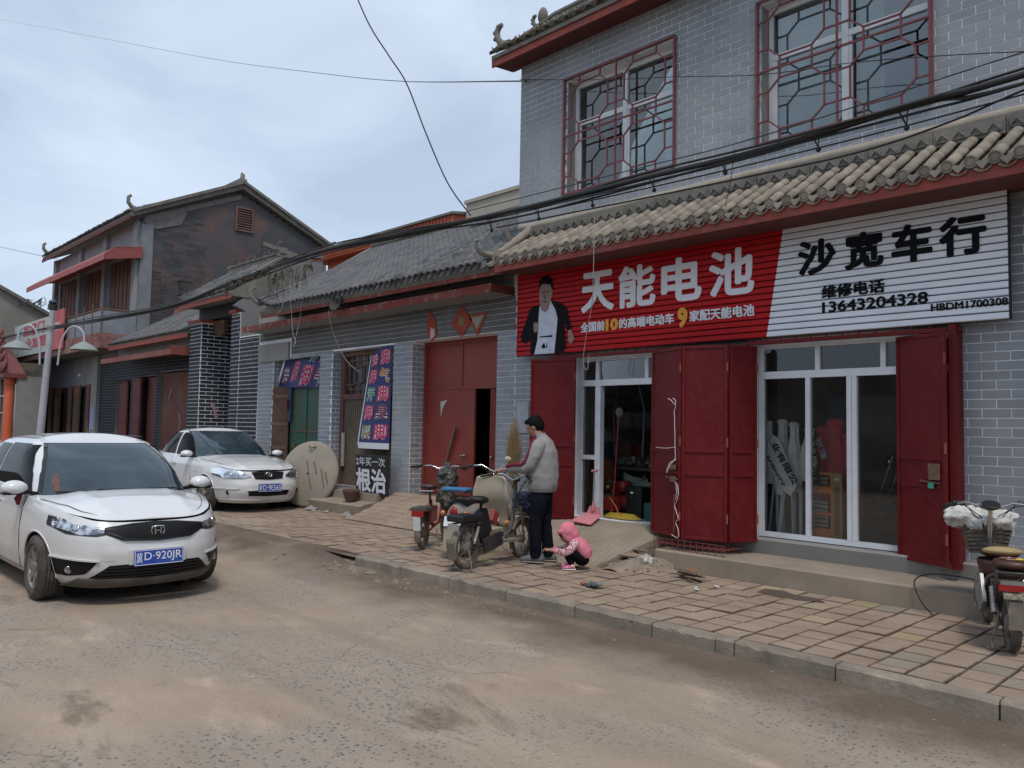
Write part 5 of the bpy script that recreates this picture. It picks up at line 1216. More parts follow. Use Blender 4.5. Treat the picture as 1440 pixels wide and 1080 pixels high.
m_lampd = mat('headlamp_dark', (.05,.05,.055), .2, metal=.3)
m_amber = mat('amber_lens', (.55,.17,.03), .25)
m_plate = mat('plate_blue', (.010,.055,.33), .4, dust=.15)
m_platw = mat('plate_white', (.70,.72,.75), .5)
def wheel(parent, x, y, r, side, rim_r, w=.185, spokes=7, name='wheel'):
    ax = (0, side, 0); c = Vector((x, y-side*w/2, r))
    pr = [(0,rim_r),(.0,r*.86),(.018,r*.965),(.045,r),(w*.30,r),(w*.31,r-.006),(w*.34,r-.006),(w*.35,r),(w*.48,r),(w*.49,r-.006),(w*.52,r-.006),(w*.53,r),(w*.65,r),(w*.66,r-.006),(w*.69,r-.006),(w*.70,r),(w-.045,r),(w-.018,r*.965),(w,r*.86),(w+.004,rim_r+.02),(w-.008,rim_r),(w-.03,rim_r-.01)]
    o = part(name, MB().lathe(c, ax, pr, 40), m_tyre, parent, world=False)
    rm_ = MB().lathe(c, ax, [(w-.028,rim_r-.008),(w-.012,rim_r-.002),(w-.012,rim_r-.016),(w-.04,rim_r-.026),(w-.12,rim_r-.03)], 36)
    f = w-.022
    for k in range(spokes):
        a = 2*pi*k/spokes+.3; d = Vector((cos(a), 0, sin(a))); t = Vector((-sin(a), 0, cos(a))); A = Vector(ax)
        p0, p1 = c+d*.035+A*(f-.006), c+d*(rim_r-.012)+A*f
        rm_.add([p0-t*.026, p0+t*.026, p1+t*.040, p1-t*.040, p0-t*.026-A*.04, p0+t*.026-A*.04, p1+t*.034-A*.04, p1-t*.034-A*.04], [(0,1,2,3),(0,4,5,1),(2,6,7,3),(1,5,6,2),(3,7,4,0)])
    rm_.lathe(c, ax, [(f-.03,.055),(f,.052),(f+.006,.035),(f+.008,.001)], 16)
    part('rim', rm_, m_rim, o, world=False)
    part('brake_disc', MB().lathe(c, ax, [(w-.10,.001),(w-.10,rim_r-.045),(w-.09,rim_r-.045),(w-.09,.001)], 20), m_lampd, o, world=False)
class Car:
    def __init__(s, c): s.c = c
    def hw(s, z): return lerp_tab(s.c['w'], z)
    def xf(s, z): return lerp_tab(s.c['xf'], z)
    def xr(s, z): return lerp_tab(s.c['xr'], z)
    def y(s, x, z):
        a = s.xf(z) if x >= 0 else s.xr(z); n = s.c['nf'] if x >= 0 else s.c['nr']; q = abs(x)/a
        return 0 if q >= 1 else s.hw(z)*(1-q**n)**(1/n)
    def fx(s, y, z, off=0):
        a, w_, n = s.xf(z), s.hw(z), s.c['nf']; q = min(.999, abs(y)/w_); return a*(1-q**n)**(1/n)+off
    def fnorm(s, y, z):
        e = .006; p = Vector((s.fx(y, z), y, z)); a = Vector((s.fx(y+e, z), y+e, z))-p; b = Vector((s.fx(y, z+e), y, z+e))-p
        n = a.cross(b); n.normalize(); return n if n.x > 0 else -n
    def fpt(s, y, z, off=0): return Vector((s.fx(y, z), y, z))+s.fnorm(y, z)*off
    def zsh(s, x): return lerp_tab(s.c['sh'], x)
    def patch(s, top, bot, off, nu=14, nv=5, thick=True):
        """front patch between two (y,z) curves"""
        mb = MB()
        def cu(T, u):
            t = u*(len(T)-1); i = min(int(t), len(T)-2); k = t-i; return T[i][0]+(T[i+1][0]-T[i][0])*k, T[i][1]+(T[i+1][1]-T[i][1])*k
        def f(u, v):
            a, b = cu(bot, u), cu(top, u); return s.fpt(a[0]+(b[0]-a[0])*v, a[1]+(b[1]-a[1])*v, off)
        mb.grid(f, nu, nv)
        if thick:
            ring = [(u/nu, 0) for u in range(nu+1)]+[(1, v/nv) for v in range(1, nv+1)]+[(1-u/nu, 1) for u in range(1, nu+1)]+[(0, 1-v/nv) for v in range(1, nv)]
            vs = [];
            for u, v in ring:
                p = f(u, v); a, b = cu(bot, u), cu(top, u); q = s.fpt(a[0]+(b[0]-a[0])*v, a[1]+(b[1]-a[1])*v, -.012); vs += [p, q]
            n = len(ring); mb.add(vs, [(2*i, 2*i+1, (2*i+3) % (2*n), (2*i+2) % (2*n)) for i in range(n)])
        return mb
    def build(s, t):
        c = s.c; R = c['arch']; ax = c['axles']; zb = c['zb']; body = MB()
        # lower body: one side grid mirrored, arches cut out
        NS_, NV = 150, 20
        for sd in (1, -1):
            vs = []; idx = {}; keep = set()
            for i in range(NS_+1):
                th = pi*i/NS_
                for j in range(NV+1):
                    v = j/NV; cx = cos(th); n = c['nf'] if cx >= 0 else c['nr']; e = 2/n
                    x = s.xf(.5)*abs(cx)**e if cx >= 0 else -s.xr(.5)*abs(cx)**e
                    z = zb+(s.zsh(x)-zb)*v; a = s.xf(z) if cx >= 0 else s.xr(z)
                    x = a*abs(cx)**e*(1 if cx >= 0 else -1); z = zb+(s.zsh(x)-zb)*v; ins = False
                    y_ = s.hw(z)*abs(sin(th))**e
                    for axx in ax:
                        d = hypot(x-axx, z-c['r']); 
                        if d < R and y_ > s.hw(z)*.5:
                            ins = True
                            if d < 1e-4: d = 1e-4
                            k = R/d; x, z = axx+(x-axx)*k, c['r']+(z-c['r'])*k
                            if z < zb: z = zb; x = axx+(1 if x > axx else -1)*sqrt(max(0, R*R-(c['r']-zb)**2))
                            y_ = s.y(x, z)
                    vs.append((x, sd*y_, z)); keep.add((i, j)) if not ins else None
            fs = []
            for i in range(NS_):
                for j in range(NV):
                    q = ((i, j), (i+1, j), (i+1, j+1), (i, j+1))
                    if all(k not in keep for k in q): continue
                    f = tuple(a*(NV+1)+b for a, b in q); fs.append(f if sd > 0 else f[::-1])
            body.add(vs, fs, True)
        # hood, cowl and tail deck surface
        x0, x1 = -s.xr(s.zsh(-5))*.998, 0
        def top(u, v):
            th = pi*u; cx = cos(th); n = c['nf'] if cx >= 0 else c['nr']; e = 2/n
            xs_ = s.xf(.8)*abs(cx)**e*(1 if cx > 0 else -1) if cx >= 0 else -s.xr(.9)*abs(cx)**e
            z = s.zsh(xs_); a = s.xf(z) if cx >= 0 else s.xr(z); xs_ = a*abs(cx)**e*(1 if cx > 0 else -1); yy = s.hw(z)*abs(sin(th))**e
            yv = yy*(1-2*v); cr = lerp_tab(c['crown'], xs_)*(1-abs(1-2*v)**2.6)
            if 'rib' in c and xs_ > .5: cr += c['rib']*math.exp(-((abs(yv)-.42*(.8+.2*(2-xs_)))/.05)**2)*min(1, (xs_-.5)*2)*(1-abs(1-2*v)**8)
            return (xs_, yv, z+cr)
        body.grid(top, 110, 26)
        o = part('body', body, m_carw, t, world=False); s.o = o
        # underbody and wheel wells
        ub = MB().box(-s.xr(.4)+.25, s.xf(.4)-.35, -s.hw(.4)+.22, s.hw(.4)-.22, zb+.02, zb+.12)
        L0 = s.xf(.2)-.30
        ub.box(ax[0]+R+.0, L0, -.5, .5, zb+.01, zb+.1).box(-s.xr(.3)+.15, ax[1]-R, -.62, .62, zb+.01, zb+.2)
        for axx in ax:
            for sd in (1, -1):
                vs = []
                for k in range(21):
                    a = -.35+(pi+.7)*k/20; x, z = axx+cos(a)*(R-.002), c['r']+sin(a)*(R-.002); yy = s.y(x, max(z, zb))
                    vs += [(x, sd*(yy+.001), z), (x, sd*(yy-.03), z), (x, sd*.5, z)]
                ub.add(vs, [(3*k+q, 3*k+q+1, 3*k+q+4, 3*k+q+3) for k in range(20) for q in (0, 1)], True)
                ub.add([(axx+cos(2*pi*k/20)*R, sd*.5, c['r']+sin(2*pi*k/20)*R) for k in range(20)], [tuple(range(20))])
        part('underbody', ub, m_under, o, world=False)
        lip = MB()
        for axx in ax:
            for sd in (1, -1):
                pts = []
                for k in range(25):
                    a = -.18+(pi+.36)*k/24; x, z = axx+cos(a)*R, c['r']+sin(a)*R
                    if z > zb: pts.append((x, sd*(s.y(x, z)-.004), z))
                lip.tube(pts, .011, 6)
        part('arch_lip', lip, m_carw, o, world=False)
        # greenhouse
        G = c['gh']; cols = list(zip(*G)); tt = cols[0]
        def tab(k, t_): return lerp_tab(list(zip(tt, cols[k])), t_)
        s.tab = tab
        def gpt(th, t_, off=0):
            def P(th, t_):
                cx, sx = cos(th), sin(th); n = c['gnf'] if cx >= 0 else c['gnr']; e = 2/n; a = tab(1, t_) if cx >= 0 else tab(2, t_)
                x = tab(5, t_)+(a-tab(5, t_))*abs(cx)**e
                y_ = tab(3, t_)*abs(sx)**e*(1 if sx >= 0 else -1); z = tab(4, t_)
                if t_ < .3: z = z*(t_/.3)+(1-t_/.3)*(s.zsh(x)-.015)
                return Vector((x, y_, z))
            p = P(th, t_)
            if off:
                a = P(th+.01, t_)-P(th-.01, t_); b = P(th, min(1, t_+.02))-P(th, max(0, t_-.02)); nn = a.cross(b)
                if nn.length < 1e-9: return p
                nn.normalize(); nn = nn if nn.dot(p-Vector((tab(5, .5), 0, p.z-.3))) > 0 else -nn; p = p+nn*off
            return p
        s.gpt = gpt
        gb = MB().grid(lambda u, v: gpt(2*pi*u, v), 140, 22)
        ztop = tab(4, 1); 
        def cap(u, v):
            p = gpt(2*pi*u, 1); k = 1-v; q = Vector((tab(5, 1)+(p.x-tab(5, 1))*k, p.y*k, p.z+c['cap']*(1-k**2.3))); return q
        gb.grid(cap, 140, 10)
        part('roof', gb, m_carw, o, world=False)
        def win(name, thf, t0, t1, off, m, nu=24, nv=10, par=o):
            """thf(u, v) gives the plan angle"""
            return part(name, MB().grid(lambda u, v: gpt(thf(u, v), t0+(t1-t0)*v, off), nu, nv), m, par, world=False)
        s.win = win
        return o
def plate(parent, c, normal, text, first, w=.44, h=.14):
    n = Vector(normal).normalized(); R_ = Vector((0,0,1)).cross(n).normalized(); U_ = n.cross(R_); c = Vector(c)
    o = part('number_plate', MB().obox(c, R_*w/2, n*.004, U_*h/2), m_plate, parent, world=False)
    t = MB(); f = c+n*.0045
    text_mb(t, first, f-R_*(w*.46)-U_*(h*.33), R_, U_, w*.12, h*.66, .0, .002)
    text_mb(t, text, f-R_*(w*.30)-U_*(h*.33), R_, U_, w*.76, h*.66, .0, .002)
    for sgn in (1, -1): t.obox(f+U_*sgn*h*.46, R_*w*.49, n*.001, U_*.0025); t.obox(f+R_*sgn*w*.487, R_*.0025, n*.001, U_*h*.46)
    part('lettering', t, m_platw, o, world=False)
def mirror(car, x, y, z, m=None, s=1, body=None, sz=(.10,.12,.085)):
    mb = MB(); n = 16
    prof = lambda u, v: Vector((x-.0+sz[0]*(.5*cos(pi*(v-.5))-.1)*(1 if True else 0), y+s*sz[1]*sin(pi*(v-.5))*1.0, z)) 
    b = MB().ball((x, y, z), sz[0], sz[1], sz[2], 20, 12)
    b.v = [(vx if vx > x-.03 else x-.03+(vx-x+.03)*.1, vy, vz if vz > z-sz[2]*.7 else z-sz[2]*.7+(vz-z+sz[2]*.7)*.3) for vx, vy, vz in b.v]
    o = part('mirror', b, m or m_carw, body, world=False)
    part('mirror_glass', MB().box(x-.05, x-.042, y-sz[1]*.8, y+sz[1]*.8, z-sz[2]*.55, z+sz[2]*.6), m_chrome, o, world=False)
    part('mirror_stalk', MB().bar((x+.01, y-s*sz[1]*.6, z-.03), (x+.03, y-s*(sz[1]+.07), z-.06), .05, .035).obox((x, y, z-sz[2]*.66), (sz[0]*.7,0,0), (0,sz[1]*.85,0), (0,0,.012)), m_blk, o, world=False)

# ---- white hatchback
hatch = thing('parked_car', 'white five door hatchback with black grille, dusty sills, nearest on the road', 'car', (-9.58, 2.845, 0.004), 0)
K1 = Car(dict(
    w=[(.16,.74),(.24,.80),(.40,.832),(.62,.846),(.80,.838),(.90,.815),(1.0,.79),(1.06,.775)],
    xf=[(.16,1.86),(.22,1.93),(.34,1.975),(.48,1.985),(.60,1.965),(.68,1.93),(.76,1.85),(.84,1.77),(.9,1.68),(1.1,1.6)],
    xr=[(.16,1.88),(.3,1.96),(.6,1.97),(1.06,1.93)], nf=3.6, nr=5.5,
    sh=[(-2,1.02),(-1.2,1.0),(0,.965),(.7,.93),(1.1,.895),(1.4,.865),(1.65,.805),(1.8,.762),(1.95,.728)],
    crown=[(-2,.03),(.6,.05),(1.0,.085),(1.5,.075),(1.75,.045),(1.86,.01)], rib=.012,
    axles=(1.14,-1.39), r=.30, arch=.335, zb=.17,
    gh=[(0,1.16,-1.90,.79,.95,-.2),(.15,1.01,-1.89,.765,1.02,-.2),(.35,.79,-1.86,.732,1.135,-.2),(.6,.51,-1.80,.688,1.275,-.2),(.8,.27,-1.72,.642,1.375,-.2),(.93,.09,-1.62,.592,1.435,-.2),(1,-.02,-1.52,.535,1.462,-.2)],
    gnf=4.2, gnr=6, cap=.07))
hb = K1.build(hatch)
def edge_th(K, y_target, t_, front=True):
    lo, hi = 0.0, pi/2
    for _ in range(30):
        m_ = (lo+hi)/2
        if K.gpt(m_, t_).y < y_target: lo = m_
        else: hi = m_
    return lo
def windshield(K, ybot, ytop, t0, t1, off, m, name='windscreen', par=None, nu=30):
    def th(u, v):
        t_ = t0+(t1-t0)*v; yt = (ybot+(ytop-ybot)*v); e = edge_th(K, yt, t_); return -e+2*e*u
    return K.win(name, th, t0, t1, off, m, nu, 12, par or K.o)
def side_win(K, xa0, xa1, xb0, xb1, t0, t1, off, m, name='side_window'):
    """x from (xa0 at bottom, xa1 at top) to (xb0, xb1)"""
    for sd in (1, -1):
        def f(u, v):
            t_ = t0+(t1-t0)*v; x = (xa0+(xa1-xa0)*v)+((xb0+(xb1-xb0)*v)-(xa0+(xa1-xa0)*v))*u
            lo, hi = 0.0, pi
            for _ in range(26):
                m_ = (lo+hi)/2
                if K.gpt(m_, t_).x > x: lo = m_
                else: hi = m_
            return sd*lo
        K.win(name, f, t0, t1, off, m, 10, 8)
windshield(K1, .735, .52, .03, .90, .004, m_frit, 'windscreen_seal'); ws = windshield(K1, .685, .49, .10, .875, .008, m_cglass)
side_win(K1, .62,.12, .12,.02, .14,.86, .005, m_csglass); side_win(K1, .12,.0, -.72,-.68, .16,.88, .005, m_csglass); side_win(K1, -.78,-.74, -1.42,-1.22, .18,.86, .005, m_csglass)
part('roof_seam', MB().tube([K1.gpt(1.02+.0*k, t) + Vector((0,0,.002)) for k, t in enumerate((.97,))]+[(x, .50, 1.506-.02*abs(x+.4)) for x in (.0,-.3,-.9,-1.4)], .006, 4).tube([(x, -.50, 1.508-.02*abs(x+.4)) for x in (.02,-.3,-.9,-1.4)], .006, 4), m_frit, hb, world=False)
# front end
def pt(K, name, top, bot, off, m, par=None, nu=16, nv=5): return part(name, K.patch(top, bot, off, nu, nv), m, par or K.o, world=False)
gr = pt(K1, 'grille', [(-.44,.70),(-.2,.728),(0,.735),(.2,.728),(.44,.70)], [(-.44,.65),(-.30,.590),(0,.570),(.30,.590),(.44,.65)], .012, m_blk, nu=24)
pt(K1, 'grille_bar', [(-.42,.668),(-.28,.605),(0,.586),(.28,.605),(.42,.668)], [(-.42,.655),(-.28,.592),(0,.572),(.28,.592),(.42,.655)], .020, m_frit, gr, 24, 2)
for sd in (1, -1):
    q = lambda T: [(sd*a, b) for a, b in T]
    hl = pt(K1, 'headlight', q([(.40,.70),(.53,.735),(.66,.765),(.752,.795)]), q([(.36,.655),(.50,.628),(.68,.645),(.768,.71)]), .006, m_lampd)
    pt(K1, 'reflector', q([(.49,.700),(.60,.733),(.735,.772)]), q([(.49,.648),(.60,.642),(.745,.700)]), .010, m_lamp, hl, 8, 4)
    pt(K1, 'reflector', q([(.42,.69),(.47,.705),(.50,.71)]), q([(.42,.665),(.47,.655),(.485,.65)]), .010, m_lamp, hl, 5, 3)
    pt(K1, 'turn_lamp', q([(.715,.765),(.745,.78)]), q([(.725,.695),(.758,.715)]), .009, m_lampd, hl, 4, 3)
    part('projector', MB().lathe(K1.fpt(sd*.62,.70,.004), K1.fnorm(sd*.62,.70), [(0,.034),(.010,.034),(.014,.026),(.017,.001)], 16), m_chrome, hl, world=False)
    fg = pt(K1, 'fog_recess', q([(.49,.405),(.62,.415),(.745,.43)]), q([(.56,.30),(.66,.275),(.735,.285)]), .005, m_blk)
    pt(K1, 'fog_rim', q([(.475,.425),(.62,.437),(.75,.452)]), q([(.475,.411),(.62,.422),(.75,.437)]), .022, m_carw, hb, 10, 2)
    part('fog_lamp', MB().lathe(K1.fpt(sd*.655,.335,.004), (1,sd*.35,0), [(0,.034),(.012,.034),(.014,.026),(.010,.001)], 14), m_lamp, fg, world=False)
lo_ = pt(K1, 'lower_intake', [(-.40,.375),(0,.385),(.40,.375)], [(-.54,.255),(0,.235),(.54,.255)], .004, m_blk, nu=24)
for k in range(4): z = .27+k*.028; w_ = .50-.03*k; pt(K1, 'intake_bar', [(-w_,z+.008),(0,z+.004),(w_,z+.008)], [(-w_,z-.002),(0,z-.006),(w_,z-.002)], .012, m_frit, lo_, 20, 1)
pt(K1, 'front_lip', [(-.60,.262),(0,.245),(.60,.262)], [(-.66,.18),(0,.175),(.66,.18)], .018, mat('grey_lip', (.07,.065,.06), .7, dust=.5, dcol=(.2,.17,.13), dscale=5), nu=24)
pt(K1, 'tow_cover', [(-.44,.472),(-.37,.475)], [(-.44,.415),(-.37,.417)], .004, m_carw, hb, 4, 3)
plate(hb, K1.fpt(0,.435,.035), (1,0,.06), 'D·920JR', '冀')
pt(K1, 'plate_bracket', [(-.25,.50),(.25,.50)], [(-.25,.375),(.25,.375)], .022, m_carw, hb, 8, 3)
E_ = MB(); c_ = K1.fpt(0,.655,.022)
def fr_(a, b): return c_+Vector((-.018*0, a, b))
E_.tube([fr_(.052,.036), fr_(.060,0), fr_(.048,-.036), fr_(0,-.042), fr_(-.048,-.036), fr_(-.060,0), fr_(-.052,.036), fr_(0,.042), fr_(.052,.036)], .006, 6)
E_.bar(fr_(.028,.028), fr_(.023,-.03), .012, .010, up=(1,0,0)).bar(fr_(-.028,.028), fr_(-.023,-.03), .012, .010, up=(1,0,0)).bar(fr_(.022,0), fr_(-.022,0), .010, .010, up=(1,0,0))
part('emblem', E_, m_chrome, gr, world=False)
mirror(K1, .70, -.905, 1.005, s=-1, body=hb, sz=(.10,.115,.075)); mirror(K1, .70, .905, 1.005, s=1, body=hb, sz=(.10,.115,.075))
rc = MB().tube([(.68,-.84,.95),(.66,-.86,.90),(.64,-.85,.84)], [.02,.035,.015], 6); part('red_cloth_tie', rc, mat('dark_red_cloth', (.16,.02,.03), .8), hb, world=False)
wp = MB()
def wpt(th, t_, off): return K1.gpt(th, t_, off)
wp.tube([wpt(-.02,.10,.02), wpt(-.35,.16,.028), wpt(-.62,.145,.026)], .007, 5).tube([wpt(.75,.10,.02), wpt(.45,.15,.028), wpt(-.1,.165,.028)], .007, 5)
part('wiper', wp, m_frit, hb, world=False)
part('antenna', MB().lathe((-.25,0,1.525), (-.4,0,1), [(0,.028),(.01,.02),(.03,.008)], 8).tube([(-.26,0,1.55),(-.34,0,1.66)], [.006,.003], 5), m_frit, hb, world=False)
# things on the dash seen through the glass, panel gaps
part('dash_ornament', MB().grid(lambda u, v: K1.gpt(-.66+.12*u, .17+.15*v, .0095), 4, 4), mat('red_ornament', (.22,.035,.03), .5, (.02,.03,.035), 30), ws, world=False)
part('windscreen_sticker', MB().grid(lambda u, v: K1.gpt(-.80+.10*u, .80+.07*v, .0095), 3, 3), mat('green_sticker', (.03,.12,.12), .4, (.02,.03,.035), 40), ws, world=False)
gp = MB()
for sd in (1, -1):
    pts = []
    for k in range(14):
        x = .98+.80*k/13; z = K1.zsh(x); y_ = (K1.y(x, z)-.035-.05*k/13)*sd; cr = lerp_tab(K1.c['crown'], x)*(1-abs(y_/max(.01, K1.y(x, z)))**2.6); pts.append((x, y_, z+cr+.001))
    gp.tube(pts, .0035, 4)
    for xx in (.62, -.42, -1.18): gp.tube([(xx+.12*(k/8)*(1 if xx > 0 else 0)-.0, sd*(K1.y(xx, .24+.72*k/8)+.0005), .24+.72*k/8) for k in range(9)], .0035, 4)
    gp.tube([(x, sd*(K1.y(x, .235)+.0005), .235) for x in [.70-.2*k for k in range(9)]], .0035, 4)
part('panel_gap', gp, m_frit, hb, world=False)
for sd in (1, -1):
    for xx in (-.22, -1.0): part('door_handle', MB().obox((xx, sd*(K1.y(xx,.84)+.02), .84), (.08,0,0), (0,.012,0), (0,0,.012)), m_carw, hb, world=False)
    wheel(hb, 1.14, sd*.735, .30, sd, .20); wheel(hb, -1.39, sd*.735, .30, sd, .20)
part('tail_light', MB().box(-1.97,-1.9,.62,.78,.85,1.2).box(-1.97,-1.9,-.78,-.62,.85,1.2), mat('tail_red', (.25,.01,.01), .2), hb, world=False)

# ---- white sedan
sed = thing('parked_car', 'white four door sedan parked on the pavement before the dark brick gateway', 'car', (-15.40, 6.86, .13), radians(-1.6))
K2 = Car(dict(
    w=[(.16,.75),(.26,.81),(.45,.845),(.65,.852),(.80,.838),(.92,.80),(1.0,.775)],
    xf=[(.16,2.14),(.24,2.22),(.36,2.265),(.48,2.265),(.58,2.235),(.68,2.19),(.76,2.11),(.82,2.02),(.88,1.9),(1.1,1.8)],
    xr=[(.16,2.1),(.3,2.22),(.6,2.25),(.95,2.2),(1.06,2.15)], nf=3.9, nr=4.5,
    sh=[(-2.2,.93),(-1.5,.94),(0,.93),(.8,.915),(1.3,.86),(1.7,.80),(2.0,.745),(2.2,.71)],
    crown=[(-2.2,.05),(-1.4,.06),(.6,.05),(1.0,.085),(1.6,.085),(1.95,.06),(2.14,.012)], rib=.010,
    axles=(1.36,-1.24), r=.305, arch=.345, zb=.17,
    gh=[(0,1.06,-1.62,.765,.93,-.25),(.15,.92,-1.52,.745,1.0,-.25),(.35,.70,-1.36,.715,1.10,-.25),(.6,.42,-1.14,.67,1.235,-.25),(.8,.19,-.95,.625,1.335,-.25),(.93,.03,-.80,.575,1.395,-.25),(1,-.07,-.68,.52,1.42,-.25)],
    gnf=4.0, gnr=4.0, cap=.05))
sb_ = K2.build(sed)
windshield(K2, .72, .56, .03, .95, .004, m_frit, 'windscreen_seal'); ws2 = windshield(K2, .69, .54, .08, .93, .008, m_cglass)
side_win(K2, .60,.12, -.20,-.18, .14,.87, .005, m_csglass); side_win(K2, -.28,-.26, -1.02,-.72, .16,.87, .005, m_csglass)
gr = pt(K2, 'grille', [(-.30,.70),(0,.715),(.30,.70)], [(-.25,.59),(0,.575),(.25,.59)], .012, m_blk, nu=16)
for k in range(5): z = .60+k*.022; pt(K2, 'grille_bar', [(-.26,z+.007),(.26,z+.007)], [(-.26,z),(.26,z)], .019, m_lampd, gr, 12, 1)
c_ = K2.fpt(0,.655,.028); em = MB()
for ra, rb_ in ((.065,.042),(.022,.040),(.045,.016)): em.tube([c_+Vector((0, cos(2*pi*k/16)*ra, sin(2*pi*k/16)*rb_+(.012 if ra == .045 else 0))) for k in range(17)], .005, 5)
part('emblem', em, m_chrome, gr, world=False)
for sd in (1, -1):
    q = lambda T: [(sd*a, b) for a, b in T]
    hl = pt(K2, 'headlight', q([(.34,.655),(.46,.715),(.60,.755),(.70,.765),(.765,.755)]), q([(.32,.62),(.46,.60),(.60,.60),(.70,.61),(.775,.66)]), .006, m_lamp)
    for a, b, r_ in ((.60,.68,.055),(.47,.655,.04)):
        part('lamp_bowl', MB().lathe(K2.fpt(sd*a,b,.002), K2.fnorm(sd*a,b), [(0,r_),(.010,r_),(.012,r_*.8),(.004,r_*.3),(.012,.001)], 16), m_chrome, hl, world=False)
    pt(K2, 'turn_lamp', q([(.70,.73),(.745,.735)]), q([(.70,.66),(.755,.67)]), .010, m_amber, hl, 4, 3)
    pt(K2, 'lens', q([(.34,.655),(.46,.715),(.60,.755),(.70,.765),(.765,.755)]), q([(.32,.62),(.46,.60),(.60,.60),(.70,.61),(.775,.66)]), .020, m_lens, hl)
    part('fog_hole', MB().lathe(K2.fpt(sd*.64,.36,.003), (1,sd*.4,0), [(0,.04),(.004,.036),(-.004,.001)], 16), m_frit, sb_, world=False)
    pt(K2, 'bumper_crease', q([(.50,.43),(.70,.435),(.78,.43)]), q([(.54,.415),(.70,.415),(.77,.415)]), .014, m_carw, sb_, 10, 2)
pt(K2, 'lower_intake', [(-.38,.385),(0,.39),(.38,.385)], [(-.36,.30),(0,.285),(.36,.30)], .004, m_blk, nu=18)
pt(K2, 'intake_rim', [(-.40,.405),(0,.412),(.40,.405)], [(-.40,.388),(0,.395),(.40,.388)], .014, m_carw, sb_, 16, 2)
pt(K2, 'front_lip', [(-.70,.24),(0,.225),(.70,.24)], [(-.66,.18),(0,.17),(.66,.18)], .012, m_carw, nu=18)
plate(sb_, K2.fpt(0,.44,.03), (1,0,.05), 'D·9E565', '冀')
mirror(K2, .70, -.89, .985, s=-1, body=sb_, sz=(.10,.11,.07)); mirror(K2, .70, .89, .985, s=1, body=sb_, sz=(.10,.11,.07))
wp = MB().tube([K2.gpt(-.1,.06,.02), K2.gpt(-.6,.09,.02)], .006, 4).tube([K2.gpt(.6,.06,.02), K2.gpt(.1,.09,.02)], .006, 4); part('wiper', wp, m_frit, sb_, world=False)
part('dash_ornament', MB().grid(lambda u, v: K2.gpt(-.62+.22*u, .10+.09*v, .0095), 4, 3), mat('pink_ornament', (.25,.12,.17), .6, (.02,.03,.03), 25), ws2, world=False)
part('dash_ornament', MB().grid(lambda u, v: K2.gpt(-.20+.12*u, .10+.08*v, .0095), 4, 3), mat('yellow_ornament', (.22,.24,.05), .6, (.02,.03,.03), 25), ws2, world=False)
gp = MB()
for sd in (1, -1):
    pts = []
    for k in range(14):
        x = 1.0+1.02*k/13; z = K2.zsh(x); y_ = (K2.y(x, z)-.05-.10*k/13)*sd; cr = lerp_tab(K2.c['crown'], x)*(1-abs(y_/max(.01, K2.y(x, z)))**2.6); pts.append((x, y_, z+cr+.001))
    gp.tube(pts, .0035, 4)
    for xx in (.78, -.24, -1.1): gp.tube([(xx, sd*(K2.y(xx, .24+.66*k/8)+.0005), .24+.66*k/8) for k in range(9)], .0035, 4)
part('panel_gap', gp, m_frit, sb_, world=False)
for sd in (1, -1):
    for xx in (-.05, -.95): part('door_handle', MB().obox((xx, sd*(K2.y(xx,.80)+.02), .80), (.08,0,0), (0,.012,0), (0,0,.012)), m_carw, sb_, world=False)
    part('side_lamp', MB().ball((1.0, sd*(K2.y(1.0,.68)), .68), .02, .01, .012), m_amber, sb_, world=False)
    wheel(sb_, 1.36, sd*.745, .305, sd, .20, spokes=6); wheel(sb_, -1.24, sd*.745, .305, sd, .20, spokes=6)
# ================================================================== electric bikes (x forward, y left, origin on the ground midway)
m_mudt = mat('muddy_tyre', (.05,.045,.04), .9, (.15,.12,.09), 9, .4, .6, dust=.5, dcol=(.20,.16,.12), dscale=6)
m_mud = mat('muddy_grey_metal', (.20,.17,.14), .85, (.12,.10,.085), 12, dust=.4, dcol=(.25,.205,.155), dscale=6, bump=.3)
m_bframe = mat('dull_black_frame', (.018,.019,.021), .55, (.07,.06,.05), 12, dust=.35, dcol=(.18,.15,.12), dscale=5)
m_saddle = mat('black_saddle', (.010,.010,.011), .5, (.025,.023,.02), 12, spec=.3)
m_redp = mat('bike_red', (.30,.015,.018), .35, (.2,.02,.02), 10, dust=.25)
m_cream = mat('cream_fairing', (.40,.345,.265), .4, (.34,.29,.22), 4, dust=.35, dscale=4)
m_tlred = mat('tail_lens_red', (.28,.012,.014), .2)
m_cable = mat('cable_black', (.012,.012,.012), .6)
def bwheel(root, x, r, w=.05, spokes=18, hub=.05, m_t=None, m_r=None, cast=False):
    o = part('wheel', MB().lathe((x,-w/2,r), (0,1,0), [(0,r-.045),(.0,r-.022),(w*.15,r-.006),(w*.5,r),(w*.85,r-.006),(w,r-.022),(w,r-.045),(w*.5,r-.05)], 36, closed=True), m_t or m_mudt, root, world=False)
    rm_ = MB().lathe((x,-w/2+.006,r), (0,1,0), [(0,r-.044),(.004,r-.062),(w-.016,r-.062),(w-.012,r-.044)], 36, closed=True)
    rm_.lathe((x,-.05,r), (0,1,0), [(0,.001),(0,hub*.5),(.02,hub),(.08,hub),(.10,hub*.5),(.10,.001)], 18)
    n = 6 if cast else spokes
    for k in range(n):
        a = 2*pi*k/n+.2; d = Vector((cos(a), 0, sin(a)))
        rm_.bar(Vector((x, (.03 if k % 2 else -.03)*(0 if cast else 1), r))+d*hub*.8, Vector((x,0,r))+d*(r-.055), .022 if cast else .0045, .014 if cast else .0045, up=(0,1,0))
    part('rim', rm_, m_r or m_mud, o, world=False); return o
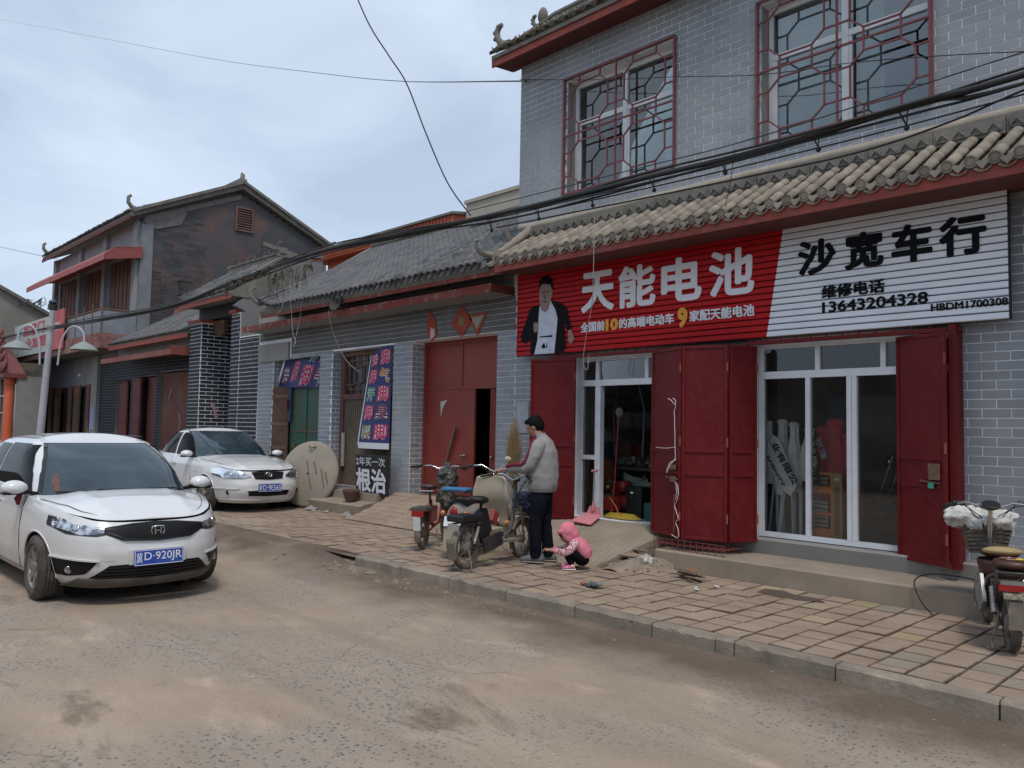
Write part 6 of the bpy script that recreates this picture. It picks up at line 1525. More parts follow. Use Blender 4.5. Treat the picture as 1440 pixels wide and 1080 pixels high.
def fender(mb, x, r, a0, a1, w=.085, n=12, off=.03, drop=.022):
    def f(u, v):
        a = radians(a0+(a1-a0)*u); k = 2*v-1; rr = r+off-drop*k*k; return (x+cos(a)*rr, k*w/2, r+sin(a)*rr)
    return mb.grid(f, n, 6)
def saddle(mb, x, z, L=.26, W=.20, h=.06):
    def f(u, v):
        a = 2*pi*v; t = u; wv = W/2*(.38+.62*sin(pi*min(1, (1-t)*.62)))*max(0, sin(pi*t))**.38; return (x-L/2+L*t, cos(a)*wv, z+sin(a)*h/2*max(0, sin(pi*t))**.3+.02*(1-t))
    mb.grid(f, 14, 14); return mb
def handlebar(root, x, z, w=.62, back=.16, rise=.05, m_b=None, m_g=None):
    hb_ = MB(); pts = []
    for s in (-1, 1): hb_.tube([(x,0,z-.02),(x,s*.05,z),(x-.01,s*w*.26,z+rise),(x-back*.5,s*w*.40,z+rise*.9),(x-back,s*w*.5,z+rise*.6)], .0115, 7)
    o = part('handlebar', hb_, m_b or m_chrome, root, world=False)
    g_ = MB()
    for s in (-1, 1):
        a, b = Vector((x-back*.62, s*w*.43, z+rise*.82)), Vector((x-back*1.35, s*w*.58, z+rise*.4)); g_.cyl(a, b, .017, 8); g_.ball(a, .028, .024, .024, 8, 6)
        g_.tube([a+Vector((.02,0,-.01)), a+Vector((.02,s*.03,-.03)), b+Vector((.05,0,-.035))], .006, 5)
    part('grip', g_, m_g or m_black, o, world=False)
    cbl = MB()
    for s in (-1, 1):
        for k in (0, 1): cbl.tube([(x-back*.6, s*w*.42, z+rise*.8),(x+.06,s*(w*.30+.03*k),z+.02+.05*k),(x+.08,s*.06,z-.08-.04*k),(x+.02,s*.02,z-.28)], .0045, 5)
    part('brake_cable', cbl, m_cable, o, world=False); return o
def kick(root, x, y=.09, h=.2, m_=None):
    k = MB()
    for s in (-1, 1): k.tube([(x,s*.05,h),(x-.05,s*y,.10),(x-.08,s*(y+.03),.008)], .009, 6)
    k.tube([(x-.085,-y-.05,.010),(x-.085,y+.05,.010)], .008, 6).tube([(x-.02,-.07,h*.6),(x-.02,.07,h*.6)], .007, 6)
    part('stand', k, m_ or m_mud, root, world=False)
def basket(root, x, z, w, d, h, m_, wicker=False):
    b = MB(); n = 7 if wicker else 5
    for j in range(n+1):
        t = j/n; sx, sy = d/2*(.72+.28*t), w/2*(.72+.28*t); zz = z+h*t; P = [(x-sx,-sy,zz),(x+sx,-sy,zz),(x+sx,sy,zz),(x-sx,sy,zz)]
        for a, c in zip(P, P[1:]+P[:1]): b.bar(a, c, .012 if wicker else .005, (h/n*.62) if wicker else .005)
    for k in range(9):
        t = k/8
        for s in (-1, 1):
            b.bar((x-d/2*.72+d*.72*t, s*w/2*.72, z), (x-d/2+d*t, s*w/2, z+h), .008 if wicker else .004); b.bar((x+s*d/2*.72, -w/2*.72+w*.72*t, z), (x+s*d/2, -w/2+w*t, z+h), .008 if wicker else .004)
        b.bar((x-d/2*.72+d*.72*t, -w/2*.72, z), (x-d/2*.72+d*.72*t, w/2*.72, z), .006)
    return part('basket', b, m_, root, world=False)
def remesh(o, vox=.012, it=6, sub=0):
    r = o.modifiers.new('remesh', 'REMESH'); r.mode = 'VOXEL'; r.voxel_size = vox; r.use_smooth_shade = True
    if it: s = o.modifiers.new('smooth', 'SMOOTH'); s.iterations = it; s.factor = .5
    return o
def cloth_lump(name, m_, root, c, size, seed, vox=.014, amp=.18, world=False, n=9):
    random.seed(seed); mb = MB()
    mb.ball(c, size[0]*.8, size[1]*.8, size[2]*.8, 16, 10)
    for i in range(n):
        d = Vector((rnd(-1,1), rnd(-1,1), rnd(-.6,1))).normalized(); p = Vector(c)+Vector((d.x*size[0]*.6, d.y*size[1]*.6, d.z*size[2]*.6)); q = rnd(.25,.5)
        mb.ball(p, size[0]*q, size[1]*q, size[2]*q, 10, 7)
    o = part(name, mb, m_, root, world=world); remesh(o, vox, 2)
    t = bpy.data.textures.new('folds', 'CLOUDS'); t.noise_scale = size[0]*.42
    d = o.modifiers.new('folds', 'DISPLACE'); d.texture = t; d.strength = size[0]*amp*2; d.texture_coords = 'LOCAL'
    random.seed(seed+1); return o
# ---- black commuter e-bike in front of the man
def ebike(label, loc, head, grp=None): return thing('electric_bike', label, 'electric bike', loc, head, grp)
G_ = 'electric bikes standing on the pavement'
kb_ = ebike('muddy black electric bike with round black saddle and blue patterned front basket', (-6.72, 6.28, .135), radians(101), G_)
r = .235; W_ = .53
bwheel(kb_, -W_, r, .06, hub=.075); bwheel(kb_, W_, r-.005, .05, 20, .045)
F = MB(); F.tube([(W_-.13,0,.78),(W_-.16,0,.62),(W_-.22,0,.36),(W_-.36,0,.24),(.0,0,.22),(-.18,0,.30)], .022, 8)
F.tube([(-.18,0,.30),(-.24,0,.58)], .024, 8)
for s in (-1, 1): F.tube([(-.1,s*.04,.27),(-W_,s*.065,r)], .014, 6); F.tube([(-.20,s*.03,.48),(-W_+.02,s*.075,.50),(-W_-.18,s*.07,.50)], .011, 6); F.tube([(-W_,s*.07,r),(-W_+.02,s*.075,.50)], .010, 6)
part('frame', F, m_bframe, kb_, world=False)
S_ = MB()
for s in (-1, 1): S_.tube([(-W_+.10,s*.085,.46),(-W_+.03,s*.085,.28)], .018, 8); S_.lathe((-W_+.10,s*.085,.46), (-.07,0,-.18), [(i*.02, .022 if i % 2 else .027) for i in range(9)], 10)
part('shock_absorber', S_, m_steel, kb_, world=False)
part('fork', MB().tube([(W_-.14,0,.86),(W_-.10,0,.62)], .02, 8).tube([(W_-.10,-.055,.60),(W_-.02,-.06,r)], .014, 7).tube([(W_-.10,.055,.60),(W_-.02,.06,r)], .014, 7).bar((W_-.10,-.07,.61),(W_-.10,.07,.61),.04,.03), m_steel, kb_, world=False)
part('rear_fender', fender(MB(), -W_, r, 60, 200, .10), m_mud, kb_, world=False); part('front_fender', fender(MB(), W_, r, 10, 150, .08), m_mud, kb_, world=False)
part('mud_flap', MB().obox((-W_-.265,0,.24), (.004,0,.02), (0,.05,0), (-.02,0,.09)), m_mud, kb_, world=False)
bb = MB().obox((-.28,0,.47), (.10,0,.05), (0,.06,0), (-.05,0,.13)); o = part('battery_case', bb, m_black, kb_, world=False); bevel(o, .015, 2)
o = part('side_cover', MB().obox((-.16,-.085,.27), (.17,0,.03), (0,.02,0), (-.02,0,.08)).obox((-.16,.085,.27), (.17,0,.03), (0,.02,0), (-.02,0,.08)), mat('purple_black_cover', (.018,.014,.026), .35, (.05,.045,.04), 9), kb_, world=False); bevel(o, .015, 2)
o = part('rear_carrier', MB().box(-W_-.22,-W_+.08,-.115,.115,.525,.60), m_black, kb_, world=False); bevel(o, .02, 2)
part('rear_plate', MB().box(-W_-.236,-W_-.228,-.075,.075,.44,.51), mat('grey_reflector', (.30,.28,.25), .5), kb_, world=False)
part('saddle', saddle(MB(), -.30, .73, .28, .24, .09).cyl((-.28,0,.56),(-.28,0,.71),.016,8), m_saddle, kb_, world=False)
part('saddle_cover', MB().ball((-.20,.03,.80), .08, .08, .05), mat('white_bag', (.55,.55,.54), .6), kb_, world=False) if False else None
handlebar(kb_, W_-.18, .95, .60, .14, .05)
part('headset', MB().ball((W_-.13,0,.95), .06,.055,.05).tube([(W_-.12,0,.72),(W_-.15,0,.95)], .022, 8), m_bframe, kb_, world=False)
bk_ = basket(kb_, W_+.14, .50, .34, .26, .25, m_bframe)
m_nav = mat('blue_pattern_cloth', (.012,.016,.07), .75, (.35,.38,.48), 38, .60, .66)
o = cloth_lump('blue_bag', m_nav, kb_, (W_+.14,-.0,.64), (.15,.18,.15), 4); tag(o, None, None)
part('stand', MB().tube([(-.55,.05,.22),(-.60,.14,.01)], .009, 6).tube([(-.55,-.05,.22),(-.60,-.14,.01)], .009, 6).tube([(-.62,-.17,.012),(-.62,.17,.012)], .008, 6), m_mud, kb_, world=False)
part('pedal', MB().bar((-.0,-.16,.16),(.06,-.20,.16),.03,.02).tube([(0,-.1,.22),(0,-.14,.17)],.009,6).tube([(-.15,-.09,.13),(-.15,-.13,.08),(-.22,-.13,.10)],.006,5), m_mud, kb_, world=False)
part('footboard', MB().box(.10,.34,-.12,.12,.235,.265), m_mud, kb_, world=False)
part('red_tool_bag', MB().obox((.03,.05,.52), (.03,0,.06), (0,.035,0), (-.04,0,.03)), m_redp, kb_, world=False)
part('side_lamp', MB().lathe((.12,-.06,.46), (.3,-1,0), [(0,.02),(.03,.028),(.032,.001)], 10), m_amber, kb_, world=False)
# ---- cream scooter behind it
cs = ebike('cream step through scooter with round red tail lamp and blue seat cloth', (-7.52, 6.80, .135), radians(112), G_)
bwheel(cs, -.50, .22, .08, hub=.09, cast=True); bwheel(cs, .56, .22, .07, cast=True)
def fair(u, v):      # rear body shell
    a = pi*(u*1.0)-0; t = v; L_ = -.78+.62*t; wv = (.135+.05*sin(pi*t))*(1 if t > .15 else .75+1.6*t); zc = .40+.10*t; return (L_, cos(a)*wv, zc-.10+sin(a)**.75*(.32-.06*t)+.04*sin(pi*t))
rb_ = MB().grid(fair, 18, 12); rb_.add([fair(k/18, 0) for k in range(19)], [tuple(range(19))])
rb_.grid(lambda u, v: (-.78+.62*u, .19*(.75 if u < .1 else 1)*1, .18+.16*v), 8, 3).grid(lambda u, v: (-.78+.62*u, -.19*(.75 if u < .1 else 1), .18+.16*v), 8, 3)
rbo = part('rear_fairing', rb_, mat('grey_mauve_fairing', (.30,.265,.25), .35, (.26,.23,.21), 4, dust=.3, dscale=4), cs, world=False)
part('tail_lamp', MB().ball((-.775,.0,.55), .03,.055,.062), m_tlred, rbo, world=False)
for s in (1, -1): part('indicator', MB().ball((-.76,s*.15,.53), .03,.03,.034), m_amber, rbo, world=False)
part('number_plate', MB().obox((-.80,0,.44), (.006,0,0), (0,.11,0), (.015,0,.055)), m_platw, cs, world=False)
part('mudguard', MB().grid(lambda u, v: (-.80-.02*v, -.11+.22*u, .10+.30*(1-v)), 4, 4).grid(lambda u, v: (-.50+cos(radians(60+150*v))*.28, -.06+.12*u, .22+sin(radians(60+150*v))*.28), 3, 10), m_cream, cs, world=False)
sc_ = MB(); 
def shield(u, v): a = (u-.5)*2; z = .28+.68*v; w_ = .10+.13*sin(pi*(.15+.62*v)); return (.42-.12*v-.10*a*a+.03*sin(8*v), a*w_*1.1, z-.05*a*a*v)
sc_.grid(shield, 14, 14); so_ = part('front_shield', sc_, m_cream, cs, world=False)
sm_ = so_.modifiers.new('thickness', 'SOLIDIFY'); sm_.thickness = .02
part('floorboard', MB().box(-.20,.36,-.15,.15,.22,.27), m_cream, cs, world=False)
part('front_fender', fender(MB(), .56, .22, 20, 150, .12), m_cream, cs, world=False)
part('fork', MB().tube([(.34,0,.95),(.42,0,.55)], .022, 8).tube([(.44,-.06,.5),(.55,-.06,.22)], .016, 7).tube([(.44,.06,.5),(.55,.06,.22)], .016, 7), m_steel, cs, world=False)
handlebar(cs, .32, 1.0, .64, .16, .06)
part('mirror', MB().tube([(.30,-.18,1.03),(.30,-.20,1.12)], .006, 5).ball((.30,-.20,1.15), .015,.05,.035), mat('beige_plastic', (.45,.40,.28), .4), cs, world=False)
o = part('seat', MB().box(-.66,-.16,-.12,.12,.60,.68), m_saddle, cs, world=False); bevel(o, .03, 3)
o = part('seat_cloth', MB().box(-.80,-.60,-.16,.16,.79,.83), mat('blue_cloth', (.03,.13,.27), .8, (.05,.18,.33), 10, bump=.3), cs, world=False); bevel(o, .015, 2)
rk = MB()
for s in (-1, 1): rk.tube([(-.80,s*.14,.78),(-.62,s*.14,.785),(-.45,s*.10,.68)], .008, 6); rk.tube([(-.75,s*.12,.78),(-.70,s*.05,.66)], .006, 5)
part('rear_rack', rk, m_bframe, cs, world=False); kick(cs, -.2)
# ---- red e-bike with covered basket
rb3 = ebike('small red and black electric bike with bundled dark rain cover, leftmost of the group', (-8.36, 6.72, .135), radians(124), G_)
bwheel(rb3, -.52, .21, .055, hub=.07); bwheel(rb3, .50, .21, .05)
F = MB().tube([(.34,0,.80),(.28,0,.50),(.16,0,.27),(-.10,0,.24),(-.18,0,.32)], .022, 8).tube([(-.16,0,.3),(-.22,0,.60)], .022, 8)
for s in (-1, 1): F.tube([(-.1,s*.04,.27),(-.52,s*.06,.21)], .014, 6).tube([(-.2,s*.05,.50),(-.70,s*.08,.52)], .010, 6).tube([(-.52,s*.07,.21),(-.50,s*.08,.52)], .010, 6)
part('frame', F, m_redp, rb3, world=False)
part('battery_case', MB().box(-.42,-.14,-.07,.07,.32,.52), m_redp, rb3, world=False)
part('saddle', saddle(MB(), -.28, .76, .28, .25, .08).cyl((-.26,0,.55),(-.26,0,.73),.016,8), mat('dark_brown_saddle', (.045,.022,.020), .5, (.3,.28,.26), 60, .64, .68), rb3, world=False)
part('saddle_trim', MB().tube([(-.42,-.09,.725),(-.43,0,.722),(-.42,.09,.725)], .010, 6), m_chrome, rb3, world=False)
part('rear_rack', MB().box(-.74,-.40,-.10,.10,.515,.535).box(-.74,-.5,-.12,.12,.50,.515), m_bframe, rb3, world=False)
part('tail_lamp', MB().box(-.765,-.745,-.075,.075,.43,.50), m_tlred, rb3, world=False)
part('rear_fender', fender(MB(), -.52, .21, 50, 205, .085), m_mud, rb3, world=False)
part('reflector_plate', MB().obox((-.765,0,.34), (.004,0,0), (0,.045,0), (-.01,0,.085)), mat('white_flap', (.58,.58,.56), .5), rb3, world=False)
part('fork', MB().tube([(.32,0,.86),(.37,0,.56)], .02, 8).tube([(.38,-.05,.54),(.49,-.055,.21)], .014, 7).tube([(.38,.05,.54),(.49,.055,.21)], .014, 7), m_steel, rb3, world=False)
part('front_fender', fender(MB(), .50, .21, 15, 150, .075), m_mud, rb3, world=False)
part('head_cover', MB().tube([(.30,0,.70),(.27,0,.92),(.26,0,1.0)], [.05,.05,.035], 10), mat('white_plastic_cover', (.55,.54,.5), .5, dust=.3), rb3, world=False)
handlebar(rb3, .28, .98, .66, .16, .04)
part('shopping_basket', MB().box(.45,.46,-.14,.14,.5,.6), m_bframe, rb3, world=False)
o = cloth_lump('rain_cover', mat('dark_rain_cover', (.035,.034,.032), .45, (.075,.07,.06), 6, bump=.3), rb3, (.16,-.12,.84), (.18,.17,.24), 11, amp=.30); tag(o, None, None)
o = cloth_lump('rain_cover', mat('grey_rain_cover', (.085,.075,.065), .6, (.05,.045,.04), 6), rb3, (.06,-.14,.60), (.15,.14,.20), 13, amp=.30)
kick(rb3, -.1)
# ---- bike at the right edge
eb = ebike('dusty electric bike with wicker basket and white cloth bag by the grey wall', (-1.85, 7.08, .135), radians(114), G_); eb.scale = (.96,.96,.94)
bwheel(eb, -.50, .205, .07, hub=.08, cast=True); bwheel(eb, .52, .205, .055, 18)
m_slv = mat('silver_fairing', (.30,.31,.33), .35, (.22,.21,.20), 8, metal=.3, dust=.35); m_bl2 = mat('dark_blue_frame', (.03,.035,.05), .45, (.09,.08,.07), 12, dust=.3)
F = MB().tube([(.36,0,.84),(.34,0,.60),(.28,0,.36)], .024, 8)
for s in (-1, 1):
    F.tube([(.30,s*.03,.58),(.26,s*.12,.42),(.16,s*.14,.26),(-.06,s*.14,.22),(-.16,s*.12,.34),(-.26,s*.11,.52),(-.60,s*.11,.60)], .013, 7)
    F.tube([(-.12,s*.05,.25),(-.50,s*.07,.205)], .017, 7)
part('frame', F, m_bl2, eb, world=False)
part('side_fairing', MB().grid(lambda u, v: (.22-.34*u, .15-.02*v, .20+.05*u*u+.22*v*(1-.2*u)), 6, 5).grid(lambda u, v: (.22-.34*u, -.15+.02*v, .20+.05*u*u+.22*v*(1-.2*u)), 6, 5), m_slv, eb, world=False)
for s in (-1, 1): part('silver_panel', MB().obox((-.20,s*.145,.40), (.07,0,.10), (0,.012,0), (-.05,0,.03)).obox((-.12,s*.15,.30), (.05,0,.07), (0,.01,0), (-.04,0,.02)), m_slv, eb, world=False)
part('footboard', MB().box(-.08,.24,-.13,.13,.20,.235), m_slv, eb, world=False)
part('battery_case', MB().box(-.32,-.08,-.10,.10,.26,.50), m_bframe, eb, world=False)
m_brown = mat('brown_vinyl', (.075,.03,.02), .45, (.05,.022,.016), 8)
part('seat_tub', MB().lathe((-.10,0,.47), (0,0,1), [(0,.09),(.04,.14),(.12,.16),(.17,.155)], 20).lathe((-.10,0,.61), (0,0,1), [(0,.165),(.03,.162)], 20), m_brown, eb, world=False)
part('saddle', saddle(MB(), -.06, .68, .34, .30, .10), m_brown, eb, world=False)
part('seat_pad', MB().ball((-.20,0,.72), .07,.145,.035, 16, 8), mat('tan_pad', (.36,.27,.13), .6, (.3,.22,.1), 6), eb, world=False)
part('rear_cushion', MB().lathe((-.56,0,.665), (0,0,1), [(-.025,.001),(-.025,.10),(-.01,.13),(.015,.135),(.035,.115),(.045,.06),(.046,.001)], 24), m_brown, eb, world=False)
part('cushion_print', MB().lathe((-.56,0,.7118), (0,0,1), [(0,.001),(0,.085)], 20), mat('cushion_pattern', (.16,.05,.04), .5, (.55,.50,.42), 22, .52, .58), eb, world=False)
part('cushion_patch', MB().ball((-.60,-.04,.713), .03,.03,.006), mat('yellow_print', (.65,.45,.03), .5), eb, world=False)
part('rear_carrier', MB().tube([(-.44,-.11,.62),(-.70,-.11,.62),(-.70,.11,.62),(-.44,.11,.62)], .011, 6).box(-.68,-.46,-.09,.09,.60,.625).tube([(-.68,-.12,.62),(-.67,-.13,.50),(-.60,-.12,.44)], .014, 6).tube([(-.68,.12,.62),(-.67,.13,.50),(-.60,.12,.44)], .014, 6), m_bframe, eb, world=False)
part('tail_lamp', MB().box(-.70,-.65,-.115,.115,.485,.53), m_tlred, eb, world=False)
part('reflector_strip', MB().box(-.695,-.66,-.10,.10,.531,.56), m_slv, eb, world=False)
part('number_plate', MB().obox((-.70,0,.45), (.004,0,0), (0,.085,0), (0,0,.022)), mat('dirty_plate', (.42,.38,.28), .6, (.15,.13,.1), 40), eb, world=False)
part('rear_fender', fender(MB(), -.50, .205, 40, 178, .11, 14, .045, .03), m_mud, eb, world=False)
part('mud_flap', MB().grid(lambda u, v: (-.755-.0*v, (u-.5)*(.115+.015*v), .215+.20*(1-v)), 4, 4), m_mud, eb, world=False)
S_ = MB()
for s in (-1, 1): S_.lathe((-.36,s*.10,.46), (-.10,0,-.22), [(i*.013, .030 if i % 2 else .022) for i in range(17)], 10)
part('shock_absorber', S_, m_steel, eb, world=False)
part('fork', MB().tube([(.34,0,.90),(.38,0,.54)], .022, 8).tube([(.40,-.055,.52),(.51,-.055,.205)], .014, 7).tube([(.40,.055,.52),(.51,.055,.205)], .014, 7), m_bframe, eb, world=False)
part('stem', MB().tube([(.36,0,.70),(.31,0,1.0)], [.022,.018], 10), m_chrome, eb, world=False)
handlebar(eb, .30, 1.02, .66, .20, .05)
part('speedometer', MB().lathe((.27,0,1.05), (-.45,0,1), [(-.03,.02),(-.02,.055),(.0,.07),(.008,.07),(.010,.058),(.008,.001)], 20), m_black, eb, world=False)
part('front_fender', fender(MB(), .52, .205, 15, 150, .08), m_mud, eb, world=False)
m_wick = mat('wicker_strip', (.17,.14,.10), .7, (.10,.085,.06), 20, dust=.2)
basket(eb, .55, .62, .36, .28, .25, m_wick, True)
o = cloth_lump('cloth_bag', m_cloth_w, eb, (.50,.05,.90), (.18,.32,.12), 31, .010, .24, n=16)
kick(eb, -.42, .12, .24)
cb2 = MB().tube([(-.55,.09,.30),(-.57,.12,.16),(-.50,.13,.08),(-.56,.14,.03)], .008, 6).tube([(-.50,-.09,.30),(-.54,-.12,.14),(-.48,-.12,.05)], .008, 6); part('loose_strap', cb2, m_mud, eb, world=False)

# ================================================================== people
def etube(mb, pts, rad, n=16, side=(0,1,0)):
    """elliptical tube; rad = (half width along side, half depth)"""
    pts = [Vector(p) for p in pts]; S = Vector(side); vs = []; m_ = len(pts)
    for i, p in enumerate(pts):
        d = (pts[min(i+1, m_-1)]-pts[max(i-1, 0)]).normalized(); s = (S-d*S.dot(d)).normalized(); b = d.cross(s); rw, rd = rad[i]
        for k in range(n): a = 2*pi*k/n; vs.append(p+s*cos(a)*rw+b*sin(a)*rd)
    mb.add(vs, [(i*n+k, i*n+(k+1)%n, (i+1)*n+(k+1)%n, (i+1)*n+k) for i in range(m_-1) for k in range(n)], True)
    mb.add(vs[:n], [tuple(range(n-1, -1, -1))]); mb.add(vs[-n:], [tuple(range(n))]); return mb
def rel(p, s=1): return Vector(p)*s
m_skin = mat('skin', (.36,.195,.125), .55, (.31,.16,.10), 18); m_hair = mat('black_hair', (.005,.0045,.004), .7, spec=.12, bump=.4, bscale=220)
def hand(mb, w, d, up, s=1.0, curl=.9, side=1):
    """palm from wrist w along d, fingers curling towards -up"""
    w, d, up = Vector(w), Vector(d).normalized(), Vector(up).normalized(); sd_ = d.cross(up).normalized()*side
    mb.obox(w+d*.045*s, d*.045*s, sd_*.038*s, up*.014*s); etube(mb, [w-d*.03*s, w, w+d*.03*s], [(.024*s,.02*s),(.025*s,.019*s),(.034*s,.017*s)], 10, sd_)
    for k, L_ in enumerate((.070,.078,.073,.058)):
        b = w+d*.088*s+sd_*(.028-.0185*k)*s; a = 0; p = b; pts = [b-d*.01*s]; dirn = d
        for q in range(3): a += curl*.42; dv = d*cos(a)-up*sin(a); pts.append(p.copy()); p = p+dv*L_*s*.36
        pts.append(p); mb.tube(pts, [.0088*s,.0088*s,.0082*s,.0075*s,.006*s], 7)
    b = w+d*.025*s+sd_*.036*s; mb.tube([b-d*.01*s, b+(sd_*.6+d*.7-up*.2).normalized()*.035*s, b+(sd_*.45+d*.9-up*.4).normalized()*.062*s], [.012*s,.010*s,.0075*s], 7); return mb
def face_head(mb, c, f, up, s=1.0):
    """head centred at c looking along f"""
    c, f, up = Vector(c), Vector(f).normalized(), Vector(up).normalized(); l = up.cross(f); H = .115*s
    def P(a, b, d): return c+f*a*s+l*b*s+up*d*s
    def bal(p, a, b, d):
        o = MB().ball((0,0,0), 1, 1, 1, 18, 12); mb.add([p+f*v[0]*a*s+l*v[1]*b*s+up*v[2]*d*s for v in o.v], o.f, True)
    bal(P(-.012,0,.025), .098, .078, .092); bal(P(.025,0,-.035), .062, .058, .075); bal(P(.045,0,-.085), .030, .032, .024)
    bal(P(.092,0,-.018), .016, .013, .026); bal(P(.098,0,-.030), .012, .014, .010); bal(P(.080,0,-.058), .012, .024, .008); bal(P(.078,0,-.070), .012, .020, .007)
    bal(P(.070,0,.022), .02, .058, .012)
    for q in (1, -1): bal(P(.060,q*.03,-.02), .02, .02, .02); bal(P(-.008,q*.078,-.012), .018, .008, .030); bal(P(.072,q*.030,.0), .012,.016,.008)
    return P
# ---- man
mf = radians(206)     # facing
man = thing('person', 'standing man in grey jacket with maroon sleeve stripe leaning over the bikes', 'person', (-6.47, 6.76, .135), mf)
SK = MB(); hp = Vector((.09,0,1.565)); hd = Vector((.88,0,-.47)); hu = Vector((.47,0,.88)); PH = face_head(SK, hp, hd, hu)
etube(SK, [(.015,0,1.36),(.03,0,1.43),(.055,0,1.51)], [(.075,.07),(.058,.058),(.056,.06)], 14)
for s, hx in ((1,.47),(-1,.50)):
    etube(SK, [(.015,0,1.37),(.0,s*.15,1.35),(.03,s*.20,1.2),(.12,s*.2,1.08),(hx-.17,s*.155,1.073)], [(.06,.05),(.04,.04),(.032,.032),(.032,.032),(.03,.03)], 10)
    w_ = Vector((hx-.07, s*.13, 1.06)); etube(SK, [(hx-.2, s*.16, 1.075), w_], [(.03,.03),(.026,.024)], 10); hand(SK, w_, (1,-s*.25,-.12), (0,0,1), 1.0, .95, -s)
sk = part('body', SK, m_skin, man, world=False); remesh(sk, .0065, 2)
m_jack = mat('grey_jacket', (.265,.26,.255), .9, (.245,.24,.235), 4, bump=.15, bscale=14, fine=.05)
J = MB()
etube(J, [(-.02,0,.83),(-.02,0,.90),(-.015,0,1.0),(-.02,0,1.15),(-.03,0,1.28),(-.01,0,1.38),(.01,0,1.43),(.03,0,1.455)], [(.18,.165),(.198,.185),(.208,.195),(.205,.182),(.195,.158),(.165,.12),(.09,.085),(.068,.068)], 24)
for s in (1, -1):
    J.ball((-.015, s*.165, 1.34), .085, .075, .085)
    etube(J, [(-.02,s*.18,1.35),(.02,s*.215,1.23),(.07,s*.22,1.13),(.13,s*.215,1.09),(.25,s*.18,1.085),(.37,s*.142,1.068)], [(.075,.085),(.076,.086),(.072,.080),(.068,.072),(.056,.060),(.042,.044)], 16)
jk = part('jacket', J, m_jack, man, world=False); remesh(jk, .012, 5)
tx = bpy.data.textures.new('jacket_folds', 'CLOUDS'); tx.noise_scale = .09; dm = jk.modifiers.new('folds', 'DISPLACE'); dm.texture = tx; dm.strength = .016; dm.mid_level = .5; dm.texture_coords = 'LOCAL'
part('hem_band', etube(MB(), [(-.02,0,.815),(-.02,0,.835),(-.02,0,.875)], [(.172,.158),(.18,.166),(.19,.178)], 28), mat('ribbed_grey', (.19,.185,.185), .9), jk, world=False)
m_stripe = mat('maroon_stripe', (.17,.012,.03), .8)
for s in (1, -1):
    pts = [(.03,s*.10,1.462),(.035,s*.18,1.432),(.05,s*.258,1.36),(.065,s*.300,1.26),(.10,s*.300,1.17),(.15,s*.288,1.13),(.26,s*.243,1.125),(.37,s*.190,1.10)]
    st = MB(); 
    for a, b in zip(pts[:-1], pts[1:]): st.bar(Vector(a), Vector(b)+(Vector(b)-Vector(a))*.08, .012, .042, up=(.15,0,1))
    part('sleeve_stripe', MB().grid(lambda u, v, s=s, pts=pts: (lambda i, k: Vector(pts[i])+(Vector(pts[i+1])-Vector(pts[i]))*k + Vector((.25,0,1)).normalized()*((v-.5)*.045) + Vector((0, s*(.006-.010*(2*v-1)**2), 0)))(min(int(u*7), 6), u*7-min(int(u*7), 6)), 28, 3), m_stripe, jk, world=False)
pk = MB()
for s in (1, -1): pk.tube([(.05,s*.178,1.08),(.065,s*.182,.98),(.085,s*.176,.90)], .006, 5)
part('pocket_piping', pk, m_stripe, jk, world=False)
cl_ = part('collar', etube(MB(), [(.012,0,1.43),(.02,0,1.455),(.026,0,1.485)], [(.082,.082),(.074,.076),(.070,.072)], 20), m_jack, jk, world=False)
T = MB(); etube(T, [(-.02,0,.72),(-.02,0,.80),(-.02,0,.88)], [(.15,.12),(.155,.125),(.15,.12)], 18)
for s, fx_ in ((1,.05),(-1,-.05)):
    etube(T, [(-.02,s*.075,.82),(-.01+fx_*.3,s*.085,.62),(.0+fx_*.6,s*.088,.44),(-.02+fx_*.8,s*.09,.25),(-.03+fx_,s*.09,.10),(-.03+fx_,s*.09,.055)], [(.088,.105),(.082,.095),(.070,.078),(.064,.07),(.060,.066),(.062,.07)], 16)
tr_ = part('trousers', T, mat('navy_trousers', (.005,.006,.011), .95, (.009,.011,.017), 5, spec=.1, bump=.3, bscale=16), man, world=False); remesh(tr_, .012, 4)
tx = bpy.data.textures.new('trouser_folds', 'CLOUDS'); tx.noise_scale = .07; dm = tr_.modifiers.new('folds', 'DISPLACE'); dm.texture = tx; dm.strength = .02; dm.texture_coords = 'LOCAL'
for s, fx_ in ((1,.05),(-1,-.05)):
    x = -.03+fx_; y_ = s*.09; sh_ = MB(); etube(sh_, [(x-.07,y_,.05),(x,y_,.062),(x+.08,y_,.048),(x+.15,y_,.036),(x+.19,y_,.03)], [(.035,.04),(.044,.056),(.046,.042),(.043,.032),(.025,.02)], 14); sh_.ball((x-.06,y_,.05), .045, .038, .048); sh_.ball((x+.14,y_,.035), .06,.044,.032)
    o = part('shoe', sh_, mat('grey_shoe', (.14,.145,.15), .8, (.10,.10,.105), 14), man, world=False); remesh(o, .008, 3)
    part('sole', etube(MB(), [(x-.10,y_,.012),(x,y_,.012),(x+.12,y_,.012),(x+.195,y_,.014)], [(.034,.011),(.042,.012),(.046,.012),(.022,.010)], 12), mat('pale_sole', (.28,.26,.24), .8), o, world=False)
Hh = MB()
def hb2(a, b, d, ra, rb__, rd): 
    o = MB().ball((0,0,0), 1, 1, 1, 18, 12); l = hu.cross(hd); Hh.add([PH(a, b, d)+hd*v[0]*ra+l*v[1]*rb__+hu*v[2]*rd for v in o.v], o.f, True)
hb2(-.026,0,.045,.100,.086,.088); hb2(-.055,0,.0,.068,.074,.085); hb2(.040,0,.088,.050,.064,.032)
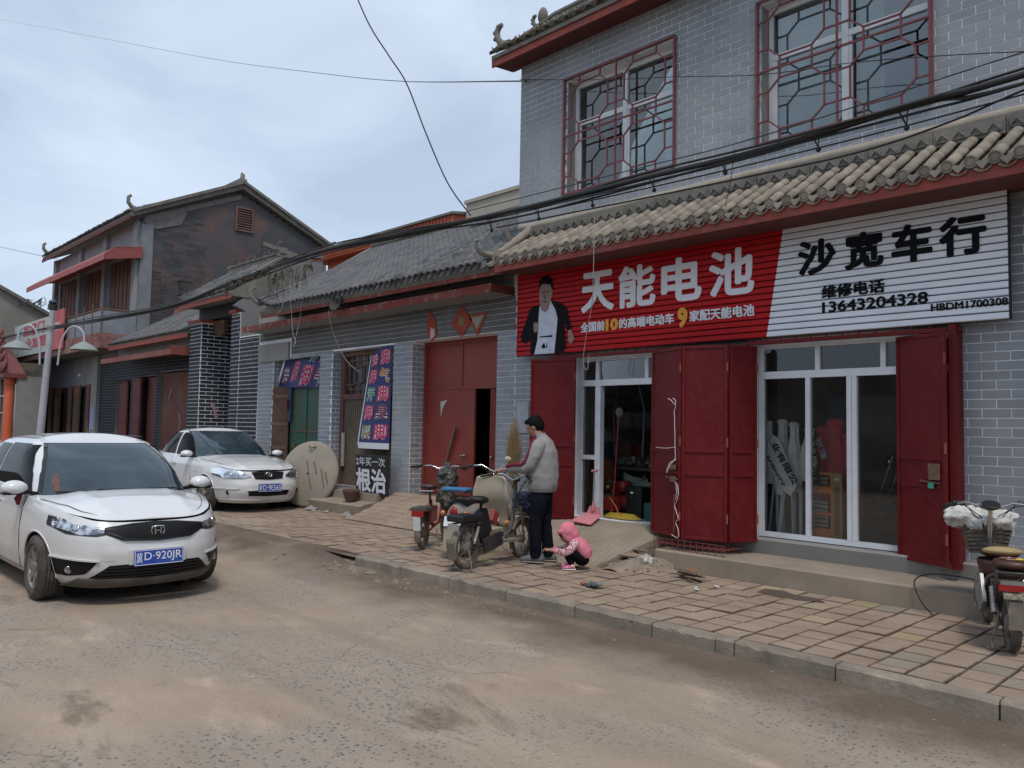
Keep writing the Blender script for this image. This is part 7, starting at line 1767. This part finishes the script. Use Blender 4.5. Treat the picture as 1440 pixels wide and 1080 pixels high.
for q in (1, -1): hb2(-.02, q*.068, .03, .045,.018,.05)
hr = part('hair', Hh, m_hair, man, world=False); remesh(hr, .008, 2)
tx = bpy.data.textures.new('hair_clumps', 'CLOUDS'); tx.noise_scale = .015; dm = hr.modifiers.new('clumps', 'DISPLACE'); dm.texture = tx; dm.strength = .012; dm.texture_coords = 'LOCAL'
ey = MB(); 
for q in (1, -1): ey.obox(PH(.084,q*.032,.0), hd*.003, hu.cross(hd)*.013, hu*.0035); ey.obox(PH(.088,q*.032,.026), hd*.003, hu.cross(hd)*.018, hu*.004)
part('eyes', ey, m_hair, man, world=False)
# ---- squatting child
kid = thing('person', 'small child in pink hooded jacket squatting on the pavement', 'person', (-5.93, 6.70, .135), radians(226))
m_pink = mat('pink_fleece', (.66,.21,.27), .9, (.60,.17,.23), 12, bump=.3, bscale=90); m_flor = mat('floral_sleeve', (.62,.50,.50), .9, (.38,.07,.11), 48, .49, .54, detail=2)
m_bt = mat('black_trousers', (.005,.005,.006), .9, spec=.1, bump=.3, bscale=30)
SK = MB(); khd = Vector((.80,0,-.60)).normalized(); khu = Vector((.60,0,.80)).normalized(); PK = face_head(SK, (.055,0,.375), khd, khu, .80)
etube(SK, [(.0,0,.26),(.03,0,.32)], [(.035,.035),(.035,.035)], 10)
for s in (1, -1):
    etube(SK, [(.0,0,.27),(-.03,s*.09,.285),(.07,s*.125,.20),(.18,s*.066,.205)], [(.034,.034),(.028,.028),(.02,.02),(.018,.018)], 10)
    w_ = Vector((.235,s*.045,.205)); etube(SK, [(.17,s*.07,.205), w_], [(.018,.018),(.015,.014)], 8); hand(SK, w_, (1,-s*.45,.15), (0,0,1), .56, .9, -s)
o = part('body', SK, m_skin, kid, world=False); remesh(o, .005, 2)
Hd = MB()
for a, b, d, ra, rbb, rd in ((-.05,0,.035,.100,.098,.100),(-.07,0,-.03,.080,.088,.095),(.015,0,.085,.065,.080,.035)):
    o_ = MB().ball((0,0,0), 1, 1, 1, 20, 14); l = khu.cross(khd); Hd.add([PK(a, b, d)+khd*v[0]*ra+l*v[1]*rbb+khu*v[2]*rd for v in o_.v], o_.f, True)
for q in (1, -1):
    o_ = MB().ball((0,0,0), 1, 1, 1, 14, 10); Hd.add([PK(-.01, q*.082, -.015)+khd*v[0]*.055+l*v[1]*.022+khu*v[2]*.085 for v in o_.v], o_.f, True)
hd_ = part('hood', Hd, m_pink, kid, world=False); remesh(hd_, .007, 3)
part('hair_fringe', MB().grid(lambda u, v: PK(.068+.022*cos(pi*(u-.5)), (u-.5)*.13, .075-.065*v), 8, 4), m_hair, kid, world=False)
part('hood_button', MB().ball(PK(.02,-.055,.105), .016,.016,.010), mat('dark_pink', (.25,.03,.06), .7), hd_, world=False)
J = MB(); etube(J, [(-.165,0,.13),(-.15,0,.19),(-.10,0,.26),(-.03,0,.31),(.02,0,.315)], [(.095,.07),(.115,.09),(.112,.09),(.095,.075),(.06,.05)], 18)
o = part('jacket', J, m_pink, kid, world=False); remesh(o, .009, 4); kj = o
J = MB()
for s in (1, -1): J.ball((-.03,s*.095,.285), .05,.045,.05); etube(J, [(-.03,s*.10,.285),(.02,s*.125,.225),(.08,s*.125,.195),(.13,s*.10,.198),(.175,s*.072,.205)], [(.044,.048),(.042,.046),(.038,.042),(.034,.036),(.028,.03)], 14)
etube(J, [(-.06,0,.285),(0,0,.30),(.03,0,.295)], [(.108,.062),(.10,.06),(.07,.05)], 14)
o = part('sleeves', J, m_flor, kj, world=False); remesh(o, .008, 4)
for s in (1, -1): part('cuff', etube(MB(), [(.165,s*.078,.204),(.195,s*.063,.206)], [(.030,.031),(.026,.027)], 12), m_pink, kj, world=False)
T = MB(); T.ball((-.12,0,.105), .085,.10,.07)
for s in (1, -1): etube(T, [(-.13,s*.055,.11),(-.03,s*.075,.16),(.06,s*.08,.20)], [(.055,.058),(.05,.052),(.042,.044)], 12); etube(T, [(.065,s*.08,.205),(.03,s*.08,.13),(.0,s*.078,.065)], [(.042,.042),(.038,.042),(.034,.038)], 12)
o = part('trousers', T, m_bt, kid, world=False); remesh(o, .008, 3)
m_shp = mat('pink_shoe', (.50,.07,.16), .6, (.62,.52,.54), 45, .50, .55)
for s in (1, -1):
    sh_ = MB(); sh_.ball((.0,s*.08,.035), .04,.034,.036); etube(sh_, [(-.02,s*.08,.035),(.03,s*.082,.034),(.08,s*.085,.026),(.105,s*.086,.02)], [(.028,.03),(.033,.03),(.031,.024),(.018,.014)], 12); o = part('shoe', sh_, m_shp, kid, world=False); remesh(o, .006, 3)
    part('sole', etube(MB(), [(-.045,s*.08,.008),(.03,s*.082,.008),(.10,s*.086,.009)], [(.026,.008),(.033,.009),(.02,.008)], 12), m_platw, o, world=False)
# ================================================================== inside the shops
m_blu = mat('pale_blue_tube', (.40,.60,.72), .4, dust=.1)
tents = thing('folded_canopy', 'bundle of folded white market canopies on pale blue legs behind the right shop glass', 'folded canopy', (-4.2, 8.8, .51))
lg = []
random.seed(3)
for i in range(13):
    x = -4.47+.47*i/12; part('leg', MB().tube([(x+rnd(-.03,.03), 8.78+rnd(-.1,.15), .52), (x+rnd(-.06,.06), 8.8+rnd(-.05,.1), 1.55)], .014, 6), m_blu, tents)
m_canv = mat('white_canvas', (.80,.80,.75), .85, (.62,.62,.57), 5, bump=.3, bscale=25)
def bundle(mb, x, y, z0, z1, w, lean=0):
    def f(u, v):
        a = 2*pi*u; z = z0+(z1-z0)*v; rr = w*(.55+.45*sin(pi*min(1,v*1.05+.12)))*(1+.16*sin(5*a+x*9)+.10*sin(3*a+7*v)); return (x+lean*v+cos(a)*rr, y+sin(a)*rr*.8, z)
    mb.grid(f, 20, 14); mb.ball((x+lean,y,z1), w*.72,w*.6,w*.4)
for x, z0, l_ in ((-4.42,1.10,-.02),(-4.28,.98,.02),(-4.12,1.02,0),(-3.96,1.15,.02)):
    b = MB(); bundle(b, x, 8.78, z0, 1.76+rnd(-.05,.05), .085, l_); part('canvas_roll', b, m_canv, tents)
fl = part('canvas_flap', MB().prism([(-4.42,8.66,1.38),(-4.32,8.66,1.66),(-4.22,8.64,1.60),(-4.02,8.64,1.10),(-4.10,8.65,.98),(-4.20,8.66,1.05)], (0,.02,0)), m_canv, tents)
def slant(s, x0, z0, x1, z1, h, par, y=8.655, m=None):
    R = Vector((x1-x0, 0, z1-z0)); L = R.length; R.normalize(); U = Vector((-R.z, 0, R.x)); mb = MB(); text_mb(mb, s, (x0, y-.03, z0), R, U, L, h, .02, .003); part('lettering', mb, m or m_blackw, par)
slant('业有限公', -4.33, 1.55, -4.06, 1.10, .085, fl); slant('AMENITY', -4.39, 1.42, -4.18, 1.08, .035, fl)
slant('山·司', -3.90, 1.62, -3.86, 1.14, .12, fl)
tr2 = thing('folded_canopy', 'bundle of red folded canopy cloth standing behind the orange cabinet', 'folded canopy', (-3.7, 9.0, .51))
for x, w_, z1 in ((-3.80,.12,1.72),(-3.66,.15,1.80),(-3.50,.13,1.66)):
    b = MB(); bundle(b, x, 9.05, .62, z1, w_, .02); part('canvas_roll', b, mat('red_canvas', (.70,.035,.03), .75, (.5,.02,.02), 5, bump=.3, bscale=20), tr2)
slant('帐篷', -3.82, 1.62, -3.74, 1.38, .08, tr2, 8.93, m_wt)
cb3 = thing('tool_cabinet', 'orange open fronted charging cabinet behind the right shop glass', 'cabinet', (-3.7, 8.7, .51))
m_oc = mat('orange_cabinet', (.75,.22,.05), .5, (.65,.18,.04), 4, dust=.2)
part('carcass', MB().box(-3.93,-3.905,8.62,8.98,.52,1.26).box(-3.655,-3.63,8.62,8.98,.52,1.26).box(-3.905,-3.655,8.96,8.98,.52,1.26).box(-3.905,-3.655,8.62,8.96,1.235,1.26).box(-3.905,-3.655,8.62,8.96,.52,.66), m_oc, cb3)
for z in (.80,1.04): part('shelf', MB().box(-3.905,-3.655,8.62,8.96,z,z+.07 if z > 1 else z+.03), m_oc, cb3)
for z in (.70,.86,1.12): 
    ch = part('charger', MB().box(-3.86,-3.70,8.66,8.80,z-.03,z+.09), m_steel, cb3); part('charger_bar', MB().box(-3.87,-3.69,8.655,8.66,z,z+.015).box(-3.87,-3.69,8.654,8.66,z+.05,z+.06), m_black, ch)
sd2 = part('side_board', MB().box(-3.628,-3.52,8.60,8.64,.52,1.26), mat('brown_board', (.45,.25,.11), .7), cb3)
for k in range(26): part('index_mark', MB().box(-3.60,-3.55,8.592,8.6,.60+k*.020,.606+k*.020), m_black, sd2)
part('tag', MB().box(-3.60,-3.55,8.592,8.6,1.18,1.21), m_white, sd2)
# motorbike behind the third pane
mo = thing('parked_motorbike', 'dark motorbike standing behind the right hand glass door', 'motorbike', (-3.0, 9.15, .505), radians(160))
bwheel(mo, -.45, .27, .10, cast=True, m_t=m_tyre, m_r=m_lampd); bwheel(mo, .70, .27, .09, cast=True, m_t=m_tyre, m_r=m_lampd)
o = part('tank', MB().ball((.15,0,.72), .26,.14,.12, 18, 12), mat('tank_black', (.02,.02,.022), .15, coat=.6), mo, world=False)
part('seat', saddle(MB(), -.28, .74, .55, .26, .10), m_saddle, mo, world=False)
part('engine', MB().box(-.05,.3,-.12,.12,.3,.55).lathe((.2,-.14,.38), (0,1,0), [(0,.08),(.28,.08)], 14), m_lampd, mo, world=False)
part('fork', MB().tube([(.42,.08,.95),(.70,.08,.27)], .018, 8).tube([(.42,-.08,.95),(.70,-.08,.27)], .018, 8), m_chrome, mo, world=False)
part('front_fender', fender(MB(), .70, .27, 20, 150, .12), m_chrome, mo, world=False); part('headlamp', MB().ball((.50,0,.86), .07,.09,.09), m_chrome, mo, world=False)
handlebar(mo, .38, .98, .66, .15, .06); part('frame', MB().tube([(.42,0,.9),(.3,0,.5),(-.05,0,.3),(-.45,0,.27)], .025, 8), m_black, mo, world=False)
# left shop interior
sv = thing('shelf_unit', 'tall dark shelving crowded with boxes inside the left shop', 'shelf', (-6.6, 11.2, .51))
for z in (.55,1.15,1.7,2.2): part('shelf', MB().box(-8.0,-5.15,11.0,11.5,z,z+.03), m_steel, sv)
for x in (-8.0,-6.6,-5.2): part('upright', MB().box(x-.02,x+.02,11.0,11.04,.5,2.6), m_steel, sv)
random.seed(12)
cols_ = [mat('box_%s' % n, c, .7) for n, c in (('cardboard',(.18,.12,.07)),('grey',(.14,.15,.16)),('blue',(.05,.09,.16)),('pale',(.30,.31,.30)),('red',(.22,.03,.03)))]
for z in (.58,1.18,1.73):
    x = -7.9; k = 0
    while x < -5.5:
        w_ = rnd(.2,.42); mc = random.choice(cols_); o = tag(part('stored_box', MB().box(x,x+w_-.03,11.05,11.4,z,z+rnd(.2,.42)), mc), '%s box, number %s from the left on the %s shelf inside the left shop' % (mc.name[4:], ('one','two','three','four','five','six','seven','eight','nine','ten','eleven')[k], {.58:'lowest',1.18:'middle',1.73:'upper'}[z]), 'box', 'boxes on the shelving'); bevel(o, .01, 1); x += w_+rnd(0,.12); k += 1
wbn = thing('work_table', 'low work table heaped with parts inside the left shop', 'table', (-6.2, 9.6, .51))
part('tabletop', MB().box(-6.9,-5.2,9.5,10.1,1.10,1.14), m_rust, wbn)
for x in (-6.85,-5.25):
    for y_ in (9.55,10.05): part('leg', MB().box(x-.02,x+.02,y_-.02,y_+.02,.505,1.10), m_rust, wbn)
random.seed(8)
jb = MB()
for i in range(60):
    c = Vector((rnd(-6.8,-5.3), rnd(9.5,10.0), 1.15+rnd(0,.12))); jb.obox(c, Vector((rnd(-1,1),rnd(-1,1),rnd(-.3,.3)))*.05, Vector((rnd(-1,1),rnd(-1,1),rnd(-.3,.3)))*.04, (0,0,rnd(.01,.05)))
tag(part('spare_parts', jb, mat('mixed_parts', (.12,.12,.12), .4, (.35,.34,.32), 14, metal=.4)), 'jumble of small metal spare parts heaped on the work table', 'spare parts', kind='stuff')
random.seed(9)
jb = MB()
for i in range(26):
    c = Vector((rnd(-6.35,-5.55), rnd(9.0,9.4), .70+rnd(0,.30))); a = rnd(0,pi); jb.obox(c, Vector((cos(a)*.14,sin(a)*.05,rnd(-.05,.05))), Vector((-sin(a)*.05,.03,rnd(-.05,.07))), (.004,.004,.025))
tag(part('sheet_stack', jb, mat('pale_green_parts', (.20,.22,.17), .6, (.12,.13,.11), 8)), 'heap of pale greenish covers piled inside the left shop', 'parts heap', kind='stuff')
cm = thing('air_compressor', 'red air compressor with black battery pack on the floor inside the left shop', 'compressor', (-5.95, 8.95, .505))
part('tank', MB().lathe((-6.2,8.95,.68), (1,0,0), [(0,.001),(.01,.08),(.04,.11),(.36,.11),(.39,.08),(.40,.001)], 18), m_redp, cm)
part('motor', MB().lathe((-6.0,8.95,.90), (0,1,0), [(-.1,.001),(-.1,.08),(.1,.08),(.1,.001)], 14).box(-6.15,-6.05,8.88,9.0,.78,.95), m_redp, cm)
part('gauge', MB().ball((-6.22,8.86,.88), .05,.05,.05), mat('brass', (.45,.30,.10), .3, metal=.8), cm)
for x in (-6.12,-5.88): part('foot', MB().box(x-.03,x+.03,8.86,9.04,.505,.59), m_black, cm)
bx2 = thing('battery_box', 'black upright battery box with white badge inside the left shop', 'box', (-5.62, 8.85, .505))
part('case', MB().box(-5.76,-5.50,8.75,8.95,.505,.92), m_black, bx2); part('badge', MB().ball((-5.66,8.745,.84), .03,.004,.016), m_white, bx2)
bx3 = thing('battery_box', 'small teal box on the floor beside the black battery box', 'box', (-5.4, 8.85, .505)); part('case', MB().box(-5.46,-5.30,8.75,8.95,.505,.72), mat('teal_box', (.02,.10,.10), .6), bx3)
tag(part('red_crate', MB().box(-6.28,-6.10,8.66,8.80,.58,.76).box(-6.27,-6.11,8.652,8.66,.70,.72).box(-6.27,-6.11,8.652,8.66,.62,.64), mat('crate_red', (.35,.04,.03), .5)), 'small red plastic crate in front of the air compressor', 'crate')
tag(part('orange_carton', MB().box(-7.18,-6.98,9.0,9.3,.505,1.25), mat('orange_carton', (.25,.07,.03), .8)), 'tall orange carton behind the white door post of the left shop', 'carton')
tag(part('grey_bin', MB().box(-6.95,-6.62,8.75,9.05,.505,.78), mat('bin_grey', (.16,.15,.13), .8)), 'grey metal bin on the floor inside the left shop door', 'bin')
hs_ = MB()
for k in range(4):
    hs_.tube([(-6.28+cos(a*.4)*(.30-.03*k), 8.50+sin(a*.4)*(.09-.012*k), .525+.014*k) for a in range(17)], .012, 6)
tag(part('yellow_hose', hs_, mat('hose_yellow', (.50,.36,.03), .5)), 'coil of yellow hose lying on the shop threshold', 'hose')
tag(part('pry_bar', MB().tube([(-6.52,8.5,.515),(-6.50,8.55,1.0)], .014, 8).tube([(-6.50,8.55,1.0),(-6.48,8.6,1.95)], .010, 8), m_redp), 'thin red and black lifting bar standing upright in the left shop doorway', 'bar')
jk_ = MB().tube([(-6.62,8.45,.52),(-6.72,8.48,.66),(-6.85,8.5,.78)], .008, 5).ball((-6.60,8.46,.55), .05,.04,.035); tag(part('orange_pump', jk_, mat('pump_orange', (.45,.14,.03), .5)), 'small orange foot pump with a curved hose on the threshold', 'pump')
lp = thing('lamp_bulb', 'white bulb hanging on a wire inside the left shop', 'lamp', (-6.5, 9.2, 2.1)); part('bulb', MB().ball((-6.50,9.2,1.95), .06,.06,.075), m_white, lp); part('wire', MB().tube([(-6.5,9.2,2.02),(-6.5,9.2,4.2)], .004, 4), m_cable, lp)
hz_ = MB()
for s, x in ((1,-6.75),(-1,-6.25)): hz_.tube([(x,9.3,1.3),(x-.03*s,9.3,2.0),(x+.08*s,9.3,2.35),(x+.2*s,9.3,2.42)], .02, 6)
tag(part('hanging_hose', hz_, mat('grey_hose', (.12,.13,.13), .5)), 'looped grey air hose hanging inside the left shop', 'hose')
for n_, dx, dy in (('shelf_unit',-.5,-1.0),('work_table',-.95,0),('air_compressor',-.95,0),('battery_box',-1.0,0),('battery_box.001',-1.0,0),('red_crate',-.80,0),('orange_carton',-.45,0),('grey_bin',-.5,0),
                   ('spare_parts',-.95,0),('sheet_stack',-1.1,0),('yellow_hose',-.35,0),('pry_bar',-.30,0),('lamp_bulb',-.75,0),('hanging_hose',-.65,0),('folded_canopy',-.14,-.20),('folded_canopy.001',-.26,-.2),('tool_cabinet',-.14,-.15)):
    o_ = bpy.data.objects[n_]; o_.location.x += dx; o_.location.y += dy
for o_ in list(COL.objects):
    if o_.name.startswith('stored_box'): o_.location.x -= .5; o_.location.y -= 1.0
# dustpan
dp_ = thing('dustpan', 'pink long handled dustpan at the left shop entrance', 'dustpan', (-7.02, 7.98, .50))
m_pk = mat('pink_plastic', (.60,.22,.25), .45, dust=.15)
o = part('pan', MB().prism([(-7.20,7.80,.475),(-6.86,7.80,.455),(-6.90,8.06,.55),(-7.16,8.06,.56)], (0,0,.012)).prism([(-7.16,8.06,.56),(-6.90,8.06,.55),(-6.95,8.07,.66),(-7.11,8.07,.67)], (0,.01,0)), m_pk, dp_)
part('handle', MB().tube([(-7.03,8.04,.63),(-7.06,8.10,1.12)], .010, 7), m_steel, dp_); part('grip', MB().tube([(-7.10,8.10,1.13),(-7.01,8.10,1.14)], .018, 8).tube([(-7.03,8.05,.62),(-7.035,8.06,.72)], .022, 8), m_pk, dp_)
dp_.location = (-6.86, 8.12, .50)
tag(part('pavement_stain', MB().prism([(-3.95,7.20,.1325),(-3.6,7.10,.1325),(-3.3,7.24,.1325),(-3.42,7.36,.1325),(-3.62,7.33,.1325),(-3.80,7.45,.1325),(-3.98,7.40,.1325)], (0,0,.0006)), mat('oil_stain', (.085,.060,.048), .8)), 'dark oily stain on the pavers before the right shop step', 'stain')
# small litter
gv = thing('work_gloves', 'dirty grey work gloves dropped on the pavement', 'gloves', (-5.10, 6.08, .133))
random.seed(40)
o = cloth_lump('glove', mat('dirty_glove', (.10,.105,.10), .9, (.06,.06,.06), 20), gv, (0,0,.03), (.10,.06,.028), 41, .008, .15)
o = cloth_lump('glove', mat('dirty_glove_light', (.16,.17,.16), .9), gv, (.06,.03,.04), (.05,.05,.022), 43, .008, .15)
part('red_cuff', MB().ball((-.12,.0,.022), .03,.025,.018), m_redp, gv, world=False)
fw = thing('wood_offcuts', 'small pile of charred wooden slats and pliers on the pavement', 'wood scraps', (-4.72, 7.22, .133))
for k in range(6): part('slat', MB().obox((rnd(-.06,.06), rnd(-.05,.05), .012+.014*k), (rnd(.13,.19), rnd(-.10,.10), 0), (-.006,.016,0), (0,0,.005)), [m_saddle, mat('brown_slat', (.12,.06,.03), .8), m_rust][k % 3], fw, world=False)
part('orange_piece', MB().obox((.0,.04,.10), (.05,.02,.015), (-.006,.014,0), (0,0,.005)), mat('orange_wood', (.45,.16,.06), .7), fw, world=False)
random.seed(50)
def paper(x, y, s, lab):
    mb = MB(); 
    for k in range(3):
        c = Vector((rnd(-.4,.4)*s, rnd(-.4,.4)*s, s*.25)); mb.add([c+Vector((rnd(-.6,-.2)*s, rnd(-.5,-.2)*s, rnd(-.2,.2)*s)), c+Vector((rnd(.2,.6)*s, rnd(-.5,-.1)*s, rnd(-.2,.3)*s)), c+Vector((rnd(.2,.6)*s, rnd(.1,.5)*s, rnd(-.2,.2)*s)), c+Vector((rnd(-.6,-.2)*s, rnd(.1,.5)*s, rnd(-.2,.4)*s))], [(0,1,2,3)])
    o = tag(part('paper_litter', mb, mat('litter_white', (.62,.63,.66), .6), None), lab, 'litter'); o.location = (x, y, .135)
paper(-4.36, 6.78, .06, 'crumpled white paper scrap on the pavers, nearer the kerb'); paper(-4.28, 7.02, .05, 'crumpled white paper scrap on the pavers, nearer the wood scraps')
bg_ = cloth_lump('plastic_bag', mat('clear_bag', (.42,.39,.36), .35, (.30,.27,.24), 20), None, (-5.38,7.33,.22), (.13,.10,.10), 61, .012, .3, True); tag(bg_, 'crumpled pale plastic bag of crumbs at the corner of the step', 'plastic bag')

# ================================================================== lamp post, cables
lpz = thing('street_lamp', 'pale street lamp with two curved arms and shallow shades at the left', 'street lamp', (-20.6, 5.0, 0))
m_pole = mat('pale_pole', (.42,.45,.50), .5, (.36,.38,.42), 5, dust=.3)
part('pole', MB().tube([(-20.95,5.0,0),(-20.72,5.0,1.6),(-20.30,5.0,3.95),(-20.26,5.0,4.2)], [.085,.08,.06,.06], 14), m_pole, lpz)
part('pole_band', MB().cyl((-20.33,5,3.78),(-20.32,5,3.84),.09,14), m_steel, lpz)
for s in (-1, 1):
    a0 = Vector((-20.42,5,3.2)); dirv = Vector((.66,.75,0))*s
    part('arm', MB().tube(spline([Vector((-20.36,5,2.95))+dirv*.20, Vector((-20.34,5,3.45))+dirv*.24, Vector((-20.30,5,3.75))+dirv*.36, Vector((-20.28,5,3.84))+dirv*.52, Vector((-20.28,5,3.72))+dirv*.70, Vector((-20.28,5,3.50))+dirv*.74]), .022, 8), m_pole, lpz)
    part('lamp_shade', MB().lathe(Vector((-20.28,5,3.30))+dirv*.74, (0,0,1), [(0,.30),(.04,.27),(.12,.18),(.17,.08),(.20,.03),(.24,.001)], 20), mat('shade_grey', (.22,.24,.23), .5), lpz)
part('camera_head', MB().cyl((-20.30,5,4.2),(-20.28,5,4.34),.10,12).ball((-20.28,5,4.38), .09,.09,.06), m_lampd, lpz)
def cable(name, pts, r, lab, m=None, n=8, sag=0, sub=6):
    P = [Vector(p) for p in pts]; Q = []
    for i in range(len(P)-1):
        p0, p1, p2, p3 = P[max(i-1,0)], P[i], P[i+1], P[min(i+2,len(P)-1)]
        for k in range(sub):
            t = k/sub; Q.append(.5*((2*p1)+(p2-p0)*t+(2*p0-5*p1+4*p2-p3)*t*t+(3*p1-p0-3*p2+p3)*t**3)-Vector((0,0,sag*4*t*(1-t))))
    Q.append(P[-1]); return part(name, MB().tube(Q, r, n), m or m_cable), Q
base = [(-42,7.2,5.0),(-33,7.2,4.85),(-25.6,7.2,4.64),(-19.1,7.2,4.46),(-15.7,7.2,4.64),(-12.4,7.2,4.74),(-10.0,7.2,4.66),(-7.6,7.2,4.56),(-5.4,7.2,4.53),(-3.9,7.2,4.50),(-2.4,7.2,4.56),(-1.6,7.2,4.56),(2.0,7.2,4.7),(6,7.2,4.9)]
o, Q0 = cable('cable_bundle', base, .030, ''); tag(o, 'thick black cable bundle strung along the fronts of all the houses', 'cable')
random.seed(77)
for i in range(5):
    dz, dy, a = rnd(-.05,.05), rnd(-.05,.05), rnd(0, 6)
    pts = [Vector(p)+Vector((0, dy+.03*sin(a+j*1.7), dz+.035*sin(a*2+j*2.1))) for j, p in enumerate(base)]
    o2, _ = cable('cable_strand', pts, rnd(.007,.014), ''); o2.parent = o
lines = [([(-8.4,7.25,4.50),(-6,7.25,4.44),(-3.9,7.25,4.40),(-1.6,7.25,4.42),(3,7.25,4.6)], .008, 'thin black wire with clips hanging just below the main cable bundle'),
         ([(-8.3,7.1,4.68),(-5.4,7.1,4.62),(-3.9,7.1,4.60),(-1.6,7.1,4.70),(3,7.1,4.9)], .006, 'thin black wire running just above the main cable bundle'),
         ([(-7.9,7.3,4.42),(-5.6,7.3,4.34),(-4.2,7.3,4.30),(-3.0,7.3,4.28),(-2.2,7.3,4.36),(-1.5,7.3,4.50),(1,7.3,4.9)], .010, 'loose black wire drooping towards the canopy tiles at the right')]
for p, r_, lab in lines: o3, _ = cable('overhead_wire', p, r_, lab); tag(o3, lab, 'wire')
cl = MB()
for x in (-8.0,-7.1,-6.2,-5.3,-4.4,-3.4,-2.6): cl.bar((x,7.22,4.53),(x+.05,7.25,4.40),.012).bar((x+.08,7.2,4.53),(x+.05,7.25,4.40),.010).ball((x+.05,7.25,4.38),.025)
part('wire_clips', cl, m_cable, o, kind='stuff')
def pxs(pts): return [onY(x, y, Y) for x, y, Y in pts]
for pts, r_, lab in (([(-15,24,30),(150,55,26),(300,83,22),(450,103,18),(560,114,15),(740,114,8.25)], .012, 'long dark wire crossing the sky from upper left to the shop corner'),
                     ([(495,-20,6.2),(520,36,6.3),(548,80,6.5),(572,118,6.7),(600,190,6.9),(630,258,7.0),(662,303,7.1)], .010, 'wire dropping steeply from the top of the sky to the cable bundle'),
                     ([(731,112,8.25),(850,112,8.2),(950,108,8.15),(1070,105,8.1),(1200,88,8.1),(1330,78,8.1),(1450,72,8.1)], .005, 'thin wire stretched across the upper storey windows'),
                     ([(-10,345,22),(68,362,20),(140,378,16),(200,388,12),(270,397,10)], .022, 'pale twisted line stretched before the gabled house awning')):
    o3, _ = cable('overhead_wire', [tuple(v) for v in pxs(pts)], r_, lab); tag(o3, lab, 'wire')
m_wire_w = mat('pale_wire', (.50,.48,.44), .7)
for pts, lab in (([(235,361,18),(222,390,17),(200,425,15),(170,445,14),(120,437,14)], 'pale cord hanging from the gable wall down to the balcony'),
                 ([(236,362,18),(280,374,17),(330,384,16)], 'short pale cord running right from the gable wall'),
                 ([(408,392,7.6),(410,440,7.7),(412,470,7.75),(416,480,7.75),(412,487,7.7)], 'frayed pale cord hanging from the cables, left of a pair'),
                 ([(422,388,7.6),(423,430,7.7),(422,447,7.78),(417,470,7.75),(413,488,7.72)], 'frayed pale cord hanging from the cables, right of a pair'),
                 ([(462,437,7.7),(466,460,7.8),(476,486,7.9),(488,508,8.0),(505,523,8.1)], 'thin pale cord looping from the dish to the lattice door'),
                 ([(404,418,7.6),(392,440,7.7),(378,460,7.8)], 'short pale cord slanting over the eave tiles'),
                 ([(836,307,7.1),(834,400,7.3),(832,430,7.6),(824,475,7.8),(820,510,7.9),(826,520,7.9),(828,500,7.9)], 'thin pale cord hanging in front of the red sign beside the printed figure'),
                 ([(1033,210,7.2),(1028,250,7.2),(1020,290,7.25)], 'short dark cord hanging from the cables over the canopy tiles')):
    o3, _ = cable('pale_cord', [tuple(v) for v in pxs(pts)], .009 if pts[0][2] > 8 else .004, lab, m_wire_w if '1033' not in str(pts[0]) else m_cable); tag(o3, lab, 'cord')
o3, _ = cable('charging_cable', [(-2.02,7.5,.46),(-2.25,7.56,.475),(-2.5,7.575,.465),(-2.63,7.57,.40),(-2.62,7.56,.30),(-2.54,7.5,.20),(-2.44,7.42,.145)], .006, ''); tag(o3, 'thin black cable looping over the step beside the right bike', 'cable')
# knots of cable far left
kn = MB(); random.seed(90)
for i in range(9): c = onY(50+rnd(-18,18), 426+rnd(-3,3), 7.2); kn.tube([c+Vector((rnd(-.8,.8),0,rnd(-.12,.12))) for k in range(5)], .012, 4)
tag(part('cable_tangle', kn, m_cable), 'tangled coil of black wire on the lines at far left', 'wire tangle')
# row across the street, seen only in glass, added and lengthened to darken reflections
op = thing('opposite_building', 'plain brick row building across the street behind the viewer', 'building', (-5, -8, 0))
part('wall', MB().box(-95,14,-9,-8,0,3.6), mat('opposite_brick', (.24,.19,.16), .9, (.18,.15,.13), 2), op)
for i in range(10): part('shutter', MB().box(-28+i*4.2,-25.6+i*4.2,-7.99,-7.95,.3,2.9), m_dark if i % 2 else m_concg, op)
# kinds that occur more than once share a group
for pre, g in (('folding_door', 'maroon steel doors of the shop fronts'), ('overhead_wire', 'overhead wires'), ('pale_cord', 'loose cords hanging from the cables'), ('parked_car', 'white cars parked in the street'),
               ('paper_litter', 'paper scraps on the pavement'), ('battery_box', 'boxes on the floor of the left shop'), ('folded_canopy', 'folded canopies behind the shop glass'), ('advertising_banner', 'blue advertising banners on the low house')):
    for o_ in COL.objects:
        if o_.parent is None and o_.name.split('.')[0] == pre: o_['group'] = g
